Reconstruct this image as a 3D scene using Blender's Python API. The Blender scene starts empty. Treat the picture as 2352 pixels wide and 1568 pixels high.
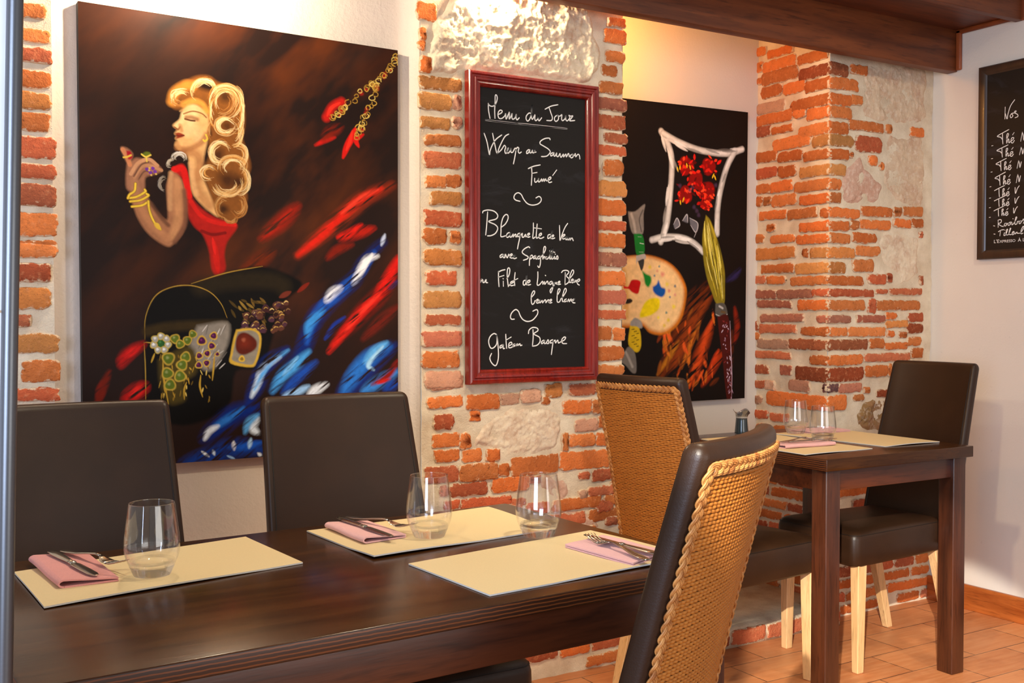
import bpy, bmesh, math, random
import numpy as np
from mathutils import Vector, Matrix, noise

# ------------------------------------------------------------------ camera, world, light, exposure
SC = bpy.context.scene
COL = SC.collection
SC.view_settings.view_transform = 'Standard'
SC.view_settings.look = 'None'
SC.view_settings.gamma = 1.0
SC.view_settings.use_curve_mapping = False
SC.view_settings.exposure = 0.0

cam_data = bpy.data.cameras.new('camera')
cam_data.sensor_width = 36.0
cam_data.lens = 36.0 * 2450.0 / 2352.0
cam_data.clip_start = 0.05
cam = bpy.data.objects.new('camera', cam_data)
COL.objects.link(cam)
cam.location = (0.0, 0.0, 1.18)
cam.rotation_euler = (math.radians(90.0 - 1.45), 0.0, math.radians(59.0 - 90.0))
SC.camera = cam

world = bpy.data.worlds.new('daylight')
SC.world = world
world.use_nodes = True
bg = world.node_tree.nodes['Background']
bg.inputs[0].default_value = (1.0, 0.97, 0.94, 1)
bg.inputs[1].default_value = 0.36

def aim(o, target):
    o.rotation_euler = (Vector(target) - o.location).to_track_quat('-Z', 'Y').to_euler()
def area(name, loc, target, sx, sy, power, colour):
    l = bpy.data.lights.new(name, 'AREA'); l.shape = 'RECTANGLE'; l.size = sx; l.size_y = sy
    l.energy = power; l.color = colour
    o = bpy.data.objects.new(name, l); COL.objects.link(o); o.location = loc; aim(o, target); return o
def spot(name, loc, target, power, colour, angle=120, radius=0.02, blend=0.6):
    l = bpy.data.lights.new(name, 'SPOT'); l.energy = power; l.color = colour; l.spot_size = math.radians(angle)
    l.spot_blend = blend; l.shadow_soft_size = radius
    o = bpy.data.objects.new(name, l); COL.objects.link(o); o.location = loc; aim(o, target); return o
def point(name, loc, power, colour, radius=0.02):
    l = bpy.data.lights.new(name, 'POINT'); l.energy = power; l.color = colour; l.shadow_soft_size = radius
    o = bpy.data.objects.new(name, l); COL.objects.link(o); o.location = loc; return o
area('window_daylight', (-1.8, -0.8, 1.5), (1.6, 2.6, 0.7), 1.6, 1.6, 125, (0.62, 0.75, 1.0))
area('shopfront_daylight', (1.9, -2.6, 1.15), (2.0, 2.6, 0.8), 2.4, 1.5, 38, (1.0, 0.97, 0.93))
spot('sun_through_window', (-2.2, -1.8, 3.3), (2.95, 2.34, 0.0), 3000, (1.0, 0.92, 0.78), 8.6, 0.03, 0.15)
point('lamp_above_chalkboard', (1.66, 2.838, 2.205), 15.0, (1.0, 0.80, 0.50))
point('lamp_above_painting', (0.72, 2.73, 2.13), 26.0, (1.0, 0.84, 0.60))
point('lamp_in_alcove', (2.32, 2.95, 2.22), 12.0, (1.0, 0.42, 0.08))
spot('ceiling_spot', (1.35, 1.25, 2.7), (1.2, 1.7, 0.75), 95, (1.0, 0.86, 0.62), 95, 0.05, 0.9)
spot('ceiling_spot', (-0.25, 0.85, 2.65), (1.85, 2.6, 1.0), 150, (1.0, 0.78, 0.46), 46, 0.05, 0.7)
spot('ceiling_spot', (2.7, 1.2, 2.7), (2.9, 2.6, 0.9), 50, (1.0, 0.84, 0.62), 100, 0.05, 0.9)

# ------------------------------------------------------------------ helpers
def lin(c):
    c = c / 255.0
    return c / 12.92 if c <= 0.04045 else ((c + 0.055) / 1.055) ** 2.4
def rgb(r, g, b): return (lin(r), lin(g), lin(b), 1.0)
def hexlin(h): return np.array([lin(int(h[i:i + 2], 16)) for i in (0, 2, 4)])

class MB:
    """collects vertices and faces, then links ONE mesh object"""
    def __init__(s): s.v = []; s.f = []; s.m = []; s.c = None
    def add(s, vs, fs, mi=0, col=None):
        b = len(s.v); s.v.extend(vs); s.f.extend([tuple(i + b for i in f) for f in fs]); s.m.extend([mi] * len(fs))
        if col is not None:
            if s.c is None: s.c = []
            s.c.extend([col] * (len(s.v) - len(s.c)))
        return b
    def box(s, x0, x1, y0, y1, z0, z1, mi=0):
        vs = [(x, y, z) for z in (z0, z1) for y in (y0, y1) for x in (x0, x1)]
        s.add(vs, [(0, 2, 3, 1), (4, 5, 7, 6), (0, 1, 5, 4), (2, 6, 7, 3), (0, 4, 6, 2), (1, 3, 7, 5)], mi)
    def rings(s, rings, closed=True, cap0=False, cap1=False, mi=0):
        n = len(rings[0]); vs = [p for r in rings for p in r]; fs = []
        m = n if closed else n - 1
        for i in range(len(rings) - 1):
            for j in range(m):
                a, b = i * n + j, i * n + (j + 1) % n
                fs.append((a, b, b + n, a + n))
        if cap0: fs.append(tuple(range(n - 1, -1, -1)))
        if cap1: fs.append(tuple(range((len(rings) - 1) * n, len(rings) * n)))
        s.add(vs, fs, mi)
    def tube(s, pts, rad, n=8, mi=0, squash=None):
        P = [Vector(p) for p in pts]; rings = []
        R = rad if isinstance(rad, (list, tuple)) else [rad] * len(P)
        up = None
        for i, p in enumerate(P):
            t = (P[min(i + 1, len(P) - 1)] - P[max(i - 1, 0)]).normalized()
            if up is None:
                up = Vector((0, 0, 1)) if abs(t.z) < 0.9 else Vector((1, 0, 0))
            a = t.cross(up)
            if a.length < 1e-6: a = t.orthogonal()
            a.normalize(); b = a.cross(t).normalized(); up = b
            rings.append([tuple(p + (a * math.cos(k * 2 * math.pi / n) + b * math.sin(k * 2 * math.pi / n)) * R[i]) for k in range(n)])
        s.rings(rings, True, True, True, mi)
    def build(s, name, mats, parent=None, smooth=True, bevel=0, angle=40, recalc=True):
        me = bpy.data.meshes.new(name); me.from_pydata([tuple(v) for v in s.v], [], s.f)
        for m in (mats if isinstance(mats, (list, tuple)) else [mats]): me.materials.append(m)
        me.polygons.foreach_set('material_index', s.m)
        if s.c is not None:
            a = me.color_attributes.new('Col', 'FLOAT_COLOR', 'POINT')
            a.data.foreach_set('color', np.array(s.c, dtype=np.float32).ravel())
        if recalc or bevel:
            bm = bmesh.new(); bm.from_mesh(me)
            if recalc: bmesh.ops.recalc_face_normals(bm, faces=bm.faces)
            if bevel:
                es = [e for e in bm.edges if len(e.link_faces) == 2 and e.calc_face_angle(0) > 0.6]
                bmesh.ops.bevel(bm, geom=es, offset=bevel, segments=3, profile=0.5, affect='EDGES')
            bm.to_mesh(me); bm.free()
        if smooth:
            me.polygons.foreach_set('use_smooth', [True] * len(me.polygons))
            if angle: me.set_sharp_from_angle(angle=math.radians(angle))
        o = bpy.data.objects.new(name, me); COL.objects.link(o)
        if parent is not None: o.parent = parent
        return o
def empty(name, loc, rz=0.0):
    o = bpy.data.objects.new(name, None); COL.objects.link(o); o.location = loc; o.rotation_euler = (0, 0, rz)
    o.empty_display_size = 0.1; return o
def tag(o, label, cat, group=None):
    o['label'] = label; o['category'] = cat
    if group: o['group'] = group
    return o
def structure(o, label=None, cat=None):
    o['kind'] = 'structure'
    if label: o['label'] = label
    if cat: o['category'] = cat
    return o
def copy_tree(o, parent=None):
    c = o.copy(); COL.objects.link(c)
    if parent is not None: c.parent = parent
    for ch in list(o.children): copy_tree(ch, c)
    return c
def catmull(P, n=6):
    P = [np.array(p, float) for p in P]
    if len(P) < 3: return P
    Q = [2 * P[0] - P[1]] + P + [2 * P[-1] - P[-2]]; R = []
    for i in range(1, len(Q) - 2):
        a, b, c, d = Q[i - 1:i + 3]
        for k in range(n):
            t = k / n
            R.append(0.5 * (2 * b + (c - a) * t + (2 * a - 5 * b + 4 * c - d) * t * t + (3 * b - a - 3 * c + d) * t ** 3))
    R.append(P[-1]); return R

# ------------------------------------------------------------------ materials
class NT:
    def __init__(s, name):
        s.m = bpy.data.materials.new(name); s.m.use_nodes = True; s.t = s.m.node_tree; s.n = s.t.nodes; s.p = s.n['Principled BSDF']
        s.out = s.n['Material Output']
    def node(s, typ, **kw):
        n = s.n.new(typ)
        for k, v in kw.items():
            if k.startswith('i_'):
                key = k[2:]; n.inputs[int(key) if key.isdigit() else key.replace('_', ' ')].default_value = v
            else: setattr(n, k, v)
        return n
    def link(s, a, b): s.t.links.new(a, b)
    def coords(s, scale=(1, 1, 1), rot=(0, 0, 0), kind='Object'):
        tc = s.node('ShaderNodeTexCoord'); mp = s.node('ShaderNodeMapping')
        mp.inputs['Scale'].default_value = scale; mp.inputs['Rotation'].default_value = rot
        s.link(tc.outputs[kind], mp.inputs['Vector']); return mp.outputs[0]
    def noise(s, vec, scale, detail=4, rough=0.55, dist=0.0):
        n = s.node('ShaderNodeTexNoise'); n.inputs['Scale'].default_value = scale; n.inputs['Detail'].default_value = detail
        n.inputs['Roughness'].default_value = rough; n.inputs['Distortion'].default_value = dist
        s.link(vec, n.inputs['Vector']); return n.outputs['Fac']
    def ramp(s, fac, stops):
        r = s.node('ShaderNodeValToRGB'); e = r.color_ramp.elements
        while len(e) < len(stops): e.new(0.5)
        for i, (p, c) in enumerate(stops): e[i].position = p; e[i].color = c if len(c) == 4 else (*c, 1)
        s.link(fac, r.inputs[0]); return r.outputs[0]
    def mix(s, a, b, fac, mode='MIX'):
        m = s.node('ShaderNodeMix', data_type='RGBA', blend_type=mode)
        for v, k in ((fac, 0), (a, 6), (b, 7)):
            if hasattr(v, 'links'): s.link(v, m.inputs[k])
            else: m.inputs[k].default_value = v
        return m.outputs[2]
    def bump(s, h, strength=0.3, dist=0.002, normal=None):
        b = s.node('ShaderNodeBump'); b.inputs['Strength'].default_value = strength; b.inputs['Distance'].default_value = dist
        s.link(h, b.inputs['Height'])
        if normal is not None: s.link(normal, b.inputs['Normal'])
        s.link(b.outputs[0], s.p.inputs['Normal']); return b.outputs[0]
    def set(s, **kw):
        for k, v in kw.items():
            i = s.p.inputs[k.replace('_', ' ')]
            if hasattr(v, 'links'): s.link(v, i)
            else: i.default_value = v
        return s
g4 = lambda v: (v, v, v, 1)

def m_plaster(name, col, bump=0.5, scale=90):
    t = NT(name); v = t.coords()
    big = t.noise(v, 1.6, 3); c = t.mix(col, tuple(x * 0.90 for x in col[:3]) + (1,), t.ramp(big, [(0.35, g4(0)), (0.75, g4(1))]))
    speck = t.ramp(t.noise(v, 55, 2), [(0.70, g4(0)), (0.78, g4(1))])
    c = t.mix(c, tuple(x * 0.7 for x in col[:3]) + (1,), t.mix(g4(0), speck, 0.25))
    t.set(Base_Color=c, Roughness=0.85, Specular_IOR_Level=0.25)
    h = t.mix(t.noise(v, scale, 4, 0.6), t.noise(v, scale * 0.28, 3), 0.4)
    t.bump(h, bump, 0.006); return t.m
M_PLASTER = m_plaster('white_plaster', rgb(226, 210, 196), 0.55)
M_PLASTER_SMOOTH = m_plaster('smooth_white_plaster', rgb(224, 216, 207), 0.22, 120)

def m_brick():
    t = NT('old_brick'); v = t.coords()
    a = t.node('ShaderNodeVertexColor', layer_name='Col')
    n1 = t.noise(v, 30, 6, 0.65); n2 = t.noise(v, 150, 3, 0.6); n3 = t.noise(v, 70, 5, 0.65)
    c = t.mix(a.outputs['Color'], g4(0.4), t.ramp(n1, [(0.34, g4(0.28)), (0.60, g4(0.0))]), 'MULTIPLY')
    c = t.mix(c, rgb(222, 150, 104), t.ramp(n3, [(0.54, g4(0)), (0.72, g4(0.45))]))
    c = t.mix(c, rgb(86, 46, 30), t.ramp(t.noise(v, 95, 4, 0.7), [(0.60, g4(0)), (0.70, g4(0.6))]))
    e = t.node('ShaderNodeMath', operation='MULTIPLY_ADD'); t.link(a.outputs['Alpha'], e.inputs[0]); e.inputs[1].default_value = 0.36; t.link(n3, e.inputs[2])
    c = t.mix(c, rgb(224, 200, 168), t.ramp(e.outputs[0], [(0.74, g4(0)), (0.84, g4(0.9))]))
    t.set(Base_Color=c, Roughness=0.9, Specular_IOR_Level=0.15)
    t.bump(t.mix(t.mix(n1, n3, 0.5), n2, 0.35), 0.9, 0.010); return t.m
def m_mortar():
    t = NT('lime_mortar'); v = t.coords()
    n1 = t.noise(v, 12, 4); n2 = t.noise(v, 220, 3, 0.65)
    c = t.mix(rgb(234, 218, 192), rgb(208, 186, 158), t.ramp(n1, [(0.35, g4(0)), (0.7, g4(1))]))
    c = t.mix(c, rgb(110, 88, 70), t.ramp(n2, [(0.68, g4(0)), (0.74, g4(0.8))]))
    t.set(Base_Color=c, Roughness=0.95, Specular_IOR_Level=0.15)
    t.bump(t.mix(t.noise(v, 45, 5, 0.65), n2, 0.4), 0.8, 0.008); return t.m
def m_stone():
    t = NT('rough_limestone'); v = t.coords()
    a = t.node('ShaderNodeVertexColor', layer_name='Col')
    n1 = t.noise(v, 20, 6, 0.65); n2 = t.noise(v, 75, 5, 0.6)
    c = t.mix(a.outputs['Color'], rgb(180, 128, 100), t.ramp(n1, [(0.45, g4(0)), (0.68, g4(0.55))]))
    c = t.mix(c, rgb(240, 228, 208), t.ramp(n2, [(0.5, g4(0)), (0.7, g4(0.4))]))
    t.set(Base_Color=c, Roughness=0.92, Specular_IOR_Level=0.2)
    t.bump(t.mix(n1, n2, 0.45), 0.6, 0.010); return t.m
M_BRICK = m_brick(); M_MORTAR = m_mortar(); M_STONE = m_stone()

def m_wood(name, dark, light, axis='x', rough=0.4, scale=1.0, coat=0.0, stripes=False, bump=0.12, spec=0.5):
    t = NT(name)
    k = {'x': (1.2, 14, 14), 'y': (14, 1.2, 14), 'z': (14, 14, 1.2)}[axis]
    v = t.coords(tuple(q * scale for q in k))
    n1 = t.noise(v, 2.2, 5, 0.6, 0.6); n2 = t.noise(v, 14, 3, 0.6)
    f = t.ramp(n1, [(0.3, g4(0)), (0.72, g4(1))])
    c = t.mix(dark, light, f)
    c = t.mix(c, tuple(x * 0.55 for x in dark[:3]) + (1,), t.ramp(n2, [(0.52, g4(0)), (0.70, g4(0.6))]))
    h = n2
    if stripes:
        w = t.node('ShaderNodeTexWave', wave_type='BANDS', bands_direction='Z'); w.inputs['Scale'].default_value = 52; w.inputs['Distortion'].default_value = 1.2; w.inputs['Detail'].default_value = 2
        t.link(t.coords(), w.inputs['Vector'])
        c = t.mix(c, rgb(118, 62, 26), t.ramp(w.outputs['Fac'], [(0.62, g4(0)), (0.9, g4(0.85))]))
    t.set(Base_Color=c, Roughness=rough, Coat_Weight=coat, Coat_Roughness=0.12, Specular_IOR_Level=spec)
    t.bump(h, bump, 0.002); return t.m
M_BEAM = m_wood('stained_pine_beam', rgb(82, 36, 12), rgb(128, 66, 28), 'x', 0.5, 0.6)
M_BEAM_Z = m_wood('stained_pine_trim', rgb(110, 48, 18), rgb(158, 80, 38), 'z', 0.45)
M_BEAM_Y = m_wood('stained_pine_trim_across', rgb(104, 46, 18), rgb(158, 80, 36), 'y', 0.45)
M_SKIRT = m_wood('varnished_skirting', rgb(140, 66, 22), rgb(190, 106, 48), 'y', 0.4, 0.8)
M_TABLE = m_wood('dark_stained_table_top', rgb(50, 25, 8), rgb(80, 45, 15), 'x', 0.22, 0.9, 0.08, False, 0.06, 0.28)
M_TABLE_EDGE = m_wood('dark_stained_plywood_edge', rgb(44, 22, 12), rgb(64, 34, 16), 'x', 0.4, 1.0, 0.1, True)
M_APRON = m_wood('dark_stained_apron', rgb(46, 20, 10), rgb(92, 44, 20), 'x', 0.36, 0.55, 0.15)
M_TLEG = m_wood('dark_stained_leg', rgb(48, 22, 12), rgb(84, 42, 22), 'z', 0.36, 0.7, 0.2)
M_BEECH = m_wood('pale_beech', rgb(214, 168, 112), rgb(232, 192, 140), 'z', 0.5, 0.8, 0, False, 0.05)

def m_floor():
    t = NT('terracotta_tiles')
    tc = t.node('ShaderNodeTexCoord'); mp = t.node('ShaderNodeMapping'); mp.inputs['Location'].default_value = (-2.78 + 0.325 * 20, -2.319 + 0.172 * 30, 0)
    t.link(tc.outputs['Object'], mp.inputs['Vector'])
    b = t.node('ShaderNodeTexBrick'); b.offset = 0.5; b.squash = 1.0
    for k, v_ in (('Scale', 1.0), ('Mortar Size', 0.0022), ('Mortar Smooth', 0.1), ('Bias', 0.0), ('Brick Width', 0.325), ('Row Height', 0.172)): b.inputs[k].default_value = v_
    b.inputs['Color1'].default_value = rgb(206, 134, 84); b.inputs['Color2'].default_value = rgb(184, 112, 66); b.inputs['Mortar'].default_value = rgb(74, 50, 36)
    t.link(mp.outputs[0], b.inputs['Vector'])
    v = t.coords((3, 26, 10)); n = t.noise(v, 2.0, 5, 0.6); v2 = t.coords()
    c = t.mix(b.outputs['Color'], rgb(216, 152, 104), t.ramp(n, [(0.4, g4(0)), (0.7, g4(0.5))]))
    c = t.mix(c, rgb(150, 84, 48), t.ramp(t.noise(v2, 7, 4), [(0.5, g4(0)), (0.75, g4(0.5))]))
    t.set(Base_Color=c, Roughness=0.45, Specular_IOR_Level=0.4)
    inv = t.node('ShaderNodeMath', operation='SUBTRACT'); inv.inputs[0].default_value = 1.0; t.link(b.outputs['Fac'], inv.inputs[1])
    b1 = t.bump(n, 0.15, 0.003); t.bump(inv.outputs[0], 0.5, 0.004, b1); return t.m
M_FLOOR = m_floor()

def m_leather(name, col, rough=0.38):
    t = NT(name); v = t.coords()
    vo = t.node('ShaderNodeTexVoronoi', feature='DISTANCE_TO_EDGE'); vo.inputs['Scale'].default_value = 260; t.link(v, vo.inputs['Vector'])
    n = t.noise(v, 9, 3)
    c = t.mix(col, tuple(x * 1.5 for x in col[:3]) + (1,), t.ramp(n, [(0.4, g4(0)), (0.8, g4(0.7))]))
    t.set(Base_Color=c, Roughness=rough, Specular_IOR_Level=0.33)
    h = t.mix(vo.outputs['Distance'], t.noise(t.coords((60, 60, 240)), 1.0, 3), 0.5)
    t.bump(h, 0.22, 0.0012); return t.m
M_LEATHER = m_leather('dark_brown_leather', rgb(45, 27, 15), 0.38)
M_SEAM = m_leather('leather_piping', rgb(28, 20, 15), 0.5)

def m_wicker():
    t = NT('woven_cane'); v = t.coords()
    n = t.noise(v, 30, 3); n2 = t.noise(t.coords((1, 1, 40)), 8, 2)
    c = t.mix(rgb(150, 86, 28), rgb(204, 130, 50), t.mix(n, n2, 0.5))
    t.set(Base_Color=c, Roughness=0.5, Specular_IOR_Level=0.4); t.bump(n, 0.2, 0.001); return t.m
def m_braid():
    t = NT('plaited_cane'); v = t.coords()
    c = t.mix(rgb(150, 88, 38), rgb(212, 152, 84), t.ramp(t.noise(v, 60, 3), [(0.3, g4(0)), (0.7, g4(1))]))
    t.set(Base_Color=c, Roughness=0.45); t.bump(t.noise(v, 300, 2), 0.15, 0.001); return t.m
M_WICKER = m_wicker(); M_BRAID = m_braid()
def plain(name, col, rough=0.5, metal=0.0, bumps=None, spec=0.5, coat=0.0):
    t = NT(name); v = t.coords()
    n = t.noise(v, bumps[0] if bumps else 20, 3)
    c = t.mix(col, tuple(x * 0.86 for x in col[:3]) + (1,), n)
    t.set(Base_Color=c, Roughness=rough, Metallic=metal, Specular_IOR_Level=spec, Coat_Weight=coat)
    if bumps: t.bump(n, bumps[1], bumps[2])
    return t.m
M_WICKER_BACK = plain('cane_backing', rgb(112, 66, 26), 0.8)
M_MAT = plain('tan_leatherette', rgb(233, 209, 160), 0.5, 0, (300, 0.12, 0.001))
M_MAT_EDGE = plain('pale_mat_edge', rgb(226, 218, 206), 0.6)
M_MAT_UNDER = plain('dark_mat_underside', rgb(40, 34, 34), 0.7)
def m_cloth(name, col):
    t = NT(name); v = t.coords((1, 1, 1))
    n = t.noise(t.coords((900, 90, 400)), 1.0, 2); n2 = t.noise(v, 40, 3)
    c = t.mix(col, tuple(x * 0.72 for x in col[:3]) + (1,), t.mix(n, n2, 0.4))
    t.set(Base_Color=c, Roughness=0.9, Specular_IOR_Level=0.1, Sheen_Weight=0.15); t.bump(n, 0.3, 0.001); return t.m
M_NAPKIN = m_cloth('pink_napkin_cloth', rgb(232, 158, 152))
M_NAPKIN_PALE = m_cloth('pale_pink_napkin_cloth', rgb(240, 186, 184))
M_STEEL = plain('polished_steel', rgb(200, 190, 175), 0.16, 1.0)
M_BLACK = plain('black_metal', rgb(14, 13, 14), 0.35, 0.6)
M_POLE = plain('grey_painted_metal', rgb(104, 106, 110), 0.32, 0.75, (400, 0.04, 0.0005))
M_SCREEN = plain('white_screen_panel', rgb(240, 243, 248), 0.55)
M_FRAME_RED = m_wood('mahogany_red_frame', rgb(104, 18, 14), rgb(150, 36, 22), 'z', 0.22, 1.0, 0.5, False, 0.05)
M_FRAME_BROWN = m_wood('dark_brown_frame', rgb(40, 22, 12), rgb(62, 36, 20), 'z', 0.35, 1.0, 0.2, False, 0.05)
def m_slate(name, col):
    t = NT(name); v = t.coords()
    sm = t.ramp(t.noise(t.coords((2, 2, 5)), 3.0, 4, 0.6, 0.8), [(0.56, g4(0)), (0.80, g4(0.55))])
    c = t.mix(col, rgb(74, 76, 84), t.mix(g4(0), sm, 0.5))
    t.set(Base_Color=c, Roughness=0.6, Specular_IOR_Level=0.25); return t.m
M_SLATE = m_slate('chalkboard_slate', rgb(22, 19, 18)); M_SLATE_BROWN = m_slate('brown_black_board', rgb(32, 22, 15))
M_CHALK = plain('white_chalk', rgb(244, 244, 242), 0.9, 0, (600, 0.2, 0.001))
M_CANVAS_EDGE = plain('black_canvas_edge', rgb(20, 16, 15), 0.6)
def m_painting():
    t = NT('oil_paint'); v = t.coords()
    a = t.node('ShaderNodeVertexColor', layer_name='Col')
    n = t.noise(v, 700, 2)
    t.set(Base_Color=a.outputs['Color'], Roughness=0.5, Specular_IOR_Level=0.12); t.bump(t.mix(n, t.noise(v, 120, 3), 0.5), 0.15, 0.001); return t.m
M_PAINT = m_painting()
def m_thin_glass(name, tint=(1, 1, 1, 1), gloss=1.0):
    t = NT(name); n = t.n
    n.remove(t.p)
    tr = t.node('ShaderNodeBsdfTransparent'); tr.inputs[0].default_value = tint
    gl = t.node('ShaderNodeBsdfGlossy'); gl.inputs['Roughness'].default_value = 0.03; gl.inputs[0].default_value = (1, 1, 1, 1)
    lw = t.node('ShaderNodeLayerWeight'); lw.inputs[0].default_value = 0.5
    pw = t.node('ShaderNodeMath', operation='POWER'); pw.inputs[1].default_value = 3.2; t.link(lw.outputs['Facing'], pw.inputs[0])
    mu = t.node('ShaderNodeMath', operation='MULTIPLY_ADD'); mu.inputs[1].default_value = 0.62 * gloss; mu.inputs[2].default_value = 0.06 * gloss; t.link(pw.outputs[0], mu.inputs[0])
    mx = t.node('ShaderNodeMixShader'); t.link(mu.outputs[0], mx.inputs[0]); t.link(tr.outputs[0], mx.inputs[1]); t.link(gl.outputs[0], mx.inputs[2])
    t.link(mx.outputs[0], t.out.inputs[0]); return t.m
def m_glass(name, col=(1, 1, 1, 1), rough=0.0):
    t = NT(name); t.n.remove(t.p)
    g = t.node('ShaderNodeBsdfGlass'); g.inputs[0].default_value = col; g.inputs['Roughness'].default_value = rough; g.inputs['IOR'].default_value = 1.47
    tr = t.node('ShaderNodeBsdfTransparent'); mx = t.node('ShaderNodeMixShader'); mx.inputs[0].default_value = 0.45
    t.link(tr.outputs[0], mx.inputs[1]); t.link(g.outputs[0], mx.inputs[2]); t.link(mx.outputs[0], t.out.inputs[0]); return t.m
M_GLASS = m_thin_glass('clear_glass', (0.99, 0.99, 0.99, 1), 1.0); M_GLASS_BASE = m_glass('clear_glass_base')
M_JUG = plain('slate_blue_glaze', rgb(40, 52, 58), 0.15, 0, None, 0.5, 0.6)
M_JUG_RIM = m_thin_glass('grey_glass_rim', (0.62, 0.64, 0.66, 1), 2.0)
M_SALT = plain('white_salt', rgb(225, 218, 210), 0.9)
FRONT_BRICKS="3155,3250,2097,2144,d 3155,3306,2045,2090,o 3262,3333,1994,2032,o 3155,3267,1984,2028,o 3155,3272,1936,1980,o 3155,3253,1874,1919,o 3258,3453,1898,1936,o 3464,3506,1902,1938,o 3155,3284,1829,1871,y 3294,3444,1818,1878,r 3614,3697,1902,1939,o 3155,3259,1778,1816,o 3371,3418,1767,1806,o 3264,3284,1790,1811,o 3155,3240,1716,1757,y 3434,3460,1753,1782,o 3155,3216,1661,1702,o 3155,3216,1610,1647,o 3266,3357,2114,2149,o 3155,3320,1554,1590,o 3328,3509,1568,1605,o 3518,3565,1575,1609,o 3574,3695,1579,1616,o 3155,3259,1503,1539,o 3268,3316,1512,1545,o 3323,3501,1517,1552,o 3519,3622,1532,1564,o 3627,3696,1536,1569,o 3155,3268,1456,1492,o 3281,3419,1462,1499,o 3675,3697,1493,1518,r 3155,3291,1399,1439,y 3299,3442,1411,1449,o 3155,3243,1339,1381,y 3287,3402,1349,1395,o 3155,3345,1295,1329,o 3373,3476,1301,1337,r 3480,3513,1309,1343,r 3683,3699,1302,1337,r 3155,3404,1250,1278,r 3417,3486,1262,1280,r 3500,3693,1260,1285,r 3155,3355,1196,1235,o 3377,3418,1187,1243,r 3422,3680,1199,1236,o 3155,3276,1148,1175,m 3311,3473,1150,1176,m 3478,3543,1162,1187,o 3613,3702,1150,1185,r 3155,3255,1097,1130,o 3261,3472,1094,1129,o 3478,3609,1128,1155,y 3604,3702,1105,1143,d 3488,3530,1090,1114,o 3558,3605,1086,1110,o 3155,3370,1043,1082,d 3384,3470,1046,1083,o 3473,3610,1040,1067,o 3605,3691,1054,1086,o 3155,3344,984,1022,o 3358,3625,994,1025,r 3634,3702,1003,1041,o 3155,3349,920,974,d 3360,3495,933,977,o 3494,3518,931,981,o 3155,3206,881,911,v 3210,3341,877,911,m 3431,3496,851,879,d 3355,3386,870,892,o 3155,3254,809,866,o 3297,3355,841,866,o 1406,1469,2061,2113,o 1414,1435,2000,2037,o 1410,1431,1970,1996,o 1416,1452,1905,1953,o 1414,1554,1858,1895,y 1410,1519,1796,1845,y 1524,1554,1803,1849,p 1418,1515,1740,1773,y 1519,1554,1746,1780,p 1430,1554,1691,1723,o 1426,1553,1623,1670,r 1430,1502,1563,1597,o 1502,1553,1567,1605,o 1447,1553,1512,1552,y 1430,1553,1447,1493,r 1425,1501,1393,1439,o 1514,1553,1396,1434,o 1425,1553,1330,1377,y 1433,1536,1269,1311,r 1425,1553,1201,1250,y 1429,1553,1148,1178,r 1420,1553,1083,1129,m 1420,1544,1018,1068,o 1429,1553,957,1007,p 2104,2176,2136,2165,o 2094,2181,2082,2127,o 2096,2176,2019,2056,o 2079,2145,1971,2006,o 2072,2166,1914,1951,o 2049,2182,1860,1897,m 2049,2179,1797,1843,r 2095,2186,1752,1783,r 2049,2183,1711,1740,r 2090,2172,1641,1695,o 2049,2075,1641,1665,p 2049,2183,1574,1624,y 2049,2183,1511,1561,o 2050,2183,1461,1491,r 2050,2178,1403,1449,o 2050,2184,1341,1386,m 2050,2179,1278,1324,o 2050,2184,1215,1261,m 2050,2184,1165,1195,r 2050,2122,1095,1140,o 2127,2179,1094,1136,o 2051,2174,1027,1073,o 2051,2175,977,1011,o 2056,2175,923,960,r 1449,1558,953,990,p 1436,1557,897,931,o 1572,1689,886,932,o 1693,1759,897,930,p 1767,1843,900,941,p 1861,1924,912,956,y 1953,2059,914,952,r 1847,1877,889,915,o 1459,1526,831,876,r 1583,1619,850,882,o 1930,2040,856,898,o 2044,2089,852,898,o 1454,1546,777,816,o 1546,1587,766,815,o 1974,2070,796,835,p 2072,2098,803,839,o 1463,1546,730,767,o 1557,1624,724,762,o 1640,1689,720,758,o 1955,2057,748,787,o 2063,2115,743,786,o 1924,1949,736,791,o 1427,1544,668,717,r 1544,1683,665,717,o 1683,1726,672,711,o 1732,1912,667,726,o 1918,2120,671,730,o 1477,1511,626,656,r 1511,1645,620,659,r 1662,1799,620,665,o 1799,1843,638,663,r 2046,2133,626,665,r 1991,2034,636,661,r 1491,1546,584,610,r 1553,1734,579,609,r 1736,1787,572,594,r 2029,2142,577,609,r 1991,2025,573,600,p 2060,2129,523,562,r 2099,2151,474,502,r 2142,2192,523,563,r 2120,2192,585,621,o 300,382,1911,1947,o 299,390,1854,1885,o 299,394,1805,1838,r 298,393,1742,1783,o 297,392,1689,1729,y 297,388,1635,1680,o 296,402,1568,1620,r 296,401,1519,1553,r 295,401,1451,1503,r 294,404,1375,1431,o 294,401,1323,1362,o 293,386,1262,1305,r 293,403,1322,1355,o 293,386,1263,1306,r 292,387,1195,1247,y 292,339,1150,1179,r 291,405,1085,1130,y 319,407,1014,1066,o 290,404,965,996,r 289,403,912,949,r"
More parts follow.
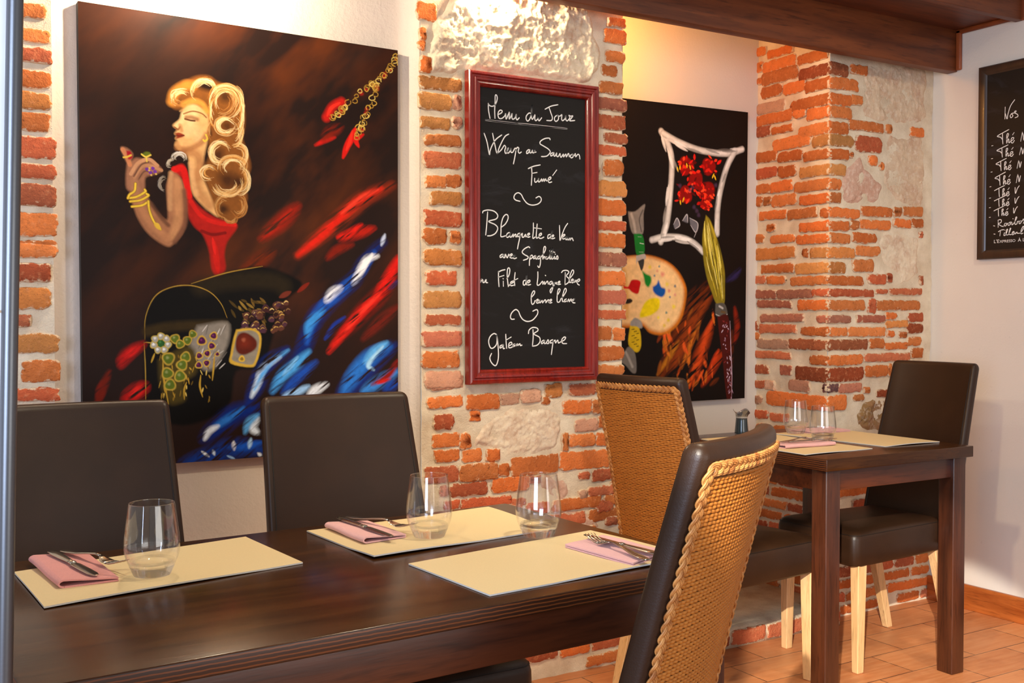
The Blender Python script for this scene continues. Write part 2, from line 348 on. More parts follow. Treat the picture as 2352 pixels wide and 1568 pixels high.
SIDE_BRICKS="3225,3292,2244,2277,o 3076,3220,2221,2254,o 2899,3052,2161,2199,o 3245,3287,2179,2216,o 3061,3245,2167,2211,o 2891,3047,2097,2144,d 3250,3281,2127,2153,o 3051,3250,2116,2167,o 2891,3013,2045,2090,o 3133,3254,2063,2110,o 3013,3128,2056,2102,o 2891,3089,1984,2028,o 3118,3280,2002,2045,p 2891,3002,1936,1980,o 3007,3074,1955,1990,o 3078,3280,1955,1998,o 3197,3284,1909,1950,r 3078,3192,1909,1938,o 2891,3044,1874,1919,o 2983,3186,1840,1887,o 2891,2973,1829,1871,y 3161,3287,1804,1845,o 3024,3156,1791,1831,o 2891,3020,1778,1816,o 3160,3286,1738,1782,r 3057,3155,1729,1776,o 2891,3038,1716,1757,y 3195,3286,1677,1714,o 3076,3195,1674,1718,o 2891,3066,1661,1702,o 3240,3285,1627,1665,o 3194,3235,1627,1660,o 3056,3189,1615,1662,o 2891,3037,1610,1647,o 3105,3258,1567,1601,o 2945,3101,1558,1597,o 2891,2930,1554,1590,o 3169,3217,1517,1549,o 2891,3038,1503,1539,o 3230,3284,1476,1509,o 3062,3195,1469,1500,o 2891,3054,1456,1492,o 3058,3279,1405,1452,y 2992,3021,1404,1438,o 2891,2980,1399,1439,y 3065,3247,1348,1383,o 2891,3057,1339,1381,y 3220,3297,1306,1340,r 3111,3216,1304,1336,o 2891,3082,1295,1329,o 3162,3278,1245,1280,m 2970,3158,1244,1279,m 2891,2970,1250,1278,r 3077,3268,1208,1237,m 2891,3043,1196,1235,o 3014,3250,1150,1182,m 2891,2945,1148,1175,m 3263,3295,1113,1152,r 3051,3254,1105,1140,r 2891,3026,1097,1130,o 3254,3295,1074,1107,o 3088,3267,1042,1078,p 2891,3092,1043,1082,d 3079,3280,1000,1029,r 2891,2980,984,1022,o 3204,3280,937,972,r 2891,3053,920,974,d 3221,3293,877,907,r 2975,3091,876,922,p 2891,2911,881,911,v 3238,3292,810,845,p 2891,3211,809,866,o 3206,3292,751,785,r 3090,3193,746,778,r 3168,3221,872,910,p 3074,3138,937,975,m"
STONES=[([(1442,1961),(1461,2053),(1503,2113),(1543,2172),(1679,2211),(1893,2235),(2013,2208),(2040,2155),(2056,2088),(2080,2041),(2056,1975),(2006,1934),(1857,1939),(1679,1928),(1563,1921),(1445,1901)],'w',22),([(3352,2154),(3693,2187),(3706,2064),(3702,1965),(3490,1942),(3354,1957),(3337,2061)],'t',10),([(3220,1710),(3255,1747),(3305,1789),(3335,1787),(3367,1747),(3440,1710),(3451,1668),(3420,1620),(3287,1609),(3231,1627)],'k',10),([(3491,1896),(3598,1894),(3698,1888),(3702,1631),(3602,1619),(3494,1663),(3461,1718),(3470,1826)],'t',9),([(3442,1465),(3496,1504),(3666,1498),(3672,1410),(3668,1340),(3555,1294),(3517,1356),(3452,1392)],'l',9),([(3342,813),(3378,842),(3487,844),(3599,821),(3648,761),(3507,718),(3361,726),(3316,778)],'b',14),([(1594,791),(1609,810),(1678,866),(1747,882),(1843,885),(1908,872),(1928,829),(1916,778),(1900,735),(1807,731),(1708,724),(1697,751),(1602,771)],'l',12),([(1839,660),(1879,660),(1904,638),(1941,631),(1954,592),(1929,553),(1888,574),(1843,612)],'k',8),([(1908,551),(1970,542),(2055,506),(2077,465),(1950,464),(1888,512)],'k',9),([(1546,503),(1602,513),(1639,493),(1632,437),(1594,425),(1549,447)],'k',8)]
MENU_STROKES="16387,18298 16397,18084 16447,17845;16391,18274 16452,18230 16539,18225 16622,18275 16681,18375 16709,18490 16692,18564 16659,18588 16633,18539 16630,18351 16615,18105 16626,17862;16757,17997 16856,18053 16884,18113 16823,18135 16757,18081 16731,17985 16768,17885 16867,17881 16977,17970 17010,18049 17026,17875 17110,18040 17145,18096 17136,17891 17198,17973 17243,18072 17236,17938 17276,17895 17354,17949 17395,18058 17388,17953 17421,17889 17466,17922 17506,17964;17940,18139 17861,18141 17770,18046 17759,17949 17815,17888 17895,17962 17951,18121 17981,18402;17981,18402 17951,18121 17963,17988 18008,17973 18088,18115 18081,17980 18123,17930 18203,18010 18225,18118 18214,17992 18248,17937 18340,18043;18467,18325 18698,18445 18955,18515;18624,18379 18687,18230 18745,18081 18699,17989 18532,17974;18921,18175 18839,18109 18827,18020 18886,17977 18968,18043 18979,18142 18921,18185 19026,18156 19108,18213 19097,18075 19144,18025 19238,18108 19262,18208 19262,18071 19321,18037 19416,18144 19380,18219 19452,18197 19535,18214 19452,18108 19416,18046 19607,18074;16289,17783 16867,17781 17466,17773;16289,17772 16867,17769 17466,17764;17466,17773 18375,17775 19310,17776;17466,17785 18375,17787 19310,17787;16289,17778 17466,17769 19310,17782;16241,17368 16343,17105 16425,16736 16451,16851 16538,17046 16669,17226 16867,17371;16538,17393 16625,17034 16702,16786 16768,16951 16889,17188 16999,17348 17121,17419;16702,16786 16844,16901 16944,17041 16977,17053 17010,16999 16977,16892 17021,16811 17110,16979 17087,16967 17054,16861 17110,16831 17187,16928 17209,16987 17198,16872 17265,16868 17332,16977 17370,17000 17377,16905 17332,16673 17292,16508;17366,16923 17433,17033 17489,17009 17466,16912 17511,16858 17583,16902;17850,16999 17782,16937 17782,16869 17850,16904 17891,17003 17895,16907 17952,16911 17998,16992 17998,16915 18055,16919 18089,16990 18077,16931 18128,16944;18658,17374 18630,17420 18468,17397 18306,17306 18279,17217 18399,17159 18584,17077 18665,16986 18561,16862 18445,16824 18330,16815;18770,16975 18689,16930 18689,16862 18758,16896 18805,16978 18805,16881 18852,16874 18910,16976 18910,16879 18969,16864 19039,16967 19051,16880 19087,16853 19169,16957 19176,16866 19264,16965 19283,16874 19359,16992 19387,16954 19399,16887;19513,16984 19442,16929 19466,16862 19537,16887 19549,16967 19501,16983 19585,16940 19633,17013 19645,16905 19717,16980 19765,16993 19801,16937 19813,16849;17839,16400 18032,16485 18284,16547;17959,16470 17975,16240 17964,16066 17953,15883;17975,16259 18165,16301;18078,16112 18078,16016 18124,15990 18204,16063 18227,16122 18216,16015 18273,16019 18342,16110 18354,16030 18423,16115 18434,16035 18492,16120 18515,16063 18585,16077 18678,16132 18689,16181 18631,16178 18585,16097 18620,16012 18724,16038;18759,16245 18911,16430;17534,15354 17377,15384 17310,15456 17355,15564 17467,15618 17579,15567 17669,15428 17805,15301 17987,15259 18193,15303 18308,15396 18319,15493 18239,15547 18124,15492;16185,14924 16211,14982 16385,15024 16603,14992 16723,14875 16657,14758 16395,14675 16624,14587 16723,14478 16646,14323 16493,14242 16358,14227;16363,14961 16330,14574 16293,14253;16866,14521 16998,14622 17092,14778 17087,14892 17010,14913 16910,14808 16848,14597 16839,14369 16833,14236 16888,14219 16998,14251 17043,14244;17143,14362 17065,14321 17038,14234 17087,14207 17154,14267 17176,14354 17165,14239 17209,14221 17288,14320 17276,14224 17355,14313 17388,14295 17377,14237 17433,14249;17534,14358 17456,14326 17444,14249 17512,14261 17541,14358 17523,14204 17478,14030 17440,13857;17534,14262 17620,14352 17613,14246 17670,14238 17738,14328 17749,14251 17806,14282 17885,14333 17874,14371 17817,14331 17817,14244 17908,14257;18029,14696 18029,14455 18006,14241 18033,14213 18091,14254;18171,14669 18148,14440 18136,14246 18182,14229 18240,14279 18332,14341 18320,14389 18251,14338 18251,14231 18332,14224 18424,14267;18068,14543 18332,14525;18668,14363 18587,14331 18575,14233 18645,14255 18715,14365 18761,14514;18761,14514 18703,14326 18692,14228 18738,14278 18797,14310 18785,14348 18731,14307 18738,14226 18843,14253;19019,14661 19031,14417 19043,14182 19126,14381 19232,14602 19338,14740;19149,14294 19232,14356 19208,14384 19149,14343 19154,14235 19244,14258 19315,14310 19261,14268 19280,14210 19339,14261 19351,14301 19344,14212 19387,14224 19434,14275 19430,14205 19501,14277 19530,14249 19559,14190;16888,13678 16810,13628 16821,13571 16899,13612 16932,13679 16921,13584 16976,13576 16998,13681 17065,13569 17120,13684 17154,13619 17243,13659 17232,13697 17176,13667 17165,13590 17254,13564 17299,13623 17366,13644;17366,13644 17299,13632 17288,13575 17332,13551 17406,13578;17897,13910 17840,13937 17692,13865 17613,13766 17692,13691 17829,13628 17806,13560 17659,13508;17920,13659 17886,13504 17881,13350;17908,13640 17977,13680 18000,13613 17920,13553;18102,13665 18034,13624 18045,13566 18102,13607 18125,13665 18125,13568 18183,13570;18275,13660 18206,13638 18194,13570 18263,13582 18291,13660 18298,13457 18264,13320 18229,13300 18194,13342;18309,13612 18448,13791 18494,13909 18471,13967 18425,13927 18402,13751 18383,13560 18437,13645 18471,13626 18476,13578 18541,13634 18513,13628 18518,13575 18587,13591 18669,13739 18680,13915;18680,13915 18669,13739 18646,13592 18692,13593 18750,13742 18762,13933;18762,13933 18746,13741 18727,13585 18786,13596 18832,13666 18833,13587 18879,13599 18938,13688 18966,13630 18950,13577 18903,13589;18645,13836 18844,13793;18853,13739 18868,13731;16107,12890 16030,12844 16043,12767 16119,12802 16145,12880 16094,12890 16183,12869 16196,12792 16247,12792 16286,12860 16311,12871 16303,12793 16362,12783;16750,13137 16750,12912 16768,12666;16737,13114 16868,13173 16985,13198;16737,12957 16946,13017;16920,12837 16925,12679;16912,12920 16925,12909;17051,12918 17129,13032 17161,13190 17129,13257 17077,13211 17064,13008 17103,12670;17103,12682 17195,12762 17288,12809 17261,12842 17195,12807 17195,12705 17301,12718;17354,13115 17327,12877 17341,12707;17274,12854 17452,12929;17740,12884 17660,12848 17660,12735 17740,12770 17780,13055;17780,13055 17767,12839 17781,12736 17834,12794 17901,12841 17888,12886 17821,12851 17826,12737 17928,12750;18199,13155 18199,12960 18172,12753 18254,12743 18376,12860 18385,12761 18450,12850 18459,12762 18554,12863 18582,12829 18596,12771;18480,13050 18497,13039;18720,12865 18651,12830 18651,12760 18720,12785 18747,12854 18775,12693 18706,12507 18670,12518 18679,12599 18817,12740 18825,12832 18825,12763 18900,12834 18914,12776 18969,12793 19039,12836 19025,12870 18969,12835 18969,12765 19067,12778;19103,13150 19164,13210 19304,13224 19389,13168 19290,13049 19389,12958 19375,12841 19235,12757;19248,13153 19235,12757;19417,12958 19558,13125 19572,13218 19516,13229 19431,13052 19417,12842 19488,12866 19559,12926 19530,12949 19488,12913 19508,12831 19581,12856 19593,12926 19610,12845 19672,12916 19692,12846 19729,12858 19814,12906 19800,12953 19729,12917 19729,12799 19800,12758;17956,12339 18064,12454 18077,12535 18023,12534 17956,12407 17956,12202 17996,12122 18064,12168 18091,12237 18159,12219 18213,12249 18200,12283 18145,12249 18159,12168 18240,12180 18268,12261 18281,12169 18363,12250 18377,12170 18459,12262 18500,12251 18500,12175 18583,12263 18624,12252 18610,12183 18646,12206 18720,12253 18707,12287 18651,12252 18651,12171 18734,12183;18942,12417 19039,12557 19039,12615 18983,12614 18942,12463 18937,12219 19026,12208 19081,12302 19137,12349 19277,12536 19277,12630 19221,12617 19151,12419 19137,12232 19207,12221;19292,12303 19221,12268 19222,12209 19306,12245 19320,12303 19320,12215 19384,12299 19404,12211 19475,12305 19503,12223 19616,12306;19616,12306 19531,12270 19546,12188 19631,12177;17327,11654 17222,11654 17182,11733 17235,11858 17367,11953 17473,11903 17553,11744 17660,11630 17821,11580 18010,11629 18173,11790 18200,11905 18145,11955 18010,11904;16685,11173 16581,11207 16452,11119 16395,10963 16451,10783 16555,10759 16684,10892 16685,11161;16685,11161 16723,10914 16749,10531 16710,10307 16632,10207 16503,10300 16438,10447 16498,10592;16906,10855 16815,10822 16802,10755 16880,10788 16919,10866 16919,10742 16972,10741;17011,11181 17024,10955 17045,10740;17024,11000 17208,11093;17129,10818 17235,10873 17208,10930 17129,10885 17129,10761 17248,10782 17341,10882 17275,10838 17288,10792 17367,10837 17381,10882 17386,10814 17442,10881 17452,10824 17527,10880 17546,10823 17607,10833;17848,11196 17875,11310 18010,11389 18173,11365 18200,11284 18051,11182 18255,11077 18282,10938 18173,10825 17997,10793;18016,11320 18024,11079 17997,10804;18419,10983 18337,10926 18351,10868 18433,10925 18460,10982 18447,10878 18515,10889 18584,10992 18611,10934 18612,10876 18543,10870;18763,10990 18680,10956 18680,10887 18763,10909 18791,10990 18750,10747 18714,10515;18777,10909 18860,10977 18874,10884 18958,10976 18986,10883 19055,10910 19209,10973 19265,11054 19195,11066 19111,10974 19153,10869 19308,10859"
TEA_STROKES="25539,19760 25551,19306;25536,19514 25456,19291 25420,19472 25321,19758 25146,19972;25267,19471 25329,19388 25290,19312 25214,19370 25254,19469 25140,19473 25077,19533 25140,19531 25140,19473 25025,19397 25011,19314 25125,19286;25374,18876 25643,18782 25863,18689 25719,18629 25661,18550;25643,18770 25635,18547 25619,18357;25472,18501 25397,18653 25397,18723 25449,18707 25464,18523 25457,18363 25408,18515 25369,18486 25367,18370 25304,18407 25203,18463 25165,18527 25229,18548 25279,18474 25265,18367 25201,18347 25139,18431;25218,18651 25155,18730;26100,18352 26042,18356;24815,18697 24878,18360;24815,18697 24771,18541 24748,18377 24689,18621;25399,18295 25661,18217 25875,18140 25735,18087 25679,18020;25661,18207 25654,18017 25639,17856;25495,17977 25422,18106 25423,18166 25472,18152 25488,17996 25481,17860 25433,17989 25395,17964 25394,17865 25332,17896 25234,17943 25197,17998 25260,18015 25308,17953 25295,17862 25233,17844 25172,17915;25248,18103 25187,18170;26106,17854 26049,17857;24857,18139 24919,17853;24857,18139 24813,18006 24792,17867 24734,18074;25462,17790 25705,17707 25904,17625 25774,17575 25721,17509;25705,17697 25698,17506 25684,17345;25551,17469 25483,17600 25483,17660 25530,17646 25544,17488 25537,17352 25493,17482 25458,17458 25456,17359 25399,17392 25307,17440 25274,17496 25331,17512 25377,17449 25364,17358 25306,17341 25250,17414;25321,17600 25264,17669;26118,17335 26066,17339;24956,17644 25014,17356;24956,17644 24916,17512 24896,17372 24842,17582;25497,17269 25743,17175 25944,17084 25812,17033 25759,16963;25743,17164 25735,16961 25721,16788;25586,16923 25518,17065 25519,17129 25565,17113 25580,16944 25573,16798 25528,16938 25492,16913 25491,16807 25433,16843 25341,16897 25306,16957 25365,16974 25411,16905 25398,16808 25339,16791 25282,16870;25354,17068 25297,17142;26160,16769 26107,16774;24985,17122 25043,16813;24985,17122 24945,16981 24924,16832 24870,17057;25525,16758 25765,16678 25960,16600;25764,16669 25758,16493 25744,16345;25613,16461 25546,16583 25547,16638 25592,16624 25606,16479 25600,16353 25556,16474 25521,16452 25520,16361 25464,16392 25374,16438 25341,16489 25397,16504 25442,16444 25429,16361 25373,16346 25317,16414;25387,16585 25331,16649;26170,16329 26119,16334;25089,16637 25070,16408 24994,16582 24918,16683;25527,16348 25767,16275 25962,16204;25766,16267 25760,16107 25747,15973;25615,16078 25548,16188 25549,16238 25594,16226 25608,16094 25602,15980 25558,16089 25524,16070 25523,15987 25466,16015 25376,16057 25343,16103 25399,16117 25444,16063 25432,15987 25375,15974 25319,16035;25389,16190 25333,16248;26173,15959 26121,15963;25090,16237 25072,16030 24996,16187 24920,16278;25557,15963 25784,15891 25970,15821;25784,15883 25778,15730 25766,15600;25641,15703 25577,15810 25577,15858 25621,15845 25634,15718 25628,15609 25586,15714 25554,15696 25553,15616 25499,15643 25413,15684 25382,15730 25436,15742 25478,15690 25466,15617 25412,15605 25360,15664;25426,15813 25373,15869;26170,15584 26121,15588;25142,15860 25125,15661 25053,15813 24980,15902;25787,15439 25784,15171;25799,15440 25705,15465 25645,15429 25668,15345 25774,15310 25654,15215 25559,15187;25491,15310 25525,15228 25466,15202 25420,15273 25479,15310 25373,15291 25327,15320;25327,15320 25373,15249 25326,15213 25257,15272 25316,15323 25211,15322 25198,15225 25118,15283 25016,15444 25006,15507 25040,15499 25073,15364 25071,15237 24991,15253 24969,15335 24878,15339;25164,15458 25152,15449;24878,15350 24911,15278 24865,15244 24809,15323 24866,15353 24775,15342 24730,15412 24695,15315 24728,15244;25770,14999 25652,15055 25534,15062;25676,15046 25704,14834;25509,14949 25532,14844 25461,14861 25393,15006 25382,15069 25417,15050 25450,14882 25345,14864 25265,15039 25243,15091 25278,15083 25322,14895 25228,14857 25114,14945 25137,14967 25183,14928 25170,14842 25090,14890 25074,14942 25062,14867 24987,14936 24970,14887 24860,14886;25501,15047 25489,15040;24837,14884 24715,15065 24715,15128 24749,15120 24816,14988 24814,14862 24735,14878;25983,15243 25927,15231;25964,14925 25907,14915"
